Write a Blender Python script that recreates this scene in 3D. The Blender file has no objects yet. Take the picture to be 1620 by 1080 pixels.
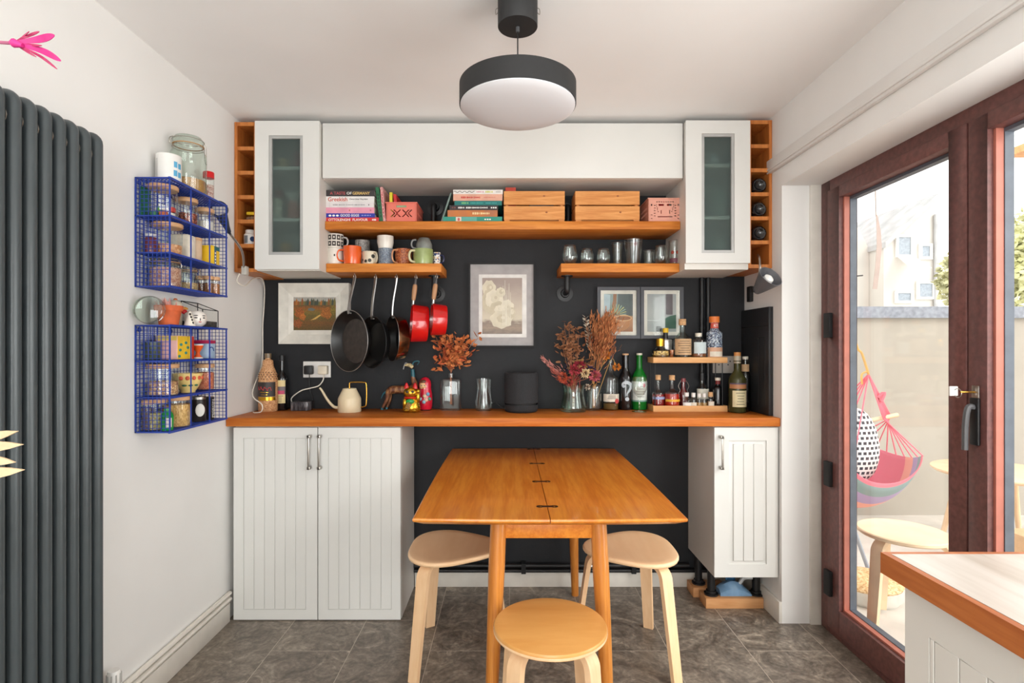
import bpy, bmesh, math, random
from mathutils import Vector, Matrix
random.seed(11)
sc = bpy.context.scene
C = sc.collection
PI = math.pi
# ---------------------------------------------------------------- camera, world, lights, exposure
F, CX, CY, H = 855.0, 806.0, 550.0, 1.28        # focal length (px of the 1620x1080 frame), vanishing point, eye height
cam_d = bpy.data.cameras.new('camera'); cam = bpy.data.objects.new('camera', cam_d); C.objects.link(cam)
cam.location = (0, 0, H); cam.rotation_euler = (PI/2, 0, 0)
cam_d.sensor_width = 36.0; cam_d.lens = 36.0*F/1620.0
cam_d.shift_x = (810-CX)/1620.0; cam_d.shift_y = (CY-540)/1620.0
cam_d.clip_start = 0.02; cam_d.clip_end = 200
sc.camera = cam
sc.view_settings.view_transform = 'Standard'; sc.view_settings.look = 'None'
sc.view_settings.gamma = 1.0; sc.view_settings.exposure = 0.0
try: sc.view_settings.use_curve_mapping = False
except Exception: pass
w = bpy.data.worlds.new('sky'); sc.world = w; w.use_nodes = True
bg = w.node_tree.nodes['Background']; bg.inputs[0].default_value = (1.0, 0.985, 0.96, 1); bg.inputs[1].default_value = 2.3
def area(name, loc, rot, sx, sy, energy, col):
    d = bpy.data.lights.new(name, 'AREA'); d.shape = 'RECTANGLE'; d.size = sx; d.size_y = sy; d.energy = energy; d.color = col
    o = bpy.data.objects.new(name, d); C.objects.link(o); o.location = loc; o.rotation_euler = rot; return o
# daylight entering the near half of the glazed doors, and an added fill lamp behind the camera
area('daylight_door', (1.60, 0.25, 1.0), (0, PI/2+math.radians(8), 0), 1.75, 2.0, 72, (0.975, 0.985, 1.0))
area('rear_fill', (-0.1, -2.70, 1.12), (PI/2, 0, 0), 2.0, 2.0, 98, (0.975, 0.985, 1.0))
# broad hazy sun, low behind the yard side, shining in through the glazed doors
sd = bpy.data.lights.new('hazy_sun', 'SUN'); sd.energy = 2.7; sd.angle = math.radians(42); sd.color = (1.0, 0.975, 0.94)
sun = bpy.data.objects.new('hazy_sun', sd); C.objects.link(sun); sun.location = (6, -5, 5)
sun.rotation_euler = Vector((0.70*math.cos(math.radians(37)), -0.71*math.cos(math.radians(37)), math.sin(math.radians(37)))).to_track_quat('Z', 'Y').to_euler()
cy = sc.cycles
cy.use_denoising = True; cy.max_bounces = 10; cy.diffuse_bounces = 5; cy.glossy_bounces = 4
cy.transmission_bounces = 8; cy.transparent_max_bounces = 32; cy.caustics_reflective = False; cy.caustics_refractive = False
cy.sample_clamp_indirect = 6.0
# ---------------------------------------------------------------- helpers
def X(px, Y): return (px-CX)/F*Y
def Z(py, Y): return H-(py-CY)/F*Y
def S(d, Y): return d/F*Y
def lin(c):
    return tuple(((v/255)/12.92 if v/255 <= 0.04045 else ((v/255+0.055)/1.055)**2.4) for v in c)+(1.0,)
def new_mat(name):
    m = bpy.data.materials.new(name); m.use_nodes = True; nt = m.node_tree
    return m, nt, nt.nodes, nt.links, nt.nodes['Principled BSDF']
def ramp(N, stops):
    r = N.new('ShaderNodeValToRGB'); e = r.color_ramp.elements
    while len(e) < len(stops): e.new(0.5)
    for i, (p, c) in enumerate(stops): e[i].position = p; e[i].color = lin(c)
    return r
def pm(name, c, rough=0.5, metal=0.0, var=0.06, scale=18.0, bump=0.0, bscale=120.0, spec=0.5, emit=0.0, coat=0.0):
    """plain procedural material: colour with a faint noise variation, optional fine relief"""
    m, nt, N, L, b = new_mat(name)
    b.inputs['Roughness'].default_value = rough; b.inputs['Metallic'].default_value = metal
    b.inputs['Specular IOR Level'].default_value = spec; b.inputs['Coat Weight'].default_value = coat
    tc = N.new('ShaderNodeTexCoord')
    n = N.new('ShaderNodeTexNoise'); n.inputs['Scale'].default_value = scale; n.inputs['Detail'].default_value = 3
    L.new(tc.outputs['Object'], n.inputs['Vector'])
    d = tuple(max(0, v*(1-var)) for v in c); u = tuple(min(255, v*(1+var*0.6)) for v in c)
    r = ramp(N, [(0.3, d), (0.7, u)]); L.new(n.outputs['Fac'], r.inputs['Fac']); L.new(r.outputs['Color'], b.inputs['Base Color'])
    if bump:
        n2 = N.new('ShaderNodeTexNoise'); n2.inputs['Scale'].default_value = bscale; L.new(tc.outputs['Object'], n2.inputs['Vector'])
        bp = N.new('ShaderNodeBump'); bp.inputs['Strength'].default_value = bump; bp.inputs['Distance'].default_value = 0.003
        L.new(n2.outputs['Fac'], bp.inputs['Height']); L.new(bp.outputs['Normal'], b.inputs['Normal'])
    if emit: b.inputs['Emission Color'].default_value = lin(c); b.inputs['Emission Strength'].default_value = emit
    return m
def wood(name, c1, c2, sc3=(2, 30, 30), rough=0.4, fine=0.35, coat=0.0, c3=None, spec=0.5):
    m, nt, N, L, b = new_mat(name); b.inputs['Roughness'].default_value = rough; b.inputs['Coat Weight'].default_value = coat
    b.inputs['Specular IOR Level'].default_value = spec
    tc = N.new('ShaderNodeTexCoord'); mp = N.new('ShaderNodeMapping'); mp.inputs['Scale'].default_value = sc3
    L.new(tc.outputs['Object'], mp.inputs['Vector'])
    n = N.new('ShaderNodeTexNoise'); n.inputs['Scale'].default_value = 1.0; n.inputs['Detail'].default_value = 5; n.inputs['Distortion'].default_value = 0.8
    L.new(mp.outputs['Vector'], n.inputs['Vector'])
    mp2 = N.new('ShaderNodeMapping'); mp2.inputs['Scale'].default_value = tuple(s*5 for s in sc3); L.new(tc.outputs['Object'], mp2.inputs['Vector'])
    n2 = N.new('ShaderNodeTexNoise'); n2.inputs['Scale'].default_value = 1.0; n2.inputs['Detail'].default_value = 2; L.new(mp2.outputs['Vector'], n2.inputs['Vector'])
    mx = N.new('ShaderNodeMix'); mx.inputs[0].default_value = fine; L.new(n.outputs['Fac'], mx.inputs[2]); L.new(n2.outputs['Fac'], mx.inputs[3])
    st = [(0.32, c2), (0.62, c1)] if c3 is None else [(0.28, c3), (0.45, c2), (0.62, c1)]
    r = ramp(N, st); L.new(mx.outputs[0], r.inputs['Fac']); L.new(r.outputs['Color'], b.inputs['Base Color'])
    bp = N.new('ShaderNodeBump'); bp.inputs['Strength'].default_value = 0.12; bp.inputs['Distance'].default_value = 0.002
    L.new(mx.outputs[0], bp.inputs['Height']); L.new(bp.outputs['Normal'], b.inputs['Normal'])
    return m
def glass(name, tint=(252, 254, 253), edge=0.7, dark=0.86, gloss=0.07):
    """thin clear glass: see-through face-on, mirror-like and darker towards the rim"""
    m, nt, N, L, b = new_mat(name); N.remove(b); out = N['Material Output']
    lw = N.new('ShaderNodeLayerWeight'); lw.inputs['Blend'].default_value = 0.5
    pw = N.new('ShaderNodeMath'); pw.operation = 'POWER'; pw.inputs[1].default_value = 3.5; L.new(lw.outputs['Facing'], pw.inputs[0])
    ml = N.new('ShaderNodeMath'); ml.operation = 'MULTIPLY_ADD'; ml.inputs[1].default_value = edge; ml.inputs[2].default_value = gloss; ml.use_clamp = True
    L.new(pw.outputs[0], ml.inputs[0])
    mc = N.new('ShaderNodeMix'); mc.data_type = 'RGBA'; L.new(pw.outputs[0], mc.inputs[0])
    t = lin(tint); mc.inputs[6].default_value = t; mc.inputs[7].default_value = tuple(v*dark for v in t[:3])+(1,)
    tr = N.new('ShaderNodeBsdfTransparent'); L.new(mc.outputs[2], tr.inputs[0])
    gl = N.new('ShaderNodeBsdfGlossy'); gl.inputs['Roughness'].default_value = 0.04; gl.inputs[0].default_value = (0.95, 0.97, 0.97, 1)
    mx = N.new('ShaderNodeMixShader'); L.new(ml.outputs[0], mx.inputs[0]); L.new(tr.outputs[0], mx.inputs[1]); L.new(gl.outputs[0], mx.inputs[2])
    L.new(mx.outputs[0], out.inputs[0]); return m
def liquid(name, c, clear=0.35):
    m, nt, N, L, b = new_mat(name); out = N['Material Output']; b.inputs['Base Color'].default_value = lin(c); b.inputs['Roughness'].default_value = 0.15
    tr = N.new('ShaderNodeBsdfTransparent'); tr.inputs[0].default_value = lin(c)
    mx = N.new('ShaderNodeMixShader'); mx.inputs[0].default_value = clear; L.new(b.outputs[0], mx.inputs[1]); L.new(tr.outputs[0], mx.inputs[2]); L.new(mx.outputs[0], out.inputs[0]); return m
def speck(name, cols, scale=220.0, rough=0.7, vor=True, size=(1, 1, 1)):
    """grainy fill or glaze made of many little cells in a few colours"""
    m, nt, N, L, b = new_mat(name); b.inputs['Roughness'].default_value = rough
    tc = N.new('ShaderNodeTexCoord'); mp = N.new('ShaderNodeMapping'); mp.inputs['Scale'].default_value = size; L.new(tc.outputs['Object'], mp.inputs['Vector'])
    v = N.new('ShaderNodeTexVoronoi'); v.inputs['Scale'].default_value = scale; L.new(mp.outputs['Vector'], v.inputs['Vector'])
    sp = N.new('ShaderNodeSeparateColor'); L.new(v.outputs['Color'], sp.inputs[0])
    k = len(cols); r = ramp(N, [(i/k, c) for i, c in enumerate(cols)]); r.color_ramp.interpolation = 'CONSTANT'
    L.new(sp.outputs[0], r.inputs['Fac']); L.new(r.outputs['Color'], b.inputs['Base Color'])
    bp = N.new('ShaderNodeBump'); bp.inputs['Strength'].default_value = 0.5; bp.inputs['Distance'].default_value = 0.002
    L.new(v.outputs['Distance'], bp.inputs['Height']); L.new(bp.outputs['Normal'], b.inputs['Normal']); return m

def wm(o):
    m = o.matrix_basis.copy()
    if o.parent: m = wm(o.parent) @ o.matrix_parent_inverse @ m
    return m
def tag(o, label, cat, group=None, kind=None):
    o['label'] = label
    if cat: o['category'] = cat
    if group: o['group'] = group
    if kind: o['kind'] = kind
    return o
def adopt(o, parent):
    if parent is not None:
        o.parent = parent; o.matrix_parent_inverse = wm(parent).inverted()
    return o
def thing(name, label, cat, loc, group=None):
    o = bpy.data.objects.new(name, None); C.objects.link(o); o.location = loc; o.empty_display_size = 0.05
    return tag(o, label, cat, group)
def sm(pts, n=6):
    """Catmull-Rom smoothing of a polyline"""
    P = [Vector(p) for p in pts]; out = []
    for i in range(len(P)-1):
        p0 = P[max(i-1, 0)]; p1 = P[i]; p2 = P[i+1]; p3 = P[min(i+2, len(P)-1)]
        for k in range(n):
            t = k/n
            out.append(0.5*((2*p1)+(p2-p0)*t+(2*p0-5*p1+4*p2-p3)*t*t+(3*p1-p0-3*p2+p3)*t**3))
    out.append(P[-1]); return out
class B:
    """collects shapes given in world coordinates and links them as ONE mesh object"""
    def __init__(s): s.v = []; s.f = []; s.M = None
    def add(s, vs, fs):
        k = len(s.v)
        for p in vs: s.v.append(s.M @ Vector(p) if s.M is not None else Vector(p))
        for f in fs: s.f.append([i+k for i in f])
        return s
    def box(s, x0, x1, y0, y1, z0, z1):
        return s.add([(x0,y0,z0),(x1,y0,z0),(x1,y1,z0),(x0,y1,z0),(x0,y0,z1),(x1,y0,z1),(x1,y1,z1),(x0,y1,z1)],
                     [(0,3,2,1),(4,5,6,7),(0,1,5,4),(1,2,6,5),(2,3,7,6),(3,0,4,7)])
    def hexa(s, b4, t4):
        return s.add(list(b4)+list(t4), [(0,3,2,1),(4,5,6,7),(0,1,5,4),(1,2,6,5),(2,3,7,6),(3,0,4,7)])
    def lathe(s, prof, c=(0,0,0), seg=24, a0=0.0, a1=None, cap=True, sx=1.0, sy=1.0):
        full = a1 is None; n = seg if full else seg+1; vs = []; fs = []; rows = []
        for r, h in prof:
            if r < 1e-7: rows.append([len(vs)]); vs.append((c[0], c[1], c[2]+h))
            else:
                row = []
                for i in range(n):
                    a = 2*PI*i/seg if full else a0+(a1-a0)*i/seg
                    row.append(len(vs)); vs.append((c[0]+r*sx*math.cos(a), c[1]+r*sy*math.sin(a), c[2]+h))
                rows.append(row)
        for A, Bq in zip(rows, rows[1:]):
            m = n if full else n-1
            for i in range(m):
                j = (i+1) % n
                if len(A) == 1 and len(Bq) == 1: continue
                if len(A) == 1: fs.append((A[0], Bq[j], Bq[i]))
                elif len(Bq) == 1: fs.append((A[i], A[j], Bq[0]))
                else: fs.append((A[i], A[j], Bq[j], Bq[i]))
        return s.add(vs, fs)
    def cyl(s, c, r, h, seg=24, r2=None):
        return s.lathe([(0, 0), (r, 0), (r if r2 is None else r2, h), (0, h)], c, seg)
    def ball(s, c, r, seg=20, rings=12, sq=1.0):
        rx, ry, rz = (r, r, r) if not hasattr(r, '__len__') else r
        prof = [(max(0.0, math.cos(t))**sq, math.sin(t)*rz) for t in [(-PI/2+PI*i/rings) for i in range(rings+1)]]
        prof[0] = (0, -rz); prof[-1] = (0, rz)
        return s.lathe(prof, c, seg, sx=rx, sy=ry)
    def tube(s, pts, r, seg=8, closed=False, caps=True):
        P = [Vector(p) for p in pts]; n = len(P); R = r if hasattr(r, '__len__') else [r]*n
        T = []
        for i in range(n):
            a = P[(i-1) % n] if (closed or i > 0) else P[i]; b = P[(i+1) % n] if (closed or i < n-1) else P[i]
            t = (b-a); T.append(t.normalized() if t.length > 1e-9 else Vector((0,0,1)))
        up = Vector((0,0,1)) if abs(T[0].z) < 0.9 else Vector((1,0,0))
        U = T[0].cross(up).normalized(); vs = []; fs = []
        for i in range(n):
            U = (U-T[i]*U.dot(T[i])); U = U.normalized() if U.length > 1e-6 else T[i].orthogonal().normalized()
            V = T[i].cross(U)
            for k in range(seg):
                a = 2*PI*k/seg; vs.append(P[i]+(U*math.cos(a)+V*math.sin(a))*R[i])
        m = n if closed else n-1
        for i in range(m):
            for k in range(seg):
                j = (i+1) % n; q = (k+1) % seg
                fs.append((i*seg+k, i*seg+q, j*seg+q, j*seg+k))
        if caps and not closed:
            fs.append(tuple(reversed(range(seg)))); fs.append(tuple(range((n-1)*seg, n*seg)))
        return s.add(vs, fs)
    def strip(s, pts, wdir, wid, th):
        """bent flat bar: rectangle section swept along pts; wdir is the constant width direction"""
        P = [Vector(p) for p in pts]; n = len(P); W = Vector(wdir).normalized(); vs = []; fs = []
        ws = wid if hasattr(wid, '__len__') else [wid]*n
        for i in range(n):
            t = (P[min(i+1, n-1)]-P[max(i-1, 0)]).normalized(); N = t.cross(W).normalized()
            for a, b in ((-1,-1),(1,-1),(1,1),(-1,1)): vs.append(P[i]+W*(a*ws[i]/2)+N*(b*th/2))
        for i in range(n-1):
            for k in range(4): q = (k+1) % 4; fs.append((i*4+k, i*4+q, (i+1)*4+q, (i+1)*4+k))
        fs += [(3,2,1,0), tuple((n-1)*4+k for k in range(4))]
        return s.add(vs, fs)
    def rings(s, rows, close_ends=True):
        n = len(rows[0]); vs = [p for r in rows for p in r]; fs = []
        for i in range(len(rows)-1):
            for k in range(n): q = (k+1) % n; fs.append((i*n+k, i*n+q, (i+1)*n+q, (i+1)*n+k))
        if close_ends: fs.append(tuple(reversed(range(n)))); fs.append(tuple(range((len(rows)-1)*n, len(rows)*n)))
        return s.add(vs, fs)
    def prism_y(s, poly, y0, y1):
        """polygon in the x-z plane pushed from y0 to y1"""
        n = len(poly); vs = [(x, y0, z) for x, z in poly]+[(x, y1, z) for x, z in poly]
        return s.add(vs, [tuple(range(n)), tuple(reversed(range(n, 2*n)))]+[(i, i+n, (i+1) % n+n, (i+1) % n) for i in range(n)])
    def leaf(s, p, d, l, wd, nrm=None):
        p = Vector(p); d = Vector(d).normalized(); q = Vector(nrm) if nrm is not None else Vector((random.uniform(-1,1), random.uniform(-1,1), random.uniform(-1,1)))
        u = d.cross(q); u = u.normalized() if u.length > 1e-4 else d.orthogonal().normalized(); n = u.cross(d).normalized()
        m1 = p+d*l*0.35; m2 = p+d*l*0.7
        return s.add([p, m1+u*wd*0.5+n*wd*0.12, m2+u*wd*0.4+n*wd*0.15, p+d*l+n*wd*0.1, m2-u*wd*0.4+n*wd*0.15, m1-u*wd*0.5+n*wd*0.12, m1-n*wd*0.05, m2],
                     [(0,1,6),(1,2,7,6),(2,3,7),(0,6,5),(6,7,4,5),(7,3,4)])
    def done(s, name, mat, parent=None, smooth=False, bevel=0.0, seg=2, loc=None, ang=40, rot=None):
        me = bpy.data.meshes.new(name)
        if loc is None:
            xs = [p.x for p in s.v]; ys = [p.y for p in s.v]; zs = [p.z for p in s.v]
            loc = Vector(((min(xs)+max(xs))/2, (min(ys)+max(ys))/2, min(zs)))
        loc = Vector(loc)
        me.from_pydata([p-loc for p in s.v], [], s.f)
        if bevel:
            bm = bmesh.new(); bm.from_mesh(me)
            bmesh.ops.remove_doubles(bm, verts=bm.verts, dist=1e-6)
            ed = [e for e in bm.edges if len(e.link_faces) == 2 and e.calc_face_angle(0) > 0.5]
            bmesh.ops.bevel(bm, geom=ed, offset=bevel, segments=seg, affect='EDGES', profile=0.5, clamp_overlap=True)
            bm.to_mesh(me); bm.free()
        bm = bmesh.new(); bm.from_mesh(me); bmesh.ops.recalc_face_normals(bm, faces=bm.faces); bm.to_mesh(me); bm.free()
        if smooth or bevel:
            for p in me.polygons: p.use_smooth = True
            me.set_sharp_from_angle(angle=math.radians(ang))
        if mat: me.materials.append(mat)
        o = bpy.data.objects.new(name, me); C.objects.link(o); o.location = loc
        return adopt(o, parent)
def bx(name, x0, x1, y0, y1, z0, z1, mat, parent=None, bevel=0.0, seg=2):
    return B().box(x0, x1, y0, y1, z0, z1).done(name, mat, parent, bevel=bevel, seg=seg)
def struct(o, label=None):
    o['kind'] = 'structure'
    if label: o['label'] = label
    return o
def lt(name, prof, c, mat, parent=None, seg=28, ang=40, **k):
    return B().lathe(prof, c, seg, **k).done(name, mat, parent, smooth=True, loc=c, ang=ang)
def tb(name, pts, r, mat, parent=None, seg=8, closed=False):
    return B().tube(pts, r, seg, closed).done(name, mat, parent, smooth=True)
def rotz_about(p, a): return Matrix.Translation(p) @ Matrix.Rotation(a, 4, 'Z') @ Matrix.Translation(-Vector(p))
_fc = None
def lettering(name, s, mat, parent, c, wdir, up, height, width=None, wrap=None, fat=0.0, depth=0.0004):
    """flat printed words centred at c; wdir = reading direction, up = up direction; wrap=(axis point, radius) bends it round a bottle"""
    cu = bpy.data.curves.new(name, 'FONT'); cu.body = s; cu.offset = fat; cu.resolution_u = 4
    t = bpy.data.objects.new(name, cu); C.objects.link(t)
    dg = bpy.context.evaluated_depsgraph_get(); me = bpy.data.meshes.new_from_object(t.evaluated_get(dg))
    bpy.data.objects.remove(t); bpy.data.curves.remove(cu)
    if wrap:
        bm = bmesh.new(); bm.from_mesh(me); bmesh.ops.triangulate(bm, faces=bm.faces)
        for _ in range(3):
            ed = [e for e in bm.edges if e.calc_length() > 0.12]
            if ed: bmesh.ops.subdivide_edges(bm, edges=ed, cuts=1); bmesh.ops.triangulate(bm, faces=bm.faces)
        bm.to_mesh(me); bm.free()
    xs = [v.co.x for v in me.vertices]; ys = [v.co.y for v in me.vertices]
    x0, x1, y0, y1 = min(xs), max(xs), min(ys), max(ys)
    ky = height/(y1-y0); kx = ky if width is None else width/(x1-x0)
    W = Vector(wdir); U = Vector(up); Nn = W.cross(U).normalized(); c = Vector(c)
    for v in me.vertices:
        a = (v.co.x-(x0+x1)/2)*kx; b = (v.co.y-(y0+y1)/2)*ky
        if wrap: t2 = a/wrap; v.co = W*(wrap*math.sin(t2))+U*b+Nn*(wrap*math.cos(t2)-wrap)
        else: v.co = W*a+U*b
    me.materials.clear(); me.materials.append(mat)
    o = bpy.data.objects.new(name, me); C.objects.link(o); o.location = c+Nn*depth
    return adopt(o, parent)
EX, EY, EZ = Vector((1,0,0)), Vector((0,1,0)), Vector((0,0,1))
# ---------------------------------------------------------------- materials
M = {}
M['wall'] = pm('white_paint', (238, 237, 235), 0.75, var=0.012, scale=3, bump=0.04, bscale=60)
M['ceil'] = pm('ceiling_paint', (245, 244, 243), 0.85, var=0.012, scale=2, bump=0.03, bscale=40)
M['dark'] = pm('charcoal_wall_paint', (35, 36, 39), 0.62, spec=0.3, var=0.07, scale=5, bump=0.12, bscale=70)
M['darkgloss'] = pm('charcoal_panel_paint', (36, 37, 40), 0.45, var=0.06, scale=6, bump=0.05)
M['white'] = pm('white_lacquer', (222, 221, 217), 0.38, var=0.012, scale=4)
M['white2'] = pm('white_carcass', (222, 218, 211), 0.5, var=0.015, scale=4)
M['trim'] = pm('white_gloss_trim', (226, 221, 212), 0.4, var=0.03, scale=14)
M['steel'] = pm('brushed_steel', (178, 172, 164), 0.28, metal=1.0, var=0.05)
M['chrome'] = pm('polished_steel', (176, 174, 172), 0.3, metal=1.0, var=0.03)
M['copper'] = pm('warm_steel', (196, 150, 112), 0.2, metal=1.0, var=0.25, scale=9)
M['black'] = pm('black_metal', (24, 24, 26), 0.45, var=0.1)
M['blackm'] = pm('matt_black', (20, 20, 22), 0.7, var=0.1)
M['pan'] = pm('black_nonstick', (26, 25, 25), 0.35, var=0.2, scale=30)
M['red'] = pm('red_enamel', (205, 22, 24), 0.16, var=0.08, scale=8, coat=0.6)
M['grey'] = pm('grey_metal', (84, 84, 86), 0.5, var=0.05)
M['rad'] = pm('anthracite_paint', (70, 77, 80), 0.32, var=0.05, scale=10, bump=0.05, bscale=200)
M['blue'] = pm('blue_wire', (30, 62, 158), 0.4, var=0.08, scale=20)
M['frame_brown'] = pm('brown_upvc', (110, 70, 66), 0.45, var=0.14, scale=60, bump=0.08, bscale=150)
M['gasket'] = pm('grey_gasket', (92, 98, 108), 0.5, var=0.08)
M['strip'] = pm('terracotta_bead', (178, 108, 92), 0.5, var=0.05)
M['shelfwood'] = wood('oiled_oak_shelf', (214, 136, 58), (192, 112, 40), (2.2, 26, 26), 0.5, c3=(172, 94, 32), spec=0.3)
M['worktop'] = wood('oiled_oak_worktop', (204, 122, 46), (184, 98, 30), (2.0, 22, 30), 0.48, c3=(164, 82, 22), spec=0.28)
M['rack'] = wood('oak_rack', (206, 130, 62), (180, 104, 44), (28, 28, 2.5), 0.45, c3=(160, 88, 34))
M['table'] = wood('varnished_oak', (220, 140, 50), (204, 118, 36), (26, 2.0, 26), 0.34, c3=(188, 102, 28), coat=0.25)
M['tableleg'] = wood('varnished_oak_leg', (212, 142, 66), (192, 118, 46), (28, 28, 2.0), 0.32, c3=(176, 102, 38), coat=0.2)
M['birch'] = wood('birch_ply', (246, 208, 166), (238, 196, 150), (8, 2, 8), 0.42)
M['birchleg'] = wood('birch_leg', (244, 206, 164), (236, 192, 146), (18, 18, 2), 0.42)
M['birchdark'] = wood('honey_birch', (226, 168, 96), (216, 152, 80), (2, 10, 10), 0.38, coat=0.1)
M['pine'] = wood('pine_box', (226, 160, 92), (206, 134, 66), (3, 22, 34), 0.5, c3=(190, 112, 50))
M['block'] = wood('pine_block', (220, 164, 112), (204, 142, 88), (3, 20, 20), 0.6)
M['beech'] = wood('beech_lid', (216, 172, 130), (202, 152, 108), (4, 24, 24), 0.5)
M['rackpine'] = wood('light_oak', (222, 170, 112), (206, 148, 88), (3, 24, 24), 0.5)
M['hand'] = wood('handle_wood', (190, 146, 108), (166, 118, 80), (30, 30, 4), 0.5)
M['glass'] = glass('clear_glass')
M['pane'] = glass('door_glass', (252, 253, 252), 0.35, 0.9, 0.02)
M['glassg'] = glass('green_tint_glass', (238, 245, 240), 0.7, 0.8)
M['glassgreen'] = liquid('bottle_green_glass', (20, 122, 40), 0.25)
M['glassdark'] = pm('black_glass', (16, 15, 18), 0.08, var=0.1, coat=0.5)
M['glassolive'] = liquid('olive_glass', (92, 90, 52), 0.5)
M['glasssmoke'] = glass('smoke_glass', (214, 214, 210), 0.6, 0.7)
M['plastic'] = pm('white_plastic', (232, 230, 226), 0.35, var=0.01)
M['cork'] = pm('cork', (208, 164, 118), 0.8, var=0.15, scale=120, bump=0.2)
M['paper'] = pm('paper_label', (226, 218, 202), 0.7, var=0.05, scale=40)
M['tan'] = pm('kraft_label', (200, 164, 124), 0.75, var=0.06, scale=40)
M['ink'] = pm('dark_ink', (58, 52, 50), 0.7, var=0.05)
M['redink'] = pm('red_ink', (196, 46, 40), 0.7, var=0.05)
M['whiteink'] = pm('white_ink', (240, 238, 232), 0.6, var=0.02)
M['cream'] = pm('cream_enamel', (226, 210, 176), 0.35, var=0.03)
M['gold'] = pm('gold_lacquer', (214, 164, 50), 0.2, metal=0.85, var=0.15, scale=40)
M['brass'] = pm('brass', (206, 158, 70), 0.25, metal=1.0, var=0.05)
M['terra'] = pm('terracotta', (206, 96, 52), 0.75, var=0.1, scale=40, bump=0.15)
M['cable'] = pm('white_cable', (232, 226, 214), 0.45, var=0.02)
M['page'] = pm('book_pages', (222, 212, 192), 0.85, var=0.08, scale=90)
def col(c, rough=0.5, **k):
    key = 'c%02x%02x%02x_%d' % (c[0], c[1], c[2], int(rough*100))
    if key not in M: M[key] = pm('paint_'+key, c, rough, **k)
    return M[key]
# floor tile: mottled grey-brown stone look
def floor_mat():
    m, nt, N, L, b = new_mat('slate_vinyl'); b.inputs['Roughness'].default_value = 0.36
    g = N.new('ShaderNodeNewGeometry'); oi = N.new('ShaderNodeObjectInfo')
    ad = N.new('ShaderNodeVectorMath'); ad.operation = 'MULTIPLY_ADD'; ad.inputs[1].default_value = (1, 1, 1); L.new(g.outputs['Position'], ad.inputs[0])
    cb = N.new('ShaderNodeCombineXYZ'); mt = N.new('ShaderNodeMath'); mt.operation = 'MULTIPLY'; mt.inputs[1].default_value = 17.0
    L.new(oi.outputs['Random'], mt.inputs[0]); L.new(mt.outputs[0], cb.inputs[2]); L.new(cb.outputs[0], ad.inputs[2])
    n = N.new('ShaderNodeTexNoise'); n.inputs['Scale'].default_value = 7.5; n.inputs['Detail'].default_value = 11; n.inputs['Roughness'].default_value = 0.74; n.inputs['Distortion'].default_value = 1.8
    L.new(ad.outputs[0], n.inputs['Vector'])
    r = ramp(N, [(0.32, (92, 82, 74)), (0.46, (126, 115, 104)), (0.56, (150, 138, 125)), (0.70, (200, 186, 168))])
    L.new(n.outputs['Fac'], r.inputs['Fac'])
    n2 = N.new('ShaderNodeTexNoise'); n2.inputs['Scale'].default_value = 60; n2.inputs['Detail'].default_value = 6; L.new(ad.outputs[0], n2.inputs['Vector'])
    r2 = ramp(N, [(0.35, (190, 190, 190)), (0.7, (255, 255, 255))]); L.new(n2.outputs['Fac'], r2.inputs['Fac'])
    mx = N.new('ShaderNodeMix'); mx.data_type = 'RGBA'; mx.blend_type = 'MULTIPLY'; mx.inputs[0].default_value = 0.75
    L.new(r.outputs['Color'], mx.inputs[6]); L.new(r2.outputs['Color'], mx.inputs[7]); L.new(mx.outputs[2], b.inputs['Base Color'])
    bp = N.new('ShaderNodeBump'); bp.inputs['Strength'].default_value = 0.15; bp.inputs['Distance'].default_value = 0.003
    L.new(n2.outputs['Fac'], bp.inputs['Height']); L.new(bp.outputs['Normal'], b.inputs['Normal']); return m
M['tile'] = floor_mat()
M['grout'] = pm('grout', (196, 184, 170), 0.9)
# ---------------------------------------------------------------- room shell
XL, XR, YW, YR, ZC = -1.325, 1.265, 2.91, -2.60, 2.39
YREV, ZSOF, XD = 2.51, 2.033, 1.44          # door reveal, soffit, inner face of the glazed doors
YD0 = -0.79                                 # near end of the door opening
fl = struct(bx('floor', XL, XD+0.1, YR, YW, -0.06, -0.0003, M['grout']), 'dark grey-brown stone-look floor tiles with thin pale joints')
tw, tl, gp = 0.336, 0.512, 0.0013
tm = None; tiles = []
for k in range(-4, 5):
    x0 = k*tw; x1 = x0+tw
    off = 2.54 if k % 2 == 0 else 2.284
    y = off-11*tl
    while y < YW:
        a, b_ = max(x0+gp, XL+0.001), min(x1-gp, XD+0.09); c, d = max(y+gp, YR+0.001), min(y+tl-gp, YW-0.001)
        if b_-a > 0.02 and d-c > 0.02:
            if b_-a > tw-0.004 and d-c > tl-0.004:
                if tm is None: tm = bx('tile', a, b_, c, d, -0.004, 0.0, M['tile'], fl); o = tm
                else:
                    o = tm.copy(); C.objects.link(o); o.parent = None; o.location = ((a+b_)/2, (c+d)/2, -0.004); adopt(o, fl)
            else: bx('tile', a, b_, c, d, -0.004, 0.0, M['tile'], fl)
        y += tl
struct(bx('ceiling', XL-0.12, XD+0.16, YR-0.12, YW+0.12, ZC, ZC+0.12, M['ceil']), 'smooth white ceiling')
struct(bx('wall_left', XL-0.12, XL, YR-0.12, YW+0.12, -0.06, ZC, M['wall']), 'plain white wall with the radiator and wire shelves')
struct(bx('wall_back', XL, XR, YW, YW+0.12, -0.06, ZC, M['dark']), 'charcoal painted wall behind the worktop')
b = B()                                       # right wall: pier at the back, header over the doors, solid part behind the camera
b.box(XR, XD+0.16, YREV, YW+0.12, -0.06, ZC); b.box(XR, XD+0.16, YD0, YREV, ZSOF, ZC); b.box(XR, XD+0.16, YR-0.12, YD0, -0.06, ZC)
struct(b.done('wall_right', M['wall']), 'white wall with the deep reveal of the glazed doors')
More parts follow.
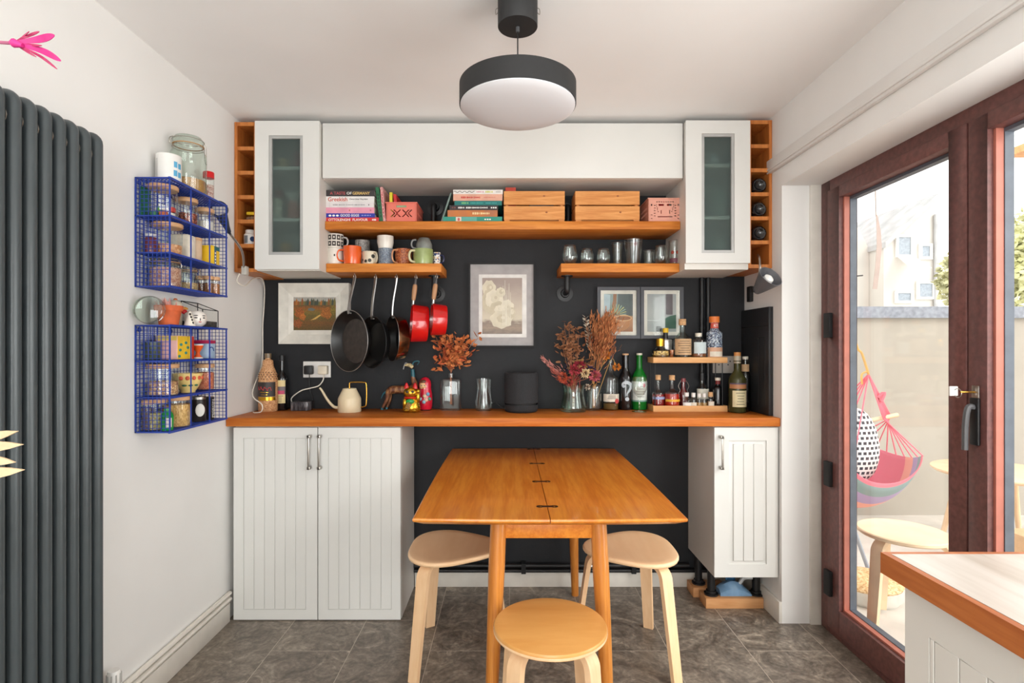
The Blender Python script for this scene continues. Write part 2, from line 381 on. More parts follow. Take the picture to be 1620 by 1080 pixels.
b = B(); wx0, wx1, wz0, wz1 = -1.1, 0.9, 0.10, 2.14  # unseen window opening, added and sized for the fill light
b.box(XL, XR, YR-0.12, YR, -0.06, wz0); b.box(XL, XR, YR-0.12, YR, wz1, ZC); b.box(XL, wx0, YR-0.12, YR, wz0, wz1); b.box(wx1, XR, YR-0.12, YR, wz0, wz1)
struct(b.done('wall_rear', M['wall']), 'white wall with an added light opening behind the viewer')
b = B()
for q in ((wx0, wx0+0.05, wz0, wz1), (wx1-0.05, wx1, wz0, wz1), (wx0+0.05, wx1-0.05, wz0, wz0+0.05), (wx0+0.05, wx1-0.05, wz1-0.05, wz1), (-0.13, -0.07, wz0+0.05, wz1-0.05)):
    b.box(q[0], q[1], YR-0.08, YR-0.03, q[2], q[3])
wn = struct(b.done('added_window', M['white']), 'white framed window added behind the viewer for fill light')
bx('added_window_pane', wx0+0.05, wx1-0.05, YR-0.057, YR-0.053, wz0+0.05, wz1-0.05, M['pane'], wn)
# skirtings and pipe boxing
b = B(); b.box(XL, XL+0.018, YR, 2.53, 0, 0.088)
bl = struct(b.done('baseboard_left', M['trim'], bevel=0.003), 'white skirting board along the left wall')
tb('heating_pipe', [(XL+0.014, 1.80, 0.104), (XL+0.014, 2.535, 0.104)], 0.0105, M['trim'], bl)
tb('heating_pipe', [(XL+0.014, 1.80, 0.131), (XL+0.014, 2.535, 0.131)], 0.0105, M['trim'], bl)
struct(bx('baseboard_back', -0.508, 1.262, YW-0.018, YW, 0, 0.078, M['trim'], bevel=0.003), 'white skirting board under the charcoal wall')
struct(bx('baseboard_right', XR-0.014, XR, YREV-0.002, YW-0.02, 0, 0.10, M['trim'], bevel=0.002), 'short chipped skirting board on the door pier')
# picture-rail batten on the right wall and trim strip in the reveal
o = B().box(XR-0.02, XR, -2.5, 2.62, 2.118, 2.182).done('trim_1', M['wall'], bevel=0.004); struct(o, 'long painted batten along the wall above the glazed doors')
bx('bead', XR-0.026, XR-0.018, -2.5, 2.622, 2.128, 2.140, M['wall'], o, bevel=0.003)
struct(bx('trim_2', 1.392, 1.452, 2.497, YREV, 0, ZSOF, M['trim'], bevel=0.002), 'pale plastic trim strip beside the door frame')
# ---------------------------------------------------------------- glazed folding doors
XG = XD+0.058
dj = B(); dj.box(XD, XD+0.075, 2.43, 2.497, 0.0, ZSOF); dj.box(XD, XD+0.075, YD0, 2.43, 1.985, ZSOF); dj.box(XD, XD+0.075, YD0, 2.43, 0.0, 0.03); dj.box(XD, XD+0.075, YD0, YD0+0.06, 0.03, 1.985)
door = struct(dj.done('door_1', M['frame_brown'], bevel=0.003), 'dark brown framed folding glass doors to the yard')
leafw = 0.797; st = 0.068
lim = [(2.428, 1.690), (1.683, 0.880), (0.873, 0.07), (0.063, -0.728)]
for i, (ya, yb) in enumerate(lim):
    y1 = ya; y0 = yb; sz0, sz1 = 0.033, 1.983; x0, x1 = XD-0.012, XD+0.066
    b = B(); wl = 0.085 if i == 0 else st
    b.box(x0, x1, y1-wl, y1, sz0, sz1); b.box(x0, x1, y0, y0+st, sz0, sz1)
    b.box(x0, x1, y0+st, y1-wl, sz1-0.05, sz1); b.box(x0, x1, y0+st, y1-wl, sz0, 0.138)
    lf = b.done('door_leaf', M['frame_brown'], door, bevel=0.003)
    ga, gb, gz0, gz1 = y0+st, y1-wl, 0.138, sz1-0.05
    bx('glass_pane', XG, XG+0.006, ga, gb, gz0, gz1, M['pane'], lf)
    g = B()
    for (p, q, r, s_) in ((ga, ga+0.012, gz0, gz1), (gb-0.012, gb, gz0, gz1), (ga+0.012, gb-0.012, gz0, gz0+0.012), (ga+0.012, gb-0.012, gz1-0.012, gz1)):
        g.box(XD+0.03, XG-0.0005, p, q, r, s_)
    g.done('gasket', M['gasket'], lf)
    g = B()
    for (p, q, r, s_) in ((ga, ga+0.009, gz0, gz1), (gb-0.009, gb, gz0, gz1), (ga+0.009, gb-0.009, gz0, gz0+0.009)):
        g.box(XD+0.006, XD+0.0295, p, q, r, s_)
    g.done('glazing_bead', M['strip'], lf)
for z in (1.63, 1.38, 0.72, 0.235):
    if z != 1.63:
        bx('hinge', XD-0.03, XD-0.0125, 2.385, 2.43, z-0.055, z+0.055, M['blackm'], door, bevel=0.003)
# handle, lock and key on the second leaf
hy = 1.652; hx = XD-0.012
hd = B(); hz = Z(660, hy); hd.box(hx-0.01, hx, hy-0.016, hy+0.016, hz-0.085, hz+0.06); hdo = hd.done('door_handle', M['black'], door, bevel=0.004)
tb('handle_lever', sm([(hx-0.005, hy, hz+0.03), (hx-0.026, hy, hz+0.03), (hx-0.032, hy+0.003, hz-0.02), (hx-0.032, hy+0.005, hz-0.10)]), 0.0085, M['grey'], hdo)
bx('lock_plate', hx-0.006, hx, hy-0.013, hy+0.013, Z(625, hy)-0.03, Z(625, hy)+0.03, M['steel'], door, bevel=0.003)
kz = Z(620, hy)
ky = thing('key_bunch', 'small pale key fob hanging from the door lock', 'keys', (hx-0.012, hy+0.01, kz-0.02))
tb('key_shank', [(hx-0.004, hy, kz), (hx-0.05, hy+0.0, kz)], 0.003, M['brass'], ky)
B().box(hx-0.062, hx-0.036, hy+0.024, hy+0.030, kz-0.014, kz+0.016).done('key_fob', M['plastic'], ky, bevel=0.002)
tb('key_ring', [(hx-0.046, hy+0.014+0.014*math.cos(a), kz-0.004+0.014*math.sin(a)) for a in [i*PI/8 for i in range(16)]], 0.0013, M['steel'], ky, 6, True)
# ---------------------------------------------------------------- base cabinets, worktop
ZT = 0.953                                    # worktop top
wt = B().box(XL+0.002, XR-0.001, 2.52, YW-0.002, 0.913, ZT).done('worktop', M['worktop'], bevel=0.003)
tag(wt, 'long oiled oak worktop running wall to wall on white cupboards', 'worktop')
def bar_handle(parent, x, yf, z0, z1):
    h = B(); h.box(x-0.005, x+0.005, yf-0.03, yf-0.024, z0, z1); h.box(x-0.008, x+0.008, yf-0.03, yf, z0, z0+0.014); h.box(x-0.008, x+0.008, yf-0.03, yf, z1-0.014, z1)
    return h.done('handle', M['steel'], parent, bevel=0.002)
YB = 2.535
cab = thing('base_cabinet', 'wide white two-door base cupboard with grooved plank fronts', 'cabinet', (-0.9, 2.73, 0))
bx('carcass', -1.294, -0.510, YB+0.021, YW-0.02, 0.002, 0.911, M['white2'], cab)
for (xa, xb, hxp, ha) in ((X(369.5, YB), X(502, YB), 491, 1), (X(503.5, YB), -0.511, 507, 0)):
    d = bx('door', xa, xb, YB+0.004, YB+0.019, 0.005, 0.906, M['white'], cab)
    pz0, pz1 = Z(964, YB), Z(692.5, YB)
    p0, p1 = xa+0.047, xb-0.053
    if ha == 0: p0, p1 = xa+0.047, xb-0.042
    fr = B(); fr.box(xa, p0, YB, YB+0.0045, 0.005, 0.906); fr.box(p1, xb, YB, YB+0.0045, 0.005, 0.906); fr.box(p0, p1, YB, YB+0.0045, 0.005, pz0); fr.box(p0, p1, YB, YB+0.0045, pz1, 0.906)
    fr.done('door_border', M['white'], d)
    n = 6
    for i in range(n):
        w_ = (p1-p0)/n
        B().box(p0+i*w_+0.0012, p0+(i+1)*w_-0.0012, YB+0.0008, YB+0.0045, pz0+0.002, pz1-0.002).done('plank', M['white'], d, bevel=0.001, seg=1)
    bar_handle(d, X(hxp, YB), YB, Z(741, YB), Z(687, YB))
cab2 = thing('base_cabinet', 'narrow white base cupboard raised on black pipe legs by the glass doors', 'cabinet', (1.11, 2.72, 0.2))
zc0 = Z(913, YB)
bx('carcass', X(1130, YB)+0.001, 1.2585, YB+0.021, YW-0.003, zc0, 0.911, M['white2'], cab2)
d = bx('door', X(1130, YB), 1.2585, YB+0.004, YB+0.019, zc0+0.001, 0.907, M['white'], cab2, bevel=0.001)
xa, xb = X(1130, YB), 1.2585; g0, g1, gz0, gz1 = X(1153, YB), X(1212.5, YB), Z(892, YB), Z(696.5, YB)
fr = B(); fr.box(xa, g0, YB-0.002, YB+0.0045, zc0+0.001, 0.907); fr.box(g1, xb, YB-0.002, YB+0.0045, zc0+0.001, 0.907); fr.box(g0, g1, YB-0.002, YB+0.0045, zc0+0.001, gz0); fr.box(g0, g1, YB-0.002, YB+0.0045, gz1, 0.907)
fr.done('door_border', M['white'], d)
q0, q1, qz0, qz1 = X(1160, YB), X(1208, YB), Z(887, YB), Z(702, YB)
for i in range(3):
    w_ = (q1-q0)/3
    B().box(q0+i*w_+0.001, q0+(i+1)*w_-0.001, YB-0.001, YB+0.0045, qz0, qz1).done('plank', M['white'], d, bevel=0.0012, seg=1)
bar_handle(d, X(1139.5, YB), YB-0.002, Z(741, YB), Z(688, YB))
for (lx, ly) in ((1.007, 2.70), (1.232, 2.70), (0.988, 2.825)):
    b = B(); b.cyl((lx, ly, 0.05), 0.034, 0.008); b.cyl((lx, ly, 0.058), 0.024, 0.014); b.cyl((lx, ly, 0.07), 0.0185, zc0-0.0701)
    b.done('leg', M['black'], cab2, smooth=True)
tag(B().box(0.965, 1.248, 2.652, 2.748, 0, 0.05).done('timber_block', M['block'], bevel=0.002), 'longer pine batten on the floor under the front pipe legs', 'wood block')
tag(B().box(0.943, 1.12, 2.772, 2.872, 0, 0.05).done('timber_block', M['block'], bevel=0.002), 'shorter pine batten on the floor by the skirting, under the rear pipe leg', 'wood block')
# dustpan
dp = thing('dustpan', 'pale blue plastic dustpan tucked under the narrow cupboard', 'dustpan', (1.12, 2.71, 0.05))
dpc = pm('blue_plastic', (128, 168, 206), 0.35, var=0.1)
prow = []
for i in range(9):
    t = i/8; x = 1.045+0.155*t; hgt = 0.006+0.05*math.sin(PI*min(1, t*0.85+0.12))
    prow.append([(x, 2.675, 0.051), (x, 2.735, 0.051), (x, 2.735, 0.051+hgt), (x, 2.70, 0.051+hgt*1.15), (x, 2.675, 0.051+hgt*0.6)])
B().rings(prow).done('pan', dpc, dp, smooth=True)
tb('dustpan_handle', sm([(1.15, 2.705, 0.10), (1.165, 2.70, 0.125), (1.175, 2.69, 0.137), (1.205, 2.68, 0.142)]), [0.009]*19, pm('pale_handle', (214, 218, 220), 0.4), dp)
b = B()
for i in range(8): b.box(1.098+i*0.006, 1.1025+i*0.006, 2.74, 2.75, 0.1, 0.125)
b.box(1.095, 1.15, 2.738, 2.752, 0.125, 0.135); b.done('brush', col((60, 120, 170)), dp)
# heating pipes on the charcoal wall
hp = thing('wall_pipes', 'black painted heating pipes running low along the charcoal wall', 'pipe', (0.3, 2.87, 0.09))
tb('pipe', [(-0.508, 2.878, 0.121), (0.955, 2.878, 0.121)], 0.0125, M['black'], hp, 10); tb('pipe', [(-0.508, 2.878, 0.094), (1.262, 2.878, 0.094)], 0.010, M['black'], hp, 10)
for x in (-0.42, 0.075, 0.66): bx('pipe_clip', x-0.012, x+0.012, 2.862, 2.9095, 0.082, 0.136, M['blackm'], hp)
B().cyl((0,0,0), 0.017, 0.05, 12).done('pipe_valve', M['steel'], None)
pv = bpy.data.objects['pipe_valve']; pv.rotation_euler = (0, PI/2, 0); pv.location = (0.42, 2.878, 0.121); adopt(pv, hp)
# ---------------------------------------------------------------- peninsula in the right foreground
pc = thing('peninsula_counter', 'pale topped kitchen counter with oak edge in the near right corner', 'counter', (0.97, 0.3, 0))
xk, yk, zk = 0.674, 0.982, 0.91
bx('counter_top', xk+0.012, 1.262, -1.2, yk-0.012, zk-0.034, zk, wood('sky_sheen_wood', (206, 197, 188), (192, 181, 170), (14, 1.6, 14), 0.3, c3=(176, 163, 150), spec=0.5), pc)  # sky reflection on the oiled wood painted in as a pale top
b = B(); b.box(xk, xk+0.0118, -1.2, yk, zk-0.038, zk-0.0006); b.box(xk+0.0118, 1.262, yk-0.0118, yk, zk-0.038, zk-0.0006)
b.done('wood_edge', wood('oak_edge', (190, 112, 56), (170, 92, 42), (26, 2, 26), 0.4, c3=(152, 78, 34)), pc)
bx('end_panel', xk+0.026, 1.25, -1.2, yk-0.03, 0.0, zk-0.0345, M['white2'], pc)
px_ = xk+0.026
fr = B(); fy0, fy1, fz0, fz1 = -0.4, yk-0.085, 0.09, zk-0.11
fr.box(px_-0.004, px_, -1.2, yk-0.031, fz1, zk-0.035); fr.box(px_-0.004, px_, -1.2, yk-0.031, 0.0, fz0); fr.box(px_-0.004, px_, fy1, yk-0.031, fz0, fz1); fr.box(px_-0.004, px_, -1.2, fy0, fz0, fz1)
fr.done('panel_border', M['white2'], pc)
y = fy0
while y < fy1-0.01:
    ye = min(y+0.0495, fy1)
    B().box(px_-0.0033, px_, y+0.001, ye-0.001, fz0+0.001, fz1-0.001).done('plank', M['white2'], pc, bevel=0.0008, seg=1); y += 0.0495
# ---------------------------------------------------------------- wall cabinets with frosted doors
def frosted():
    m, nt, N, L, b = new_mat('frosted_glass'); out = N['Material Output']; N.remove(b)
    rf = N.new('ShaderNodeBsdfRefraction'); rf.inputs['Color'].default_value = lin((226, 238, 234)); rf.inputs['Roughness'].default_value = 0.3; rf.inputs['IOR'].default_value = 1.1
    tr = N.new('ShaderNodeBsdfTransparent'); tr.inputs[0].default_value = lin((232, 240, 237))
    d = N.new('ShaderNodeBsdfDiffuse'); d.inputs[0].default_value = lin((176, 190, 188))
    a = N.new('ShaderNodeMixShader'); a.inputs[0].default_value = 0.6; L.new(rf.outputs[0], a.inputs[1]); L.new(tr.outputs[0], a.inputs[2])
    mx = N.new('ShaderNodeMixShader'); mx.inputs[0].default_value = 0.12; L.new(a.outputs[0], mx.inputs[1]); L.new(d.outputs[0], mx.inputs[2]); L.new(mx.outputs[0], out.inputs[0]); return m
M['frost'] = frosted()
M['alu'] = pm('satin_aluminium', (186, 186, 184), 0.4, metal=0.3, var=0.03)
YC = 2.575
def wall_cab(label, x0, x1, z0, zd, z1, gp0, gp1, gy0, gy1, shelves):
    t = thing('wall_cabinet', label, 'cabinet', ((x0+x1)/2, 2.74, z0))
    yb = YW-0.002; yf = YC+0.021; k = 0.016
    b = B(); b.box(x0+0.001, x0+k, yf, yb, z0, z1); b.box(x1-k, x1-0.001, yf, yb, z0, z1); b.box(x0+k, x1-k, yf, yb, z0, max(z0+k, zd+0.001)); b.box(x0+k, x1-k, yf, yb, z1-k, z1); b.box(x0+k, x1-k, yb-0.006, yb, z0+k, z1-k)
    b.done('carcass', M['white2'], t)
    for zz in shelves: bx('shelf', x0+k, x1-k, yf+0.004, yb-0.006, zz-0.008, zz+0.008, M['white'], t)
    a, c_, e, f = X(gp0, YC), X(gp1, YC), Z(gy1, YC), Z(gy0, YC)
    b = B(); b.box(x0, a, YC, YC+0.02, zd, z1+0.001); b.box(c_, x1, YC, YC+0.02, zd, z1+0.001); b.box(a, c_, YC, YC+0.02, zd, e); b.box(a, c_, YC, YC+0.02, f, z1+0.001)
    d = b.done('door', M['white'], t)
    b = B(); q = 0.014
    for (p, r, s_, u) in ((a+0.0005, a+q, e, f), (c_-q, c_-0.0005, e, f), (a+q, c_-q, e+0.0005, e+q), (a+q, c_-q, f-q, f-0.0005)): b.box(p, r, YC+0.003, YC+0.014, s_, u)
    b.done('pane_frame', M['alu'], d)
    bx('frosted_pane', a+q-0.002, c_-q+0.002, YC+0.0145, YC+0.018, e+q-0.002, f-q+0.002, M['frost'], d)
    return t
xl0, xl1 = X(403, YC), X(505, YC); xr0, xr1 = X(1085, YC), X(1187, YC)
zs1, zs2 = Z(268, 2.62), Z(349, 2.62)
wall_cab('white wall cupboard with frosted door above the patterned mugs', xl0, xl1, 1.650, 1.654, 2.360, 425, 479, 214, 403, (zs1, zs2))
zr1, zr2 = Z(264, 2.62), Z(346, 2.62)
wall_cab('white wall cupboard with frosted door above the drinking glasses', xr0, xr1, 1.656, 1.684, 2.362, 1110, 1162, 211, 400, (zr1, zr2))
# contents seen through the frosted glass
zb = 1.667
def inside(name, label, cat, px, z, r, h, m, yy=2.69, shape=None):
    prof = shape or [(0, 0), (r*0.92, 0), (r, h*0.06), (r, h*0.94), (r*0.9, h), (0, h)]
    o = lt(name, prof, (X(px, yy), yy, z), m); return tag(o, label, cat)
A1, A2 = zs1+0.0085, zs2+0.0085
inside('storage_tin', 'yellow tin standing low behind the mug-side frosted door', 'tin', 453, zb, 0.032, 0.13, col((206, 150, 60)))
inside('storage_tin', 'dark maroon tin beside the yellow tin behind frosted glass', 'tin', 434, zb, 0.03, 0.10, col((96, 60, 70)), 2.74)
inside('storage_tub', 'red tub on the middle shelf behind frosted glass', 'tub', 440, A2+0.0, 0.028, 0.18, col((196, 70, 66)), 2.78)
inside('storage_tub', 'salmon pink tub on the middle shelf behind frosted glass', 'tub', 466, A2, 0.034, 0.10, col((216, 120, 104)), 2.70)
inside('storage_jar', 'cream jar on the middle shelf behind frosted glass', 'jar', 438, A2, 0.03, 0.11, col((222, 218, 200)), 2.68)
inside('bowl', 'white bowl standing on the pink tub behind frosted glass', 'bowl', 464, A2+0.1005, 0.034, 0.04, M['plastic'], 2.70, [(0, 0), (0.015, 0), (0.033, 0.04), (0.031, 0.04), (0.014, 0.004), (0, 0.004)])
inside('storage_jar', 'tan round jar on the top shelf behind frosted glass', 'jar', 449, A1, 0.03, 0.06, col((206, 176, 130)), 2.68, [(0, 0), (0.02, 0), (0.034, 0.03), (0.026, 0.058), (0, 0.064)])
inside('storage_tub', 'deep red box at the top right behind the mug-side frosted door', 'tub', 470, A1, 0.02, 0.11, col((160, 60, 70)), 2.72)
R1, R2 = zr1+0.0085, zr2+0.0085
inside('cup', 'pale blue cup on the top shelf of the glass-side cupboard', 'cup', 1128, R1, 0.03, 0.07, col((190, 204, 208)), 2.68)
inside('cup', 'dark cup at the top right of the glass-side cupboard', 'cup', 1150, R1, 0.026, 0.075, col((92, 104, 108)), 2.70)
inside('storage_jar', 'tall grey-green jar on the middle shelf of the glass-side cupboard', 'jar', 1136, R2, 0.05, 0.16, col((158, 174, 166)), 2.74)
inside('storage_jar', 'tall pale jar at the bottom of the glass-side cupboard', 'jar', 1136, 1.6855, 0.05, 0.14, col((178, 190, 182)), 2.74)
# flap cupboard between them
fc = thing('flap_cabinet', 'wide white flap-front overhead cupboard between the frosted cupboards', 'cabinet', (-0.03, 2.76, 2.09))
fx0, fx1 = xl1+0.001, xr0-0.001
bx('carcass', fx0, fx1, 2.625, YW-0.002, 2.097, 2.366, M['white2'], fc)
bx('flap_door', fx0+0.004, fx1-0.004, 2.604, 2.622, 2.097, 2.362, M['white'], fc, bevel=0.002)
# ---------------------------------------------------------------- bottle racks
def bottle_rack(label, x0, x1, z0, z1, yf):
    t = thing('bottle_rack', label, 'bottle rack', ((x0+x1)/2, 2.75, z0)); yb = YW-0.002
    bx('side_panel', x0, x0+0.014, yf, yb, z0, z1, M['rack'], t); bx('side_panel', x1-0.014, x1, yf, yb, z0, z1, M['rack'], t)
    bx('back_panel', x0+0.014, x1-0.014, yb-0.006, yb, z0, z1, M['rack'], t)
    zz = []
    for i in range(7):
        z = z0+0.009+(z1-z0-0.018)*i/6; zz.append(z+0.009)
        bx('shelf', x0+0.0142, x1-0.0142, yf+0.001, yb-0.0065, z-0.009, z+0.009, M['rack'], t)
    return zz
rl0, rl1 = XL+0.002, xl0-0.002; rr0, rr1 = xr1+0.001, XR-0.002
ZL = bottle_rack('narrow oak bottle rack with six cubbies in the left corner', rl0, rl1, Z(430, 2.6), Z(193, 2.6), 2.60)
ZR = bottle_rack('narrow oak bottle rack holding dark bottles beside the door wall', rr0, rr1, Z(424, 2.6), Z(190, 2.6), 2.60)
rcx = (rr0+rr1)/2; lcx = (rl0+rl1)/2
for k, (i, lab) in enumerate(((3, 'dark wine bottle lying uppermost in the oak rack'), (2, 'dark wine bottle lying in the middle filled cubby of the oak rack'), (1, 'dark wine bottle lying lowest in the oak rack'))):
    r = 0.036; t = thing('wine_bottle', lab, 'bottle', (rcx, 2.72, ZR[i]), 'wine bottles lying in the right rack')
    Mx = Matrix.Translation((rcx, 2.605, ZR[i]+r+0.0005)) @ Matrix.Rotation(-PI/2, 4, 'X')
    b = B(); b.M = Mx; b.lathe([(0, 0.02), (0.018, 0.012), (0.03, 0.0), (r, 0.006), (r, 0.19), (0.03, 0.215), (0.014, 0.24), (0.014, 0.285), (0, 0.285)], (0,0,0), 28)
    b.done('bottle_body', M['glassdark'], t, smooth=True)
    b = B(); b.M = Mx; b.lathe([(0.0245, 0.0075), (0.026, 0.0035), (0.0275, 0.0025)], (0,0,0), 28); b.done('reflection_ring', M['grey'], t, smooth=True)  # reflection in the bottle base, drawn as a grey ring
# left rack contents
bagt = thing('snack_bag', 'crinkled clear bag shut with a yellow clip in the corner rack', 'bag', (lcx+0.01, 2.66, ZL[2]))
b = B(); random.seed(3)
b.ball((lcx+0.005, 2.67, ZL[2]+0.0135), (0.034, 0.035, 0.0134), 14, 8)
for v in b.v: v += Vector((random.uniform(-.003,.003), random.uniform(-.003,.003), random.uniform(0,.004)))
b.done('bag', pm('crinkled_film', (150, 122, 100), 0.3, var=0.5, scale=90), bagt, smooth=True, ang=15)
B().box(lcx-0.012, lcx+0.04, 2.63, 2.645, ZL[2]+0.03, ZL[2]+0.045).done('clip', col((236, 198, 30)), bagt, bevel=0.003)
pt = thing('pill_tub', 'white tub with a blue round mark in the corner rack', 'tub', (lcx, 2.65, ZL[1]))
lt('tub', [(0, 0), (0.028, 0), (0.030, 0.003), (0.030, 0.052), (0.024, 0.058), (0, 0.058)], (lcx, 2.65, ZL[1]), M['plastic'], pt)
lt('lid', [(0.0, 0.058), (0.0235, 0.0585), (0.0235, 0.074), (0.021, 0.076), (0, 0.076)], (lcx, 2.65, ZL[1]), M['plastic'], pt)
B().lathe([(0.0304, 0.008), (0.0304, 0.045)], (lcx, 2.65, ZL[1]), 10, a0=-PI*0.72, a1=-PI*0.5).done('tub_label', col((120, 130, 140)), pt, smooth=True)
b = B(); b.M = Matrix.Translation((lcx+0.021, 2.65-0.0235, ZL[1]+0.028)) @ Matrix.Rotation(math.radians(41), 4, 'Z') @ Matrix.Rotation(PI/2, 4, 'X'); b.cyl((0,0,0), 0.0125, 0.0015, 18); b.done('round_mark', col((30, 60, 110)), pt)
# ---------------------------------------------------------------- oak shelves on pipe brackets
ZS1 = Z(349.7, 2.655); ZS2 = 1.697
def shelf(label, x0, x1, yf, z1, th=0.04):
    return tag(B().box(x0, x1, yf, YW-0.004, z1-th, z1).done('wall_shelf', M['shelfwood'], bevel=0.002), label, 'shelf')
shelf('long thick oak shelf carrying cookbooks and crates', xl1+0.0005, xr0-0.0005, 2.655, ZS1)
sxe = X(698, 2.67); sxs = X(887.5, 2.67)
shelf('short thick oak shelf carrying the mugs', xl1+0.0005, sxe, 2.67, ZS2, 0.043)
shelf('short thick oak shelf carrying the drinking glasses', sxs, xr0-0.0005, 2.67, ZS2, 0.043)
def bracket(label, x, zf, z_end, yp=2.80):
    t = thing('pipe_bracket', label, 'bracket', (x, YW-0.02, zf), 'black pipe brackets under the oak shelves')
    b = B(); b.M = Matrix.Translation((x, YW-0.0005, zf)) @ Matrix.Rotation(PI/2, 4, 'X')
    b.lathe([(0, 0), (0.043, 0), (0.043, 0.006), (0.024, 0.009), (0.020, 0.024), (0, 0.024)], (0,0,0), 24); b.done('flange', M['black'], t, smooth=True)
    s_ = 1 if z_end > zf else -1
    tb('pipe', sm([(x, YW-0.02, zf), (x, yp+0.02, zf), (x, yp+0.004, zf+s_*0.008), (x, yp, zf+s_*0.03), (x, yp, z_end-s_*0.006)], 4), 0.0145, M['black'], t, 12)
    za = min(z_end, z_end-s_*0.006)
    b = B(); b.cyl((x, yp, za), 0.03, 0.006, 24); b.done('flange', M['black'], t, smooth=True)
bracket('black pipe bracket beside the red saucepans under the mug shelf', X(687, 2.80), Z(465, 2.9), ZS2-0.043)
bracket('black pipe bracket under the drinking glass shelf', X(897, 2.80), Z(464, 2.9), ZS2-0.043)
bracket('black pipe bracket on top of the long shelf beside the leaning thin book', X(686, 2.84), Z(328, 2.9), ZS1, 2.84)
bracket('black pipe bracket on top of the long shelf between the pine crates', X(899, 2.86), Z(328, 2.9), ZS1, 2.86)
# vertical black pipes and panel in the right corner
vp = thing('corner_pipes', 'pair of black vertical pipes on the charcoal wall in the corner', 'pipe', (1.06, 2.88, ZT))
for px in (1112, 1122): tb('pipe', [(X(px, 2.88), 2.897, ZT+0.001), (X(px, 2.88), 2.897, 1.655)], 0.0125, M['black'], vp, 10)
bp_ = thing('meter_cupboard', 'flat charcoal cupboard door on the side wall in the corner', 'cupboard', (1.25, 2.75, ZT))
bx('cupboard_door', XR-0.022, XR-0.001, 2.59, 2.895, ZT+0.001, 1.478, M['darkgloss'], bp_, bevel=0.002)
fr = B(); xq = XR-0.0235
for (a, c_, e, f) in ((2.63, 2.635, 1.0, 1.33), (2.70, 2.705, 1.0, 1.33)): fr.box(xq, xq+0.002, a, c_, e, f)
fr.box(xq, xq+0.002, 2.63, 2.705, 1.328, 1.333); fr.box(xq, xq+0.002, 2.595, 2.89, 1.384, 1.389); fr.done('door_groove', M['blackm'], bp_)
tag(B().box(1.245, XR-0.0005, 2.80, 2.84, 1.52, 1.60).done('sensor_box', M['blackm'], bevel=0.004), 'small black box on the side wall above the meter cupboard', 'sensor')
# ---------------------------------------------------------------- table
ztb = 0.745; tx0, tx1, ty0, ty1 = -0.305, 0.56, 1.683, 2.885; txm = 0.1275
tab = thing('dining_table', 'honey oak fold-out table with dark inlaid hinges', 'table', (txm, 2.28, 0))
def leafpoly(x0, x1, inset, side):
    """outline of one leaf; the outer long edge and the ends bow slightly"""
    pts = []
    xo = x0+inset if side < 0 else x1-inset; xi = x1 if side < 0 else x0
    n = 8
    fy = lambda t: ty0+inset+0.012*t*t; by = lambda t: ty1-inset-0.012*t*t
    for i in range(n+1): t = i/n; pts.append((xi+(xo-xi)*t, fy(t)))
    for i in range(1, n+1): t = i/n; yy = fy(1)+(by(1)-fy(1))*t; pts.append((xo+(-side)*0.0+side*0.006*math.sin(PI*t), yy))
    for i in range(1, n+1): t = 1-i/n; pts.append((xi+(xo-xi)*t, by(t)))
    return pts
for side, (a, c_) in ((-1, (tx0, txm-0.0012)), (1, (txm+0.0012, tx1))):
    rows = [[(x, y, z) for x, y in leafpoly(a, c_, ins, side)] for z, ins in ((ztb-0.026, 0.03), (ztb-0.011, 0.002), (ztb-0.006, 0.0), (ztb-0.0015, 0.001), (ztb, 0.004))]
    B().rings(rows).done('table_leaf', M['table'], tab, smooth=True, ang=25)
for py in (709, 733, 761.5, 801):
    yy = F*(H-ztb)/(py-CY); yy = min(yy, ty1-0.03)
    b = B()
    b.cyl((txm-0.024, yy, ztb), 0.0125, 0.0012, 16); b.cyl((txm+0.024, yy, ztb), 0.0125, 0.0012, 16)
    b.box(txm-0.02, txm+0.02, yy-0.008, yy+0.008, ztb, ztb+0.0011)
    hg = b.done('hinge', pm('dark_bronze', (62, 40, 26), 0.4, metal=0.6, var=0.2), tab)
    for q in (-0.024, 0.024): B().cyl((txm+q, yy, ztb+0.0012), 0.005, 0.0006, 12).done('screw', M['brass'], hg)
fx0_, fx1_ = -0.036, 0.296
for (xt, yt, xb_, yb2) in ((fx0_, 1.805, -0.064, 1.775), (fx1_, 1.805, 0.328, 1.775), (-0.048, 2.745, -0.07, 2.80), (0.318, 2.745, 0.340, 2.80)):
    n = 8; pts = [(xt+(xb_-xt)*i/n, yt+(yb2-yt)*i/n, ztb-0.027-(ztb-0.027)*i/n) for i in range(n+1)]
    tb('leg', pts, [0.0275-0.003*abs(i-2)/2*(1 if i > 2 else 0.3) for i in range(n+1)] if True else 0.02, M['tableleg'], tab, 20)
bx('apron', fx0_+0.02, fx1_-0.02, 1.794, 1.814, 0.648, ztb-0.0265, M['table'], tab, bevel=0.002)
bx('apron', fx0_+0.02, fx1_-0.0, 2.735, 2.755, 0.648, ztb-0.0265, M['table'], tab, bevel=0.002)
bx('apron', fx0_-0.008, fx0_+0.010, 1.83, 2.72, 0.648, ztb-0.0265, M['table'], tab, bevel=0.002)
bx('apron', fx1_-0.008, fx1_+0.012, 1.83, 2.72, 0.648, ztb-0.0265, M['table'], tab, bevel=0.002)
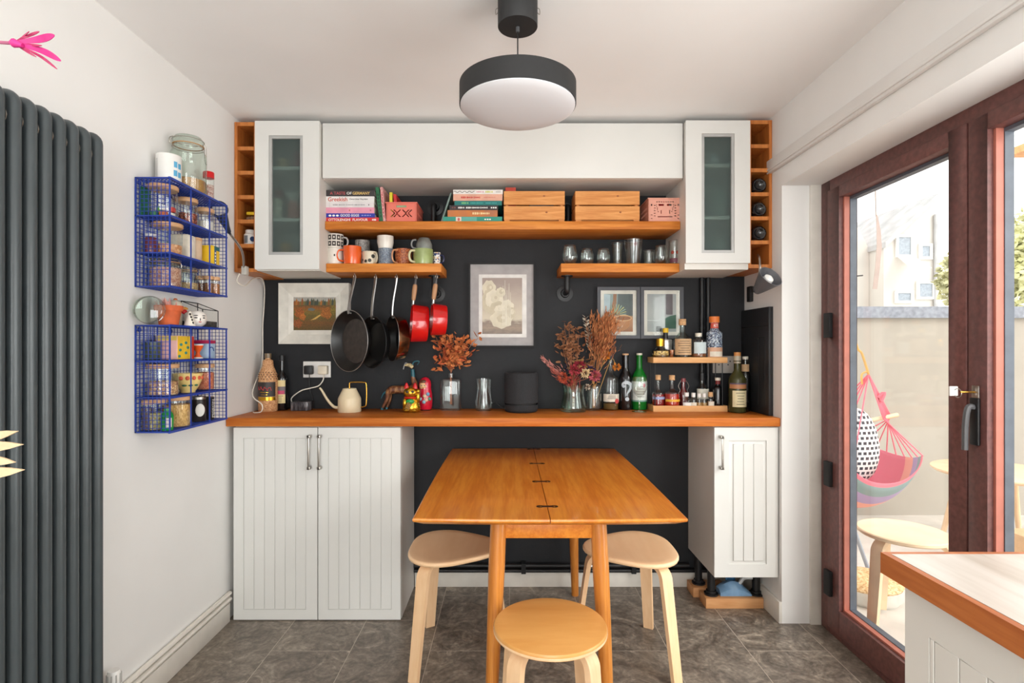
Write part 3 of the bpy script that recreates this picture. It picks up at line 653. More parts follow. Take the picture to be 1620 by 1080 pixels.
# ---------------------------------------------------------------- stools
def bent_leg(t, cx, cy, az, zs, rin, rk, rout, wid=0.052, th=0.018, mat=None, rb=0.05):
    d = Vector((math.cos(az), math.sin(az), 0)); p = Vector((cx, cy, 0)); zt = zs-th/2-0.0005
    pts = [p+d*rin+EZ*zt, p+d*(rk-rb*1.1)+EZ*zt]
    dn = Vector((rout-rk, -(zt)))                    # direction of the straight shank in the (radial, z) plane
    ang = math.atan2(dn.x, -dn.y)                    # splay from vertical
    for i in range(1, 9):
        a = (PI/2-ang)*i/8; pts.append(p+d*(rk-rb*1.1+rb*math.sin(a))+EZ*(zt-rb*(1-math.cos(a))))
    e = pts[-1]; re = (e-p).dot(d)
    for i in range(1, 7):
        k = i/6; pts.append(p+d*(re+(rout-re)*k)+EZ*(e.z*(1-k)))
    B().strip(pts, (-d.y, d.x, 0), [wid*0.8+wid*0.2*min(1, i/8) if i < 9 else wid*(1.0-0.22*(i-9)/7) for i in range(len(pts))], th).done('leg', mat, t, smooth=True, ang=50)
def tri_stool(label, cx, cy, flip, zs=0.45, mat='birch', lm='birchleg', grp=None, R=0.19):
    t = thing('stool', label, 'stool', (cx, cy, 0), grp)
    a0 = PI if flip else 0.0
    n = 48; rows = []
    for (k, z) in ((0.93, zs-0.021), (0.985, zs-0.017), (1.0, zs-0.011), (1.0, zs-0.006), (0.985, zs-0.001), (0.96, zs+0.0005), (0.8, zs-0.001), (0.5, zs-0.004), (0.2, zs-0.006)):
        rows.append([(cx+k*R*(1+0.095*math.cos(3*(2*PI*i/n-a0-PI)))*math.cos(2*PI*i/n), cy+k*R*(1+0.095*math.cos(3*(2*PI*i/n-a0-PI)))*math.sin(2*PI*i/n), z) for i in range(n)])
    B().rings(rows).done('seat', M[mat], t, smooth=True, ang=50)
    for k in range(3): bent_leg(t, cx, cy, a0+PI+k*2*PI/3, zs-0.021, 0.07, 0.192, 0.243, mat=M[lm])
    return t
tri_stool('pale birch stool with rounded triangular seat right of the table', 0.515, 2.262, False)
tri_stool('warmer birch stool with worn triangular seat left of the table', -0.245, 2.275, True, mat='birch')
t = thing('stool', 'round honey birch stool in front of the table', 'stool', (0.123, 1.635, 0))
scx, scy = 0.1225, 1.628
lt('seat', [(0, 0.429), (0.160, 0.429), (0.168, 0.431), (0.1705, 0.436), (0.1705, 0.444), (0.168, 0.449), (0.163, 0.4505), (0, 0.4505)], (scx, scy, 0), M['birchdark'], t, seg=64)
lt('seat_edge', [(0.1708, 0.4335), (0.1711, 0.435), (0.1711, 0.4395), (0.1708, 0.441)], (scx, scy, 0), M['birchleg'], t, seg=64)
for k in range(4): bent_leg(t, scx, scy, PI/4+k*PI/2+0.03, 0.429, 0.03, 0.158, 0.186, wid=0.05, th=0.02, mat=M['birchleg'], rb=0.05)
# ---------------------------------------------------------------- radiator
rad = thing('column_radiator', 'tall anthracite column radiator on the white wall', 'radiator', (XL+0.05, 1.37, 0.1))
xf, xbk, rt, zr0, zr1_ = -1.257, -1.297, 0.0165, 0.10, 1.936
for i in range(13):
    yy = 1.645-0.046*i
    zt = zr1_-rt; c_ = 0.02
    path = [(xf, yy, zr0), (xf, yy, zr0+0.3)]+[(xf, yy, zr0+0.3+(zt-0.02-zr0-0.3)*k/4) for k in range(1, 5)]
    path += [((xf+xbk)/2+0.02*math.cos(a), yy, zt-0.02+0.02*math.sin(a)) for a in [PI*k/10 for k in range(1, 10)]]
    path += [(xbk, yy, zt-0.02), (xbk, yy, zr0)]
    tb('column', path, rt, M['rad'], rad, 16)
for z in (1.862, 0.16): tb('header', [((xf+xbk)/2, 1.645, z), ((xf+xbk)/2, 1.645-0.046*12, z)], 0.019, M['rad'], rad, 14)
for i in range(12):
    for z in (1.862,): tb('joint_ring', [((xf+xbk)/2+0.0225*math.cos(a), 1.622-0.046*i, z+0.0225*math.sin(a)) for a in [k*PI/8 for k in range(16)]], 0.0025, M['steel'], rad, 6, True)
for z in (1.7, 0.4): bx('wall_bracket', XL, xbk-0.012, 1.24, 1.27, z-0.02, z+0.02, M['rad'], rad)
v = thing('radiator_valve', 'white plastic thermostat valve at the foot of the radiator', 'valve', (-1.277, 1.72, 0.2))
lt('valve_head', [(0, 0.0), (0.017, 0.0), (0.019, 0.004), (0.019, 0.05), (0.016, 0.056), (0, 0.056)], (-1.277, 1.745, 0.184), M['plastic'], v)
b = B()
for k in range(10): a = k*PI/5; b.box(-1.277+0.0192*math.cos(a)-0.0015, -1.277+0.0192*math.cos(a)+0.0015, 1.745+0.0192*math.sin(a)-0.0015, 1.745+0.0192*math.sin(a)+0.0015, 0.195, 0.23)
b.done('grip_ribs', col((190, 188, 184)), v)
tb('valve_body', [(-1.277, 1.745, 0.184), (-1.277, 1.745, 0.16), (-1.277, 1.664, 0.16)], 0.010, M['chrome'], v)
tb('feed_pipe', [(-1.277, 1.745, 0.16), (-1.277, 1.745, 0.001)], 0.0075, M['trim'], v)
# ---------------------------------------------------------------- pendant lamp
lx, ly = X(819, 1.70), 1.70
lamp = thing('pendant_lamp', 'round black drum pendant lamp with opal white diffuser', 'pendant lamp', (lx, ly, Z(174, ly)))
zrim = Z(174, ly)+0.012; rr = S(92, ly)
blk = pm('black_drum', (36, 36, 37), 0.6, var=0.06, scale=60, bump=0.05, bscale=300)
lt('drum', [(rr-0.012, 0.0), (rr, 0.0), (rr, 0.064), (rr-0.004, 0.066), (0, 0.066)], (lx, ly, zrim), blk, lamp, seg=72)
opal = pm('opal_diffuser', (224, 224, 228), 0.45, var=0.0)
lt('diffuser', [(rr-0.0125, 0.006), (rr-0.003, 0.0), (rr-0.003, -0.0035), (rr-0.008, -0.0065), (rr*0.88, -0.0125), (rr*0.6, -0.019), (rr*0.3, -0.0225), (0, -0.0235)], (lx, ly, zrim), opal, lamp, seg=72)
zcn = Z(43, ly)
lt('ceiling_canopy', [(0, 0), (0.0615, 0), (0.0625, 0.0015), (0.0625, ZC-zcn-0.0005), (0, ZC-zcn-0.0005)], (lx, ly, zcn), blk, lamp, seg=48)
tb('cord', [(lx, ly, zrim+0.066), (lx, ly, zcn)], 0.0021, M['black'], lamp)
tb('cord_grip', [(lx, ly, zcn-0.016), (lx, ly, zcn)], 0.006, M['grey'], lamp)
for s_ in (-1, 1): tb('canopy_hook', sm([(lx+s_*0.0625, ly, zcn+0.045), (lx+s_*0.069, ly, zcn+0.04), (lx+s_*0.069, ly, zcn+0.055), (lx+s_*0.0625, ly, zcn+0.06)], 4), 0.0012, M['steel'], lamp, 6)
# ---------------------------------------------------------------- blue wire shelf units on the left wall
XF = -1.2005; UY0, UY1 = 1.910, 2.291
def bars(b, p, q, r=0.0009):
    """thin square wire between two axis-aligned points"""
    x0, x1 = sorted((p[0], q[0])); y0, y1 = sorted((p[1], q[1])); z0, z1 = sorted((p[2], q[2]))
    b.box(x0-r, x1+r, y0-r, y1+r, z0-r, z1+r)
def wire_unit(label, z0, z1, tiers):
    t = thing('wire_shelf', label, 'wire shelf', (-1.262, 2.1, z0))
    xw = XL+0.004
    fr = B(); R = 0.0022
    for z in [z0, z1]+tiers:
        bars(fr, (XF, UY0, z), (XF, UY1, z), R); bars(fr, (xw, UY0, z), (xw, UY1, z), R); bars(fr, (xw, UY0, z), (XF, UY0, z), R); bars(fr, (xw, UY1, z), (XF, UY1, z), R)
    for x, y in ((xw, UY0), (XF, UY0), (xw, UY1), (XF, UY1)): bars(fr, (x, y, z0), (x, y, z1), R)
    fr.done('wire_frame', M['blue'], t)
    for k in (1, 2): f2 = B(); bars(f2, (XF, UY0+(UY1-UY0)*k/3, z0), (XF, UY0+(UY1-UY0)*k/3, z1), 0.0018); f2.done('front_upright', M['blue'], t)
    for y in (UY0, UY1):
        b = B(); n = 8
        for i in range(1, n): x = xw+(XF-xw)*i/n; bars(b, (x, y, z0), (x, y, z1))
        n = round((z1-z0)/0.0148)
        for i in range(1, n): z = z0+(z1-z0)*i/n; bars(b, (xw, y, z), (XF, y, z))
        o = b.done('side_mesh', M['blue'], t); o['kind'] = 'stuff'
    b = B(); n = 19
    for i in range(1, n): y = UY0+(UY1-UY0)*i/n; bars(b, (xw, y, z0), (xw, y, z1))
    n = round((z1-z0)/0.0172)
    for i in range(1, n): z = z0+(z1-z0)*i/n; bars(b, (xw, UY0, z), (xw, UY1, z))
    o = b.done('back_mesh', M['blue'], t); o['kind'] = 'stuff'
    for z in [z0, z1]+tiers:
        b = B(); n = 9
        for i in range(1, n): x = xw+(XF-xw)*i/n; bars(b, (x, UY0, z), (x, UY1, z), 0.0012)
        n = 26
        for i in range(1, n): y = UY0+(UY1-UY0)*i/n; bars(b, (xw, y, z), (XF, y, z), 0.0012)
        o = b.done('shelf_mesh', M['blue'], t); o['kind'] = 'stuff'
        lip = B(); bars(lip, (XF, UY0, z), (XF, UY1, z), 0.0036); lip.done('front_rail', M['blue'], t)
    for y in (UY0+0.012, (UY0+UY1)/2): b = B(); b.M = Matrix.Translation((xw+0.004, y, z1-0.014)) @ Matrix.Rotation(PI/2, 4, 'Y'); b.lathe([(0.004, 0), (0.009, 0), (0.009, 0.002), (0.004, 0.002)], (0,0,0), 14); b.done('hanging_eye', M['blue'], t)
    return t
UA = (1.497, 1.881, [1.616, 1.747]); UB = (0.981, 1.359, [1.1035, 1.233])
wire_unit('upper blue wire wall shelf stacked with jars', *UA)
wire_unit('lower blue wire wall shelf above the worktop end', *UB)
G = 0.0040                                     # items rest on top of the shelf wires
def ysh(px, x=-1.262): return F*(-x)/(CX-px)
def lid_jar(label, px, z, r, h, fill, fh, lid='beech', x=-1.264, name='storage_jar', fillm=None, lidh=0.016, cat='jar'):
    y = ysh(px, x); t = thing(name, label, cat, (x, y, z+G)); c = (x, y, z+G)
    lt('glass_body', [(0, 0.0), (r*0.93, 0.0), (r, 0.004), (r, h-lidh-0.0005)], c, M['glass'], t)
    if fill: lt('contents', [(0, 0.003), (r*0.93, 0.003), (r*0.95, 0.006), (r*0.95, fh), (r*0.5, fh+0.003), (0, fh+0.002)], c, fill, t)
    if lid: lt('lid', [(0, h-lidh), (r*0.98, h-lidh), (r*1.04, h-lidh+0.003), (r*1.04, h-0.002), (r*1.0, h), (0, h)], c, M[lid] if isinstance(lid, str) else lid, t)
    return t
def clip_jar(label, px, z, r, h, fill, fh, x=-1.264, neck=0.82, dirn=(0.6, -0.8)):
    y = ysh(px, x); c = (x, y, z+G); t = thing('clip_top_jar', label, 'jar', c)
    hb = h*0.84
    lt('glass_body', [(0, 0), (r*0.9, 0), (r, h*0.05), (r, h*0.62), (r*0.96, h*0.70), (r*neck, h*0.79), (r*neck, hb)], c, M['glassg'], t)
    if fill: lt('contents', [(0, 0.003), (r*0.9, 0.003), (r*0.95, h*0.06), (r*0.95, fh), (0, fh+0.002)], c, fill, t)
    lt('glass_lid', [(r*neck, hb+0.001), (r*neck*1.06, hb+0.003), (r*neck*1.06, h*0.93), (r*neck*0.9, h*0.99), (r*neck*0.5, h), (0, h)], c, M['glassg'], t)
    lt('rubber_seal', [(r*neck*1.0, hb-0.001), (r*neck*1.09, hb-0.0005), (r*neck*1.09, hb+0.0015), (r*neck, hb+0.002)], c, col((196, 150, 100)), t)
    cc = Vector(c); d = Vector((dirn[0], dirn[1], 0)).normalized(); u = Vector((-d.y, d.x, 0)); q = r*neck*1.09
    ring = [cc+(d*math.cos(a)+u*math.sin(a))*q+EZ*(hb*0.96) for a in [k*PI/10 for k in range(20)]]
    wr = B(); wr.tube(ring, 0.0012, 6, True); wr.tube([cc+(d*math.cos(a)+u*math.sin(a))*q+EZ*(h*0.93) for a in [k*PI/10 for k in range(20)]], 0.0012, 6, True)
    wr.done('wire_bail', M['steel'], t, smooth=True)
    p = cc+d*(q+0.001)
    tb('wire_latch', sm([p+EZ*h*0.95+u*0.008, p+d*0.008+EZ*h*0.88+u*0.008, p+d*0.01+EZ*h*0.66+u*0.006, p+d*0.014+EZ*h*0.60, p+d*0.01+EZ*h*0.66-u*0.006, p+d*0.008+EZ*h*0.88-u*0.008, p+EZ*h*0.95-u*0.008], 4), 0.0012, M['steel'], t, 6)
    p = cc-d*(q+0.001)
    tb('wire_hinge', sm([p+EZ*h*0.94, p-d*0.012+EZ*h*0.90, p-d*0.012+EZ*h*0.83, p+EZ*h*0.79], 4), 0.0016, M['steel'], t, 6)
    return t
# --- on top of the upper unit
z = UA[1]
y = ysh(267, -1.27); t = thing('paper_canister', 'white canister with light blue printed blocks beside the big clip jar', 'canister', (-1.27, y, z+G))
c = (-1.27, y, z+G); lt('canister', [(0, 0), (0.042, 0), (0.042, 0.108), (0.040, 0.110), (0, 0.110)], c, M['plastic'], t)
for i, (a0, z0_, z1_) in enumerate(((-0.62, 0.06, 0.082), (-0.62, 0.028, 0.050), (-0.2, 0.058, 0.078), (-0.2, 0.026, 0.046))):
    B().lathe([(0.0424, z0_), (0.0424, z1_)], c, 6, a0=a0-0.02*i, a1=a0+0.30).done('printed_block', col((92, 170, 210)), t, smooth=True)
for k in range(3): B().lathe([(0.0424, 0.018), (0.0424, 0.09)], c, 2, a0=-2.2+0.09*k, a1=-2.17+0.09*k).done('printed_line', col((150, 150, 150)), t)
clip_jar('large empty clip-top glass jar on top of the upper wire shelf', 298, z, 0.064, 0.222, pm('honey_dregs', (186, 136, 82), 0.4, var=0.2), 0.05, x=-1.262, neck=0.80, dirn=(0.55, 0.83))
y = ysh(330, -1.262); c = (-1.262, y, z+G); t = thing('spice_jar', 'slim jar with bright red lid on the upper wire shelf', 'jar', c)
lt('glass_body', [(0, 0), (0.0195, 0), (0.021, 0.003), (0.021, 0.10), (0.018, 0.105)], c, M['glass'], t); lt('contents', [(0, 0.003), (0.0195, 0.003), (0.0195, 0.075), (0, 0.075)], c, speck('pink_grain', [(206, 170, 160), (186, 130, 120), (220, 196, 186)], 180), t)
lt('lid', [(0, 0.105), (0.0215, 0.105), (0.0215, 0.128), (0.0195, 0.131), (0, 0.131)], c, col((214, 22, 30), 0.3), t)
# --- upper unit, top tier
z = UA[2][1]
t = lid_jar('wooden-lidded jar of coloured sweets in the upper shelf top tier', 258, z, 0.048, 0.118, None, 0)
c = Vector((-1.264, ysh(258, -1.264), z+G)); random.seed(5)
for i, (dx, dy, hz, cc_) in enumerate(((0.016, -0.022, 0.012, (214, 110, 50)), (0.026, 0.004, 0.012, (236, 232, 226)), (-0.018, -0.02, 0.012, (60, 140, 80)), (0.0, 0.02, 0.012, (220, 70, 60)), (-0.02, 0.012, 0.012, (238, 214, 80)), (0.012, -0.012, 0.036, (238, 236, 230)), (-0.012, 0.006, 0.036, (120, 176, 60)), (0.02, 0.016, 0.036, (206, 60, 54)))):
    B().box(c.x+dx-0.011, c.x+dx+0.011, c.y+dy-0.011, c.y+dy+0.011, c.z+hz-0.009, c.z+hz+0.009).done('wrapped_sweet', col(cc_), t, bevel=0.003)
lid_jar('wooden-lidded jar of dark dried fruit in the upper shelf top tier', 296, z, 0.037, 0.112, speck('dried_fruit', [(110, 44, 36), (150, 70, 50), (84, 34, 30), (186, 110, 84)], 150), 0.052)
lid_jar('wooden-lidded jar of white sugar in the upper shelf top tier', 324, z, 0.034, 0.104, pm('sugar', (222, 216, 208), 0.8, var=0.05), 0.05)
B().box(-1.318, -1.312, 1.925, 1.975, z+G, z+G+0.105).done('tea_packet', col((40, 120, 84)), None); tag(bpy.data.objects['tea_packet'], 'slim green packet against the wall in the top tier', 'packet')
# --- upper unit, middle tier
z = UA[2][0]
lid_jar('wooden-lidded jar of nuts in the upper shelf middle tier', 265, z, 0.049, 0.118, speck('nuts', [(206, 150, 104), (190, 128, 84), (222, 176, 134)], 110), 0.038)
y = 1.934; x = -1.282; c = (x, y, z+G); t = thing('jam_jar', 'small maroon jar at the near end of the middle tier', 'jar', c)
lt('jar', [(0, 0), (0.019, 0), (0.02, 0.003), (0.02, 0.05), (0.017, 0.054), (0, 0.054)], c, col((112, 50, 56), 0.25), t); lt('lid', [(0, 0.0545), (0.019, 0.0545), (0.019, 0.065), (0, 0.065)], c, col((226, 222, 214)), t)
def packet(name, label, cat, x0, x1, y0, y1, z, h, m, bevel=0.004): return tag(B().box(x0, x1, y0, y1, z+G, z+G+h).done(name, m, None, bevel=bevel), label, cat)
packet('flour_bag', 'cream paper bag between jar and yellow box in the middle tier', 'bag', -1.30, -1.225, 2.06, 2.115, z, 0.095, M['paper'], 0.008)
t = thing('pasta_tube', 'rolled beige tube standing in the middle tier', 'tube', (-1.255, 2.155, z+G)); c = (-1.255, 2.155, z+G)
lt('tube', [(0.0, 0.002), (0.024, 0.0), (0.0255, 0.002), (0.0255, 0.085), (0.0, 0.085)], c, col((214, 186, 156)), t); lt('tube_lid', [(0, 0.0852), (0.0265, 0.0852), (0.0265, 0.097), (0, 0.097)], c, M['beech'], t)
t = thing('tea_box', 'bright yellow and teal box at the far end of the middle tier', 'box', (-1.25, 2.24, z+G))
B().box(-1.30, -1.208, 2.195, 2.252, z+G, z+G+0.077).done('box', col((240, 196, 40)), t, bevel=0.001); bx('teal_band', -1.2085, -1.2072, 2.212, 2.2515, z+G+0.06, z+G+0.0765, col((20, 96, 104)), t)
bx('printed_strip', -1.2085, -1.2072, 2.212, 2.226, z+G+0.002, z+G+0.06, col((60, 84, 130)), t)
for k in range(4): B().box(-1.2074, -1.2066, 2.215, 2.222, z+G+0.006+k*0.013, z+G+0.013+k*0.013).done('printed_dot', M['whiteink'], t)
# --- upper unit, bottom tier
z = UA[0]
clip_jar('squat clip-top jar of pale pink beans in the bottom tier', 262, z, 0.052, 0.108, speck('beans', [(206, 150, 132), (222, 176, 160), (186, 124, 108)], 240), 0.07, neck=0.86, dirn=(0.3, 0.95))
clip_jar('small clip-top jar beside the pink beans in the bottom tier', 297, z, 0.036, 0.092, speck('oats', [(196, 160, 120), (178, 136, 96), (214, 184, 146)], 240), 0.03, x=-1.25, neck=0.86, dirn=(0.8, 0.6))
for (px, xx, lab, cc_) in ((318, -1.278, 'spice jar of brown seeds beside the small clip jar', (130, 80, 54)), (330, -1.246, 'front spice jar of brown powder in the bottom tier', (150, 96, 60)), (340, -1.235, 'last spice jar of orange powder in the bottom tier', (190, 120, 66))):
    lid_jar(lab, px, z, 0.019, 0.075, speck('spice_%d' % px, [cc_, tuple(int(v*0.8) for v in cc_)], 260), 0.045, 'beech', xx, 'spice_jar', lidh=0.014)
# --- on top of the lower unit
z = UB[1]
y = ysh(222, -1.27); t = thing('glass_lid', 'round glass lid leaning at the near end of the lower wire shelf', 'lid', (-1.27, y, z+G))
Mx = Matrix.Translation((-1.272, 1.912, z+G+0.0505)) @ Matrix.Rotation(math.radians(14), 4, 'Z') @ Matrix.Rotation(math.radians(86), 4, 'X')
b = B(); b.M = Mx; b.lathe([(0, 0.0), (0.043, 0.0), (0.0465, 0.002), (0.0465, 0.022), (0.043, 0.0245), (0, 0.0245)], (0,0,0), 36); b.done('glass_disc', M['glassg'], t, smooth=True)
b = B(); b.M = Mx; b.lathe([(0.0468, -0.002), (0.0502, -0.001), (0.0502, 0.003), (0.0468, 0.004), (0.0468, -0.002)], (0,0,0), 36); b.done('lid_rim', M['glasssmoke'], t, smooth=True)
y = ysh(267, -1.252); c = (-1.252, y, z+G); t = thing('flower_pot', 'terracotta flower pot with pink sprigs on the lower wire shelf', 'flower pot', c)
lt('pot', [(0, 0), (0.031, 0), (0.041, 0.052), (0.0455, 0.052), (0.047, 0.0715), (0.0435, 0.0715), (0.042, 0.058), (0, 0.056)], c, M['terra'], t)
b = B(); random.seed(8)
for k in range(22): b.leaf((c[0]+random.uniform(-.03,.02), c[1]+random.uniform(-.03,.02), c[2]+0.055), (random.uniform(-.5,.2), random.uniform(-.7,.3), 1), random.uniform(.03,.055), 0.010)
b.done('pink_sprigs', col((222, 160, 150)), t)
# ceramic hen/cat
c = Vector((-1.298, 2.10, z+G)); t = thing('ceramic_bird', 'cream ceramic bird with a red comb between the terracotta pot and the terrarium', 'ornament', c)
lt('bird_body', [(0, 0), (0.021, 0.0), (0.0235, 0.02), (0.022, 0.045), (0.020, 0.058), (0.0235, 0.076), (0.021, 0.092), (0.010, 0.102), (0, 0.103)], c, col((232, 222, 200), 0.3), t)
B().leaf(c+Vector((0.02, 0.012, 0.075)), (0.8, 0.5, -0.3), 0.022, 0.012).done('beak', col((214, 150, 60)), t)
b = B(); b.ball(c+Vector((0.024, 0.018, 0.058)), (0.010, 0.012, 0.010), 10, 6); b.done('red_wattle', col((206, 30, 40)), t, smooth=True)
b = B(); b.ball(c+Vector((0.0, 0.0, 0.104)), (0.007, 0.008, 0.006), 10, 6); b.done('comb', col((214, 110, 60)), t, smooth=True)
# painted triangular piece
t = thing('painted_cone', 'small white cone with dark painted leaves beside the terracotta pot', 'ornament', (-1.222, 2.055, z+G))
lt('cone', [(0, 0), (0.021, 0), (0.02, 0.004), (0.004, 0.056), (0, 0.058)], (-1.222, 2.066, z+G), col((236, 230, 216), 0.35), t)
for k in range(4): b = B(); b.ball((-1.222+0.0155-0.0035*k, 2.066-0.006, z+G+0.012+k*0.011), (0.004, 0.0035, 0.005), 8, 5); b.done('painted_leaf', M['ink'], t, smooth=True)
c = Vector((-1.240, ysh(309, -1.240), z+G)); t = thing('face_pot', 'round white pot with a painted face on the lower wire shelf', 'ornament', c)
lt('pot', [(0, 0), (0.022, 0.0), (0.036, 0.012), (0.0415, 0.032), (0.036, 0.052), (0.022, 0.062), (0.019, 0.060), (0, 0.052)], c, col((236, 230, 222), 0.3), t)
def facebit(name, az, zz, w_, h_, m):
    r = 0.0412-abs(zz-0.032)**2*9.0
    b = B(); b.M = Matrix.Translation(c+Vector((r*math.cos(az), r*math.sin(az), zz))) @ Matrix.Rotation(az+PI/2, 4, 'Z'); b.ball((0,0,0), (w_, 0.0012, h_), 10, 6); b.done(name, m, t, smooth=True)
for az, s_ in ((-1.0, 1), (-0.25, 1)): facebit('painted_eye', az, 0.034, 0.0065, 0.0025, M['ink']); facebit('painted_brow', az, 0.043, 0.008, 0.0018, M['ink'])
facebit('painted_nose', -0.62, 0.028, 0.002, 0.006, M['ink']); facebit('painted_mouth', -0.62, 0.018, 0.006, 0.002, col((196, 90, 90)))
# terrarium: dark edged glass box with sloping roof and soil
tx0_, tx1_, tya, tyb, tz = -1.318, -1.232, 2.17, 2.285, z+G
t = thing('terrarium', 'black-edged glass terrarium box at the far end of the lower shelf', 'terrarium', (-1.275, 2.22, tz))
cr = [(tx0_, tya), (tx1_, tya), (tx1_, tyb), (tx0_, tyb)]
hgt = {0: 0.105, 1: 0.072, 2: 0.072, 3: 0.105}
e = B()
for i in range(4):
    a, c_ = cr[i], cr[(i+1) % 4]
    e.tube([(a[0], a[1], tz+0.0018), (c_[0], c_[1], tz+0.0018)], 0.0018, 6); e.tube([(a[0], a[1], tz+hgt[i]), (c_[0], c_[1], tz+hgt[(i+1) % 4])], 0.0018, 6); e.tube([(a[0], a[1], tz+0.0018), (a[0], a[1], tz+hgt[i])], 0.0018, 6)
e.done('metal_edges', M['blackm'], t, smooth=True)
for i in range(4):
    a, c_ = cr[i], cr[(i+1) % 4]
    B().add([(a[0], a[1], tz+0.002), (c_[0], c_[1], tz+0.002), (c_[0], c_[1], tz+hgt[(i+1) % 4]), (a[0], a[1], tz+hgt[i])], [(0,1,2,3)]).done('glass_side', M['pane'], t)
bx('soil', tx0_+0.003, tx1_-0.003, tya+0.003, tyb-0.003, tz+0.002, tz+0.026, speck('soil', [(58, 52, 50), (84, 78, 74), (40, 36, 34)], 300), t)
b = B(); b.ball((-1.25, 2.20, tz+0.0355), (0.014, 0.014, 0.0085), 12, 8); b.done('pebble', col((176, 140, 90)), t, smooth=True)
# --- lower unit, top tier
z = UB[2][1]
c = Vector((-1.292, 1.956, z+G)); t = thing('mug', 'dark green mug at the near end of the lower shelf top tier', 'mug', c)
lt('mug_body', [(0, 0), (0.024, 0), (0.026, 0.003), (0.027, 0.066), (0.0245, 0.066), (0.023, 0.006), (0, 0.005)], c, col((74, 84, 66), 0.3), t)
tb('handle', sm([c+Vector((0.004, -0.0255, 0.056)), c+Vector((0.006, -0.032, 0.05)), c+Vector((0.006, -0.032, 0.025)), c+Vector((0.004, -0.0255, 0.014))], 5), 0.0035, col((74, 84, 66), 0.3), t)
t = thing('gift_box', 'pink and yellow patterned box with teal drops in the lower shelf', 'box', (-1.25, 2.03, z+G))
B().box(-1.295, -1.216, 1.978, 2.082, z+G, z+G+0.088).done('box', col((226, 176, 168)), t, bevel=0.002)
bx('yellow_face', -1.2164, -1.2152, 1.98, 2.068, z+G+0.002, z+G+0.086, col((238, 196, 50)), t); bx('yellow_band', -1.294, -1.217, 1.9772, 1.979, z+G+0.07, z+G+0.086, col((214, 186, 90)), t)
bx('red_stripe', -1.2164, -1.2150, 2.068, 2.081, z+G+0.002, z+G+0.086, col((196, 40, 24)), t)
for (yy, zz) in ((2.03, 0.062), (2.042, 0.044), (2.03, 0.024), (1.99, 0.012), (2.0, 0.055), (1.995, 0.035)):
    b = B(); b.ball((-1.2150, yy, z+G+zz), (0.001, 0.009, 0.0055), 10, 6); b.done('teal_drop', col((60, 140, 130)), t, smooth=True)
packet('matchbox', 'narrow red and cream box behind the teal-drop box', 'box', -1.30, -1.225, 2.085, 2.10, z, 0.08, col((206, 70, 52)), 0.001)
c = Vector((-1.27, 2.122, z+G)); tag(lt('ramekin', [(0, 0), (0.014, 0), (0.016, 0.002), (0.0165, 0.045), (0.0145, 0.045), (0.0135, 0.004), (0, 0.004)], c, col((206, 200, 190), 0.3)), 'small pale grey pot beside the orange egg cup', 'pot')
c = Vector((-1.235, ysh(313, -1.235), z+G)); t = thing('egg_cup', 'orange footed egg cup in the lower wire shelf', 'egg cup', c)
lt('cup', [(0, 0), (0.018, 0), (0.018, 0.004), (0.008, 0.016), (0.007, 0.026), (0.018, 0.044), (0.020, 0.054), (0.018, 0.054), (0.012, 0.042), (0, 0.032)], c, col((226, 92, 32), 0.25), t)
lt('cup_rim', [(0.0202, 0.0525), (0.0206, 0.054), (0.0202, 0.0565), (0.0178, 0.0565), (0.0178, 0.054)], c, M['whiteink'], t); lt('foot_ring', [(0.0182, 0.0002), (0.0188, 0.002), (0.0188, 0.0055), (0.0178, 0.006)], c, M['whiteink'], t)
t = thing('tea_tin', 'pale blue tin with a crimson lid in the lower wire shelf', 'tin', (-1.26, 2.225, z+G))
bx('tin', -1.30, -1.222, 2.185, 2.245, z+G, z+G+0.06, col((170, 196, 222)), t, bevel=0.002); bx('lid', -1.301, -1.221, 2.184, 2.246, z+G+0.0605, z+G+0.074, col((176, 30, 80)), t, bevel=0.002)
tb('printed_arch', [(-1.2215, 2.215+0.016*math.cos(a), z+G+0.03+0.016*math.sin(a)) for a in [PI*k/8 for k in range(9)]], 0.002, col((40, 80, 150)), t, 6)
# --- lower unit, middle tier
z = UB[2][0]
lid_jar('wooden-lidded jar of mixed grains in the lower shelf middle tier', 258, z, 0.050, 0.114, speck('grains', [(206, 160, 110), (180, 130, 90), (150, 110, 84), (226, 190, 146)], 170), 0.05)
c = Vector((-1.248, ysh(297, -1.248), z+G)); t = thing('bowl', 'yellow bowl painted with red flowers in the lower wire shelf', 'bowl', c)
lt('bowl_body', [(0, 0), (0.026, 0.0), (0.026, 0.006), (0.036, 0.018), (0.048, 0.045), (0.0515, 0.074), (0.049, 0.074), (0.045, 0.046), (0.032, 0.02), (0, 0.012)], c, col((232, 204, 132), 0.3), t)
for a in (-1.5, -1.05, -0.6, -0.15, 0.3):
    b = B(); b.ball(c+Vector((0.0502*math.cos(a), 0.0502*math.sin(a), 0.057)), (0.008*abs(math.sin(a))+0.0015, 0.008*abs(math.cos(a))+0.0015, 0.008), 10, 6); b.done('painted_flower', col((214, 96, 66)), t, smooth=True)
for a in (-1.3, -0.8, -0.3):
    b = B(); b.ball(c+Vector((0.0425*math.cos(a), 0.0425*math.sin(a), 0.029)), (0.009*abs(math.sin(a))+0.0015, 0.009*abs(math.cos(a))+0.0015, 0.004), 10, 6); b.done('painted_leaf', col((70, 120, 90)), t, smooth=True)
lid_jar('wooden-lidded jar of orange lentils in the lower shelf middle tier', 324, z, 0.035, 0.106, speck('lentils', [(214, 120, 84), (196, 100, 70), (226, 144, 108)], 240), 0.07)
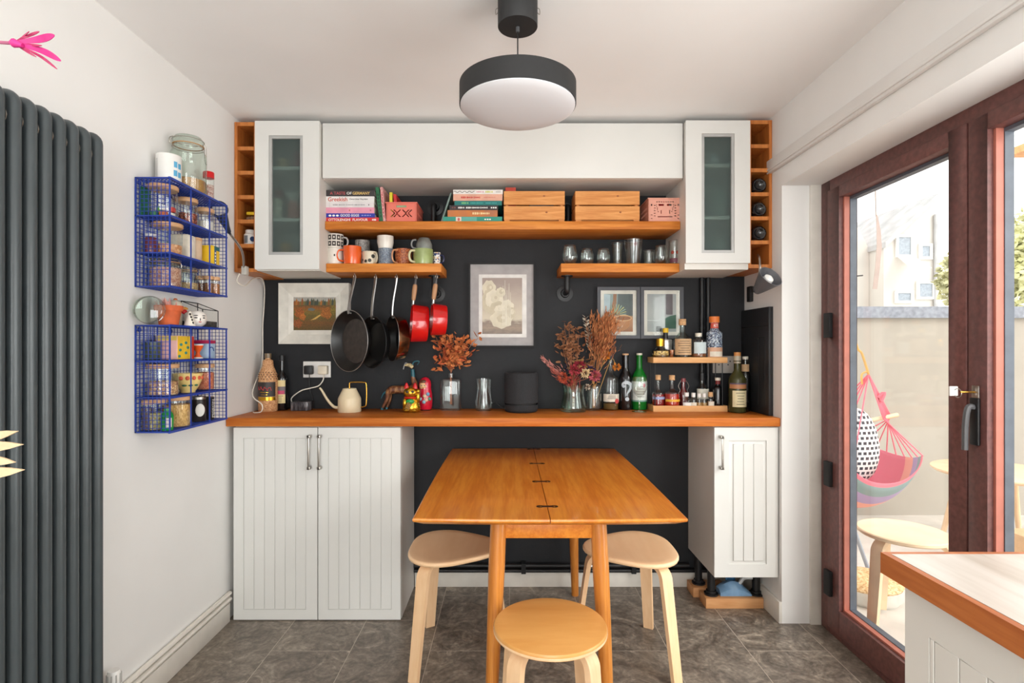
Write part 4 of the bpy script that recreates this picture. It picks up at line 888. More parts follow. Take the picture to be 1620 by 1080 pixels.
# --- lower unit, bottom tier
z = UB[0]
lid_jar('tall dark jar in the near corner of the lower shelf bottom tier', 234, z, 0.019, 0.108, pm('dark_fill', (92, 70, 74), 0.6), 0.08, 'beech', -1.295, 'storage_jar')
lid_jar('wooden-lidded jar of seeds behind the green bottle', 246, z, 0.036, 0.112, speck('seeds', [(190, 176, 110), (170, 150, 90), (206, 196, 140)], 200), 0.06, 'beech', -1.283)
c = Vector((-1.226, 1.937, z+G)); t = thing('green_bottle', 'bright green bottle with a white label in the lower wire shelf', 'bottle', c)
gm = pm('green_plastic', (24, 138, 52), 0.2, var=0.25, scale=30, coat=0.3)
lt('bottle_body', [(0, 0), (0.018, 0), (0.020, 0.003), (0.020, 0.052), (0.016, 0.062), (0.011, 0.068), (0.011, 0.078), (0, 0.078)], c, gm, t)
B().lathe([(0.0203, 0.012), (0.0203, 0.045)], c, 8, a0=-1.3, a1=-0.3).done('label_patch', M['paper'], t, smooth=True)
lid_jar('wooden-lidded jar of golden rice in the lower shelf bottom tier', 281, z, 0.044, 0.114, speck('rice', [(214, 170, 104), (230, 190, 126), (196, 148, 84)], 260, size=(1, 1, 0.5)), 0.082, x=-1.252)
c = Vector((-1.255, ysh(314, -1.255), z+G)); t = thing('black_tin', 'black tin with a round white mark in the lower shelf', 'tin', c)
lt('tin', [(0, 0), (0.028, 0), (0.029, 0.002), (0.029, 0.086), (0.027, 0.088), (0, 0.088)], c, col((34, 28, 30), 0.3), t); lt('tin_lid', [(0, 0.0883), (0.0285, 0.0883), (0.0285, 0.098), (0.026, 0.100), (0, 0.100)], c, M['steel'], t)
az = -0.85; b = B(); b.M = Matrix.Translation(c+Vector((0.0288*math.cos(az), 0.0288*math.sin(az), 0.046))) @ Matrix.Rotation(az+PI/2, 4, 'Z'); b.ball((0,0,0), (0.017, 0.004, 0.026), 20, 10); b.done('white_mark', M['whiteink'], t, smooth=True)
lid_jar('small wooden-lidded jar beside the black tin', 331, z, 0.017, 0.090, pm('pale_fill', (206, 176, 140), 0.7), 0.03, 'beech', -1.262)
t = thing('spread_box', 'black box with upright white lettering at the far end of the lower shelf', 'box', (-1.25, 2.23, z+G))
bx('box', -1.275, -1.222, 2.215, 2.238, z+G, z+G+0.092, col((28, 27, 30)), t, bevel=0.001)
lettering('printed_word', 'PIGEON', M['whiteink'], t, (-1.2215, 2.2265, z+G+0.046), EZ, -EY, 0.012, 0.074, fat=0.02)
# ---------------------------------------------------------------- swing lamp by the left rack, spotlight by the right rack
t = thing('swing_lamp', 'black headed lamp on a bent steel arm by the corner rack', 'lamp', (X(384, 2.56), 2.575, Z(424, 2.56)))
q = 2.52
bx('lamp_clamp', X(380, 2.56), X(388, 2.56), 2.568, 2.598, Z(434, 2.56), Z(420, 2.56), col((200, 196, 188)), t, bevel=0.003)
tb('lamp_arm', sm([(X(384, 2.56), 2.572, Z(422, 2.56)), (X(384.5, 2.54), 2.54, Z(404, 2.54)), (X(379, 2.5), 2.50, Z(390, 2.5)), (X(364, 2.42), 2.42, Z(370, 2.42))], 6), 0.0055, M['chrome'], t, 10)
hp0 = Vector((X(363, 2.42), 2.42, Z(369, 2.42))); hp1 = Vector((X(345, 2.36), 2.36, Z(328, 2.36)))
dd = hp1-hp0
tb('lamp_head', [hp0+dd*k for k in (0, 0.05, 0.25, 0.5, 0.75)], [0.006, 0.010, 0.013, 0.020, 0.026], col((38, 46, 62), 0.4), t, 18)
hc = hp0+dd*0.92
u = Vector((0.55, -0.83, 0)).normalized()
b = B(); b.M = Matrix.Translation(hc) @ u.to_track_quat('Z', 'Y').to_matrix().to_4x4(); b.lathe([(0.022, -0.018), (0.036, -0.012), (0.036, 0.012), (0.030, 0.014), (0.028, 0.004), (0.022, -0.016)], (0,0,0), 28); b.done('lamp_ring', col((38, 46, 62), 0.4), t, smooth=True)
b = B(); b.M = Matrix.Translation(hc) @ u.to_track_quat('Z', 'Y').to_matrix().to_4x4(); b.cyl((0,0,-0.004), 0.0285, 0.006, 28); b.done('lamp_disc', col((206, 202, 196), 0.4), t, smooth=True)
cb = thing('lamp_cable', 'white cable hanging down the corner to the worktop', 'cable', (X(412, 2.86), 2.8, ZT))
tb('cable', sm([(X(381, 2.56), 2.55, Z(433, 2.56)), (X(377, 2.56), 2.548, Z(445, 2.56)), (X(386, 2.58), 2.585, Z(452, 2.58)), (X(400, 2.7), 2.7, Z(441, 2.7)), (X(413, 2.80), 2.80, Z(440, 2.80)), (X(417.5, 2.88), 2.885, Z(452, 2.88)), (X(418, 2.89), 2.89, Z(480, 2.89)), (X(415.5, 2.885), 2.885, Z(520, 2.885)), (X(414.5, 2.86), 2.86, Z(575, 2.86)), (X(411, 2.78), 2.70, Z(622, 2.70)), (X(417, 2.70), 2.68, 1.0), (X(415, 2.69), 2.68, ZT+0.012), (X(404, 2.69), 2.69, ZT+0.004), (-1.29, 2.72, ZT+0.004)], 6), 0.0028, M['cable'], cb, 8)
sp = thing('spotlight', 'grey tilted spotlight clipped under the right bottle rack', 'lamp', (X(1203, 2.5), 2.55, Z(425, 2.5)))
tb('lamp_stem', sm([(X(1203, 2.57), 2.595, Z(402, 2.58)), (X(1203, 2.55), 2.56, Z(408, 2.55)), (X(1203, 2.53), 2.535, Z(424, 2.53)), (X(1199, 2.52), 2.52, Z(452, 2.52))], 5), 0.005, M['steel'], sp)
ax = Vector((0.30, -0.74, 0.58)).normalized(); p0 = Vector((X(1198, 2.52), 2.52, Z(459, 2.52)))
b = B(); b.M = Matrix.Translation(p0) @ ax.to_track_quat('Z', 'Y').to_matrix().to_4x4()
b.lathe([(0, -0.012), (0.016, -0.010), (0.021, 0.0), (0.026, 0.012), (0.057, 0.095), (0.054, 0.095), (0.024, 0.018), (0, 0.014)], (0,0,0), 36); b.done('lamp_shade', col((92, 92, 96), 0.45), sp, smooth=True)
b = B(); b.M = Matrix.Translation(p0) @ ax.to_track_quat('Z', 'Y').to_matrix().to_4x4()
b.lathe([(0, 0.016), (0.014, 0.02), (0.016, 0.045), (0.025, 0.066), (0.022, 0.084), (0.010, 0.092), (0, 0.093)], (0,0,0), 20); b.done('bulb', M['plastic'], sp, smooth=True)
bx('lamp_switch', X(1190, 2.52), X(1195, 2.52), 2.51, 2.525, Z(462, 2.52), Z(453, 2.52), M['blackm'], sp, bevel=0.002)
# ---------------------------------------------------------------- books
def dashes(name, m, parent, x0, x1, z, h, y, n, seed):
    """illegible small print on a spine: a row of tiny flat marks"""
    random.seed(seed); b = B(); x = x0; st = (x1-x0)/n
    for i in range(n):
        w_ = st*random.uniform(0.45, 0.8); hh = h*random.uniform(0.6, 1.0); b.box(x, x+w_, y-0.0006, y, z-hh/2, z+hh/2); x += st
    o = b.done(name, m, parent); o['kind'] = 'stuff'; return o
def book_flat(label, pxa, pxb, ya, yb, zbase, m, depth=0.18, grp=None, yf=2.675):
    """book lying flat, spine to the front; returns (thing, x0, x1, z0, z1)"""
    x0, x1 = X(pxa, yf), X(pxb, yf); h = S(yb-ya, yf); z0, z1 = zbase, zbase+h
    t = thing('book', label, 'book', ((x0+x1)/2, yf+depth/2, z0), grp)
    k = 0.0022
    b = B(); b.box(x0, x1, yf, yf+depth, z0, z0+k); b.box(x0, x1, yf, yf+depth, z1-k, z1); b.box(x0, x1, yf, yf+k, z0+k, z1-k); b.done('cover', m, t)
    bx('pages', x0+0.003, x1-0.003, yf+k+0.0002, yf+depth-0.003, z0+k, z1-k, M['page'], t)
    return t, x0, x1, z0, z1
YBK = 2.675; zz = ZS1+0.0003
G1 = 'cookbooks stacked at the left of the long shelf'
def spine(t, x0, x1, z0, z1, items):
    for (kind, s_, f0, f1, m, hk) in items:
        xa = x0+(x1-x0)*f0; xb = x0+(x1-x0)*f1; zc = (z0+z1)/2; h = (z1-z0)*hk
        if kind == 't': lettering('spine_lettering', s_, m, t, ((xa+xb)/2, YBK, zc), EX, EZ, h, xb-xa, fat=0.015)
        elif kind == 'd': dashes('spine_print', m, t, xa, xb, zc, h, YBK, s_, 5)
        else: bx('spine_block', xa, xb, YBK-0.0005, YBK, zc-h/2, zc+h/2, m, t)
W_ = M['whiteink']
r = book_flat('bright red cookbook with white capitals at the bottom of its stack', 513.5, 599, 342.8, 350, zz, col((206, 40, 46)), 0.21, G1); zz = r[4]+0.0003
spine(*r, [('t', 'OTTOLENGHI  FLAVOUR', 0.07, 0.80, W_, 0.55), ('d', 3, 0.88, 0.96, W_, 0.4)])
r = book_flat('royal blue cookbook with printed eggs on its spine', 515, 593, 336.3, 342.8, zz, col((36, 50, 160)), 0.20, G1); zz = r[4]+0.0003
spine(*r, [('t', 'GOOD EGGS', 0.30, 0.68, W_, 0.6), ('d', 4, 0.73, 0.95, col((150, 160, 220)), 0.25)])
for fx in (0.09, 0.165, 0.24): b = B(); b.M = Matrix.Translation((r[1]+(r[2]-r[1])*fx, YBK-0.0004, (r[3]+r[4])/2-0.001)); b.ball((0,0,0), (0.007, 0.0007, 0.005), 12, 6); b.done('printed_egg', W_, r[0], smooth=True)
r = book_flat('plain pink cookbook lying in the left stack', 513.5, 592, 327.2, 336.3, zz, col((226, 150, 172)), 0.19, G1); zz = r[4]+0.0003
spine(*r, [('d', 1, 0.49, 0.53, col((190, 120, 100)), 0.3), ('d', 1, 0.91, 0.96, col((200, 120, 130)), 0.3)])
r = book_flat('white cookbook with faint grey spine print', 513.5, 591.5, 319, 327.2, zz, col((224, 218, 218)), 0.19, G1); zz = r[4]+0.0003
spine(*r, [('d', 22, 0.17, 0.83, col((160, 156, 158)), 0.28), ('d', 1, 0.89, 0.91, M['ink'], 0.3), ('b', '', 0.10, 0.103, col((190, 184, 184)), 1.0)])
r = book_flat('white cookbook with a large red title word on its spine', 513.5, 592, 309.8, 319, zz, col((230, 226, 224)), 0.19, G1); zz = r[4]+0.0003
spine(*r, [('t', 'Greekish', 0.07, 0.46, col((200, 70, 44)), 0.72), ('t', 'Georgina Hayden', 0.50, 0.87, M['ink'], 0.36)])
r = book_flat('dark cookbook with red and gold capitals on top of its stack', 515, 593, 300, 309.8, zz, col((54, 47, 48)), 0.19, G1)
spine(*r, [('t', 'A TASTE', 0.09, 0.40, col((186, 80, 84)), 0.46), ('t', 'OF', 0.43, 0.53, W_, 0.42), ('t', 'GERMANY', 0.55, 0.90, col((226, 190, 110)), 0.46)])
def lean_book(label, pxa, pxb, ztop_px, th, m, y=2.69, depth=0.15, grp=None, mk=None):
    """upright thin book leaning sideways: foot at pxa, top at pxb"""
    xa = X(pxa, y); xb = X(pxb, y); zt = Z(ztop_px, y); t = thing('book', label, 'book', (xa, y+depth/2, ZS1), grp)
    L_ = math.hypot(xb-xa, zt-ZS1); a = math.atan2(xb-xa, zt-ZS1)
    lift = th/2*abs(math.sin(a))+0.0004
    Mx = Matrix.Translation((xa, y, ZS1+lift)) @ Matrix.Rotation(a, 4, 'Y')
    b = B(); b.M = Mx; b.box(-th/2, -th/2+0.002, 0, depth, 0, L_); b.box(th/2-0.002, th/2, 0, depth, 0, L_); b.box(-th/2+0.002, th/2-0.002, 0, 0.002, 0, L_); b.done('cover', m, t)
    b = B(); b.M = Mx; b.box(-th/2+0.0022, th/2-0.0022, 0.0022, depth-0.003, 0.003, L_-0.003); b.done('pages', M['page'], t)
    if mk:
        for k in range(7): b = B(); b.M = Mx; b.box(-th*0.22, th*0.22, -0.0006, 0, L_*(0.15+0.1*k), L_*(0.21+0.1*k)); b.done('spine_print', mk, t)
lean_book('green book leaning beside the left cookbook stack', 603.5, 596.5, 296.5, 0.017, col((34, 104, 66)), mk=col((20, 60, 40)))
lean_book('pink patterned book leaning between green book and coral crate', 608.5, 603.2, 296, 0.013, speck('pink_dots', [(226, 170, 166), (206, 120, 120), (232, 190, 184)], 300), mk=col((190, 90, 96)))
lean_book('thin grey-green book leaning against the right cookbook stack', 698, 713.5, 305.5, 0.008, col((120, 140, 132)), 2.70)
G2 = 'cookbooks stacked in the middle of the long shelf'; zz = ZS1+0.0003
r = book_flat('teal cookbook with a flower mark at the bottom of its stack', 701, 794.5, 341.6, 350, zz, col((38, 142, 124)), 0.2, G2); zz = r[4]+0.0003
spine(*r, [('b', '', 0.215, 0.31, col((220, 206, 190)), 0.9), ('b', '', 0.315, 0.57, col((92, 170, 156)), 0.9), ('t', 'MILL', 0.345, 0.43, W_, 0.42), ('d', 3, 0.70, 0.82, W_, 0.25)])
b = B(); b.ball((r[1]+(r[2]-r[1])*0.265, YBK-0.0006, (r[3]+r[4])/2), (0.006, 0.0008, 0.008), 10, 6); b.done('printed_flower', col((206, 96, 90)), r[0], smooth=True)
r = book_flat('brown and orange cookbook with small white print', 708, 787, 331, 341.3, zz, wood('brown_orange_cloth', (206, 122, 50), (160, 104, 84), (6, 3, 3), 0.7, fine=0.1), 0.19, G2); zz = r[4]+0.0003
spine(*r, [('d', 9, 0.50, 0.86, col((240, 214, 160)), 0.35)])
r = book_flat('black cookbook with white spine print', 711, 788, 323.2, 330.8, zz, col((44, 36, 38)), 0.19, G2); zz = r[4]+0.0003
spine(*r, [('d', 5, 0.18, 0.31, W_, 0.35), ('d', 14, 0.34, 0.80, W_, 0.35), ('d', 3, 0.85, 0.98, W_, 0.3), ('d', 2, 0.05, 0.14, col((120, 60, 54)), 0.3)])
r = book_flat('deep teal cookbook with pale lettering under the peach book', 719, 794, 316, 323, zz, col((14, 112, 108)), 0.19, G2); zz = r[4]+0.0003
spine(*r, [('d', 5, 0.15, 0.30, col((120, 190, 120)), 0.45), ('d', 9, 0.34, 0.62, col((60, 160, 150)), 0.35), ('d', 7, 0.66, 0.90, col((70, 160, 160)), 0.3)])
r = book_flat('thick peach cookbook with red spine print', 717, 795, 305.4, 315.8, zz, col((222, 166, 142)), 0.19, G2); zz = r[4]+0.0003
spine(*r, [('d', 14, 0.16, 0.56, M['redink'], 0.3), ('d', 10, 0.62, 0.86, col((206, 110, 96)), 0.14)])
r = book_flat('white cookbook with a black squiggle on top of its stack', 717, 795.5, 298.2, 305.2, zz, col((232, 226, 220)), 0.19, G2)
tb('printed_squiggle', [(r[1]+(r[2]-r[1])*(0.01+0.42*k/30), YBK-0.0004, (r[3]+r[4])/2+0.0035*math.sin(k*0.9)) for k in range(31)], 0.0012, M['ink'], r[0], 5)
spine(*r, [('d', 5, 0.47, 0.62, col((214, 150, 160)), 0.35), ('d', 5, 0.65, 0.80, col((206, 206, 90)), 0.4), ('d', 4, 0.86, 0.97, col((190, 186, 180)), 0.4)])
# ---------------------------------------------------------------- plastic and pine crates on the long shelf
def grate(name, parent, m, P0, U, V, w_, h_, nrm, holes, th=0.0025):
    """plate with rectangular/diagonal openings: built as a grid of cells with the cells in `holes` left out"""
    nx, nz, cells = holes; b = B(); P0 = Vector(P0); U = Vector(U); V = Vector(V); N_ = Vector(nrm)*th
    for j in range(nz):
        i = 0
        while i < nx:
            if (i, j) in cells: i += 1; continue
            i2 = i
            while i2 < nx and (i2, j) not in cells: i2 += 1
            a = P0+U*(w_*i/nx)+V*(h_*j/nz); c_ = P0+U*(w_*i2/nx)+V*(h_*j/nz); d = P0+U*(w_*i2/nx)+V*(h_*(j+1)/nz); e = P0+U*(w_*i/nx)+V*(h_*(j+1)/nz)
            b.hexa([a, c_, c_-N_, a-N_], [e, d, d-N_, e-N_]); i = i2
    return b.done(name, m, parent)
def plastic_crate(label, x0, x1, y0, y1, h, m, holes_f, holes_s):
    z0 = ZS1+0.0005; t = thing('folding_crate', label, 'crate', ((x0+x1)/2, (y0+y1)/2, z0))
    grate('front_panel', t, m, (x0+0.004, y0, z0+0.002), EX, EZ, x1-x0-0.008, h-0.006, -EY, holes_f)
    grate('back_panel', t, m, (x0+0.004, y1, z0+0.002), EX, EZ, x1-x0-0.008, h-0.006, EY, holes_f)
    grate('side_panel', t, m, (x0, y0+0.004, z0+0.002), EY, EZ, y1-y0-0.008, h-0.006, -EX, holes_s)
    grate('side_panel', t, m, (x1, y0+0.004, z0+0.002), EY, EZ, y1-y0-0.008, h-0.006, EX, holes_s)
    bx('base', x0+0.001, x1-0.001, y0+0.001, y1-0.001, z0, z0+0.003, m, t)
    for (a, c_) in ((x0, y0), (x1-0.006, y0), (x0, y1-0.006), (x1-0.006, y1-0.006)): bx('corner_post', a, a+0.006, c_, c_+0.006, z0+0.003, z0+h, m, t, bevel=0.001, seg=1)
    b = B(); q = 0.0035
    b.box(x0-q, x1+q, y0-q, y0+q, z0+h-0.006, z0+h); b.box(x0-q, x1+q, y1-q, y1+q, z0+h-0.006, z0+h); b.box(x0-q, x0+q, y0+q, y1-q, z0+h-0.006, z0+h); b.box(x1-q, x1+q, y0+q, y1-q, z0+h-0.006, z0+h)
    b.done('rim', m, t); return t
nx, nz = 40, 26; hs = set()
for c0, dr_ in ((5, 1), (9, 1), (18, -1), (21, 1), (30, -1), (34, -1)):
    for k in range(5): hs |= {(c0+dr_*k, 16-k), (c0+dr_*(4-k), 11-k), (c0+dr_*k+dr_, 16-k), (c0+dr_*(4-k)+dr_, 11-k)}
for i in range(13, 27):
    for j in (20, 21, 22): hs.add((i, j))
coral = pm('coral_plastic', (226, 116, 98), 0.45, var=0.03)
y0 = 2.685
plastic_crate('coral pink folding crate with a green handle slot on the long shelf', X(611, y0), X(659, y0), y0, 2.88, S(32, y0), coral, (nx, nz, hs), (20, 10, {(i, 5) for i in range(4, 16, 2)}))
bx('crate_handle', X(623, y0), X(648, y0), y0+0.004, y0+0.007, ZS1+S(24, y0), ZS1+S(29.5, y0), col((150, 170, 130)), bpy.data.objects['folding_crate'])
for (nm, lab, pxa, pxb, yt, c_, dy) in (('booklet', 'yellow booklet standing in the coral crate', 610.5, 615.5, 304, (222, 206, 40), 0.0), ('booklet', 'red booklet leaning in the coral crate', 616.5, 620.5, 307, (196, 40, 40), 0.034)):
    t = thing(nm, lab, 'booklet', (X(pxa, 2.71), 2.77, ZS1+0.004)); xo = X(613.2, y0)+0.006+dy
    ln = 0.0 if dy == 0 else 0.016
    b = B(); b.hexa([(xo, 2.70, ZS1+0.0045), (xo+0.014, 2.70, ZS1+0.0045), (xo+0.014, 2.86, ZS1+0.0045), (xo, 2.86, ZS1+0.0045)], [(xo-ln, 2.70, Z(yt, 2.70)), (xo+0.014-ln, 2.70, Z(yt, 2.70)), (xo+0.014-ln, 2.86, Z(yt, 2.70)), (xo-ln, 2.86, Z(yt, 2.70))])
    b.done('cover', col(c_), t)
peach = pm('peach_plastic', (222, 158, 138), 0.45, var=0.03)
hs2 = set()
for i in range(9, 32):
    if i % 3 != 2: hs2.add((i, 22))
    if i in range(12, 19) or i in range(23, 29): hs2 |= {(i, 18), (i, 19)}
for k in range(5): hs2 |= {(9+k//2, 15-2*k+4), (31-k//2, 15-2*k+4), (6, 6+3*k), (34, 6+3*k), (7, 6+3*k), (33, 6+3*k)}
for i in range(11, 30): hs2.add((i, 5))
for j in (9, 10, 11, 12): hs2 |= {(15, j), (26, j)}
for i in (2, 3, 37, 38): hs2 |= {(i, 18), (i, 19), (i, 7), (i, 3)}
y0 = 2.675
plastic_crate('peach folding crate at the right end of the long shelf', X(1026, y0), X(1077, y0), y0, 2.86, S(38, y0), peach, (nx, 26, hs2), (20, 10, {(i, j) for i in range(3, 17, 2) for j in (4, 6)}))
t = thing('crate_tin', 'red tin poking out of the peach crate', 'tin', (X(1049, 2.74), 2.74, ZS1+0.0045)); c = (X(1049, 2.74), 2.74, ZS1+0.0045)
lt('tin', [(0, 0), (0.03, 0), (0.03, 0.105), (0.0, 0.105)], c, col((196, 40, 44)), t); lt('tin_knob', [(0, 0.105), (0.012, 0.105), (0.004, 0.125), (0, 0.127)], c, col((196, 40, 44)), t)
def pine_crate(label, pxa, pxb, pya, yf=2.668, depth=0.155):
    x0, x1 = X(pxa, yf), X(pxb, yf); z0 = ZS1+0.0005; h = S(349.5-pya, yf); t = thing('pine_crate', label, 'crate', ((x0+x1)/2, yf+depth/2, z0))
    b1 = 0.008; hb = (h-0.013-0.007)/2
    for k in range(2):
        za = z0+0.0095+k*(hb+0.007)
        for yy in (yf, yf+depth-b1): bx('slat', x0, x1, yy, yy+b1, za, za+hb, M['pine'], t, bevel=0.0008, seg=1)
        for xx in (x0, x1-b1): bx('end_slat', xx, xx+b1, yf+b1+0.0002, yf+depth-b1-0.0002, za, za+hb, M['pine'], t)
    for xx in (x0+b1, x1-b1-0.014):
        for yy in (yf+b1, yf+depth-b1-0.014): bx('corner_post', xx, xx+0.014, yy+0.0002, yy+0.0138, z0, z0+h-0.004, M['pine'], t)
    for xx in (x0+0.002, x1-0.03): bx('foot', xx, xx+0.028, yf+0.0005, yf+b1, z0, z0+0.0093, M['pine'], t)
    bx('base', x0+b1, x1-b1, yf+b1+0.0142, yf+depth-b1-0.0142, z0+0.008, z0+0.013, M['pine'], t)
    for (fx, fz) in ((0.66, 0.82), (0.70, 0.30)):
        b = B(); b.M = Matrix.Translation((x0+(x1-x0)*fx, yf-0.0002, z0+h*fz)); b.ball((0,0,0), (0.006, 0.0006, 0.0042), 12, 6); b.done('wood_knot', col((150, 84, 40)), t, smooth=True)
    return t, z0+0.013
pine_crate('pine slat crate holding trinkets beside the cookbook stack', 797, 893.5, 300)
pine_crate('pine slat crate beside the peach crate', 910, 1012, 300)
# things peeping over the first pine crate
t = thing('paperback', 'red paperback peeping out of the trinket crate', 'book', (X(807, 2.72), 2.72, ZS1+0.014))
b = B(); b.box(X(799.5, 2.70), X(816, 2.70), 2.70, 2.715, ZS1+0.014, Z(296.5, 2.70)); b.done('cover', col((196, 66, 44)), t)
bx('pages', X(799.5, 2.70)+0.001, X(816, 2.70)-0.001, 2.7155, 2.73, ZS1+0.014, Z(297.2, 2.70), M['page'], t)
t = thing('trinket_plant', 'glittery green and red sprigs peeping out of the pine crate', 'trinket', (X(856, 2.76), 2.76, ZS1+0.014))
bx('trinket_box', X(838, 2.72), X(876, 2.72), 2.72, 2.80, ZS1+0.014, ZS1+0.13, col((150, 150, 140)), t)
random.seed(21)
for nm, cc_, pxs in (('green_sprig', (110, 150, 130), (838, 850)), ('red_sprig', (176, 40, 60), (853, 866)), ('pale_sprig', (196, 206, 196), (862, 876))):
    b = B()
    for k in range(26): px = random.uniform(*pxs); b.leaf((X(px, 2.75), 2.75+random.uniform(-.03,.03), ZS1+0.13), (random.uniform(-1,1), random.uniform(-1,1), random.uniform(0.6,1.4)), random.uniform(0.02, 0.042), 0.009)
    o = b.done(nm, pm('foil_%s' % nm, cc_, 0.25, metal=0.4, var=0.3, scale=80), t); o['kind'] = 'stuff'
# ---------------------------------------------------------------- mugs on the short shelf
def mug(label, pxa, pxb, dy, Y, m, z=None, hang=None, hm=None, taper=1.0, inv=False, name='mug', cat='mug', hr=0.0042, hs_=0.62, bulge=0.0, liner=None):
    cx_ = X((pxa+pxb)/2, Y); r = S(pxb-pxa, Y)/2; h = S(dy, Y); z = ZS2+0.0005 if z is None else z
    c = Vector((cx_, Y, z)); t = thing(name, label, cat, c)
    rb = r*taper
    if inv: pr = [(r*0.93, 0.0), (r, 0.0), (r*(1+bulge), h*0.45), (rb*0.96, h*0.93), (rb*0.88, h), (0, h)]
    else: pr = [(0, 0), (rb*0.88, 0), (rb*0.97, h*0.03), (r*(1+bulge), h*0.5), (r, h), (r*0.92, h), (r*0.92*(1+bulge), h*0.5), (rb*0.86, h*0.07), (0, h*0.06)]
    lt('mug_body', pr, c, m, t)
    if hang is not None:
        d = Vector((math.cos(hang), math.sin(hang), 0)); s_ = h*hs_
        tb('handle', sm([c+d*(r*0.96)+EZ*(h*0.5+s_/2), c+d*(r+s_*0.38)+EZ*(h*0.5+s_*0.42), c+d*(r+s_*0.52)+EZ*(h*0.5), c+d*(r+s_*0.38)+EZ*(h*0.5-s_*0.40), c+d*(r*0.96)+EZ*(h*0.5-s_/2)], 5), hr, hm or m, t, 8)
    return t, c, r, h
def bands(t, c, r, lo, hi, m, a0=-PI, a1=0.0, name='painted_band'):
    return B().lathe([(r+0.0006, lo), (r+0.0006, hi)], c, 20, a0=a0, a1=a1).done(name, m, t, smooth=True)
offw = col((226, 220, 210), 0.25)
t, c, r, h = mug('plain white mug under the black patterned mug', 517, 543, 25.5, 2.735, offw)
b = B(); b.ball((c.x+0.010, c.y-math.sqrt(r*r-0.0001)-0.0004, c.z+h*0.55), (0.004, 0.0012, 0.006), 8, 5); b.done('printed_mark', M['ink'], t, smooth=True)
t, c, r, h = mug('black and white grid-patterned mug stacked on a white mug', 517.5, 543, 22.5, 2.735, offw, z=c.z+h+0.0004, hang=0.0, hm=col((190, 188, 186), 0.3))
k_ = 0
for row in (0.30, 0.74):
    for az in (-2.5, -1.95, -1.4, -0.85, -0.3):
        b = bands(t, c, r, h*(row-0.17), h*(row+0.17), M['ink'], az-0.22, az+0.22, 'pattern_square')
        b = B().lathe([(r+0.001, h*(row-0.06)), (r+0.001, h*(row+0.06))], c, 6, a0=az-0.08, a1=az+0.08).done('pattern_dot', offw, t, smooth=True)
mug('bright orange mug with its handle to the left', 543.5, 571.5, 28.5, 2.72, pm('orange_glaze', (232, 92, 22), 0.15, var=0.12, scale=6, coat=0.5), hang=PI+0.25, taper=0.96)
t, c, r, h = mug('cream mug with dark painted spots under the grey mug', 573.5, 597, 21, 2.74, col((222, 210, 186), 0.3), hang=-0.75, hm=col((206, 196, 170), 0.3), hs_=0.75)
for az, zz_, rr_ in ((-1.9, 0.25, 0.008), (-0.9, 0.62, 0.010), (-1.35, 0.3, 0.009), (-2.5, 0.35, 0.007)):
    b = B(); b.M = Matrix.Translation(c+Vector((r*math.cos(az), r*math.sin(az), h*zz_))) @ Matrix.Rotation(az+PI/2, 4, 'Z'); b.ball((0,0,0), (rr_, 0.0012, rr_), 12, 6); b.done('painted_spot', col((52, 52, 46)), t, smooth=True)
t, c, r, h = mug('pale mug half hidden behind the orange mug', 563, 585, 22, 2.81, offw)
mug('grey speckled mug stacked behind the orange mug', 562, 585, 20, 2.81, speck('grey_speckle', [(150, 146, 142), (120, 118, 116), (170, 166, 160)], 220, 0.3), z=c.z+h+0.0004, hang=-PI/2-0.2)
t, c, r, h = mug('blue-grey ribbed tumbler under the white tumbler', 598.5, 623, 25.5, 2.735, speck('blue_glaze', [(126, 140, 156), (104, 116, 134), (150, 160, 168), (96, 104, 118)], 330, 0.3), name='tumbler', cat='tumbler', bulge=-0.06)
lt('clay_foot', [(r*0.94, -0.0002), (r*0.985, 0.0), (r*0.99, 0.004), (r*0.94, 0.0042)], c, col((176, 120, 80)), t)
mug('white tumbler stacked on the blue-grey tumbler', 597, 622.5, 20, 2.735, offw, z=c.z+h+0.0004, name='tumbler', cat='tumbler', taper=0.88)
mug('brown speckled mug with its handle to the left', 625, 652, 25.5, 2.75, speck('brown_glaze', [(150, 70, 34), (176, 92, 48), (120, 54, 30), (196, 120, 70)], 260, 0.25), hang=PI+0.95, hm=col((206, 150, 110), 0.3), hs_=0.8, taper=0.92)
grn = pm('celadon_glaze', (150, 164, 104), 0.2, var=0.12, scale=14, coat=0.3)
t, c, r, h = mug('wide pale green mug with a round cream handle', 654, 685, 24.5, 2.73, grn, hang=-PI*0.78, hm=col((206, 200, 160), 0.25), hs_=0.74, hr=0.006, bulge=0.02)
mug('upturned grey mug stacked on the pale green mug', 658, 684, 18, 2.735, pm('grey_glaze', (116, 120, 116), 0.2, var=0.3, scale=12), z=c.z+h+0.0004, hang=PI, hm=col((150, 152, 152), 0.2), taper=0.72, inv=True, hs_=0.75)
t, c, r, h = mug('small blue and white patterned cup at the shelf end', 685.5, 697, 21, 2.76, speck('delft', [(226, 224, 222), (40, 56, 110), (206, 170, 130), (230, 228, 226)], 160, 0.25), hang=-0.35, hm=col((40, 46, 80), 0.25), name='cup', cat='cup', hs_=0.6)
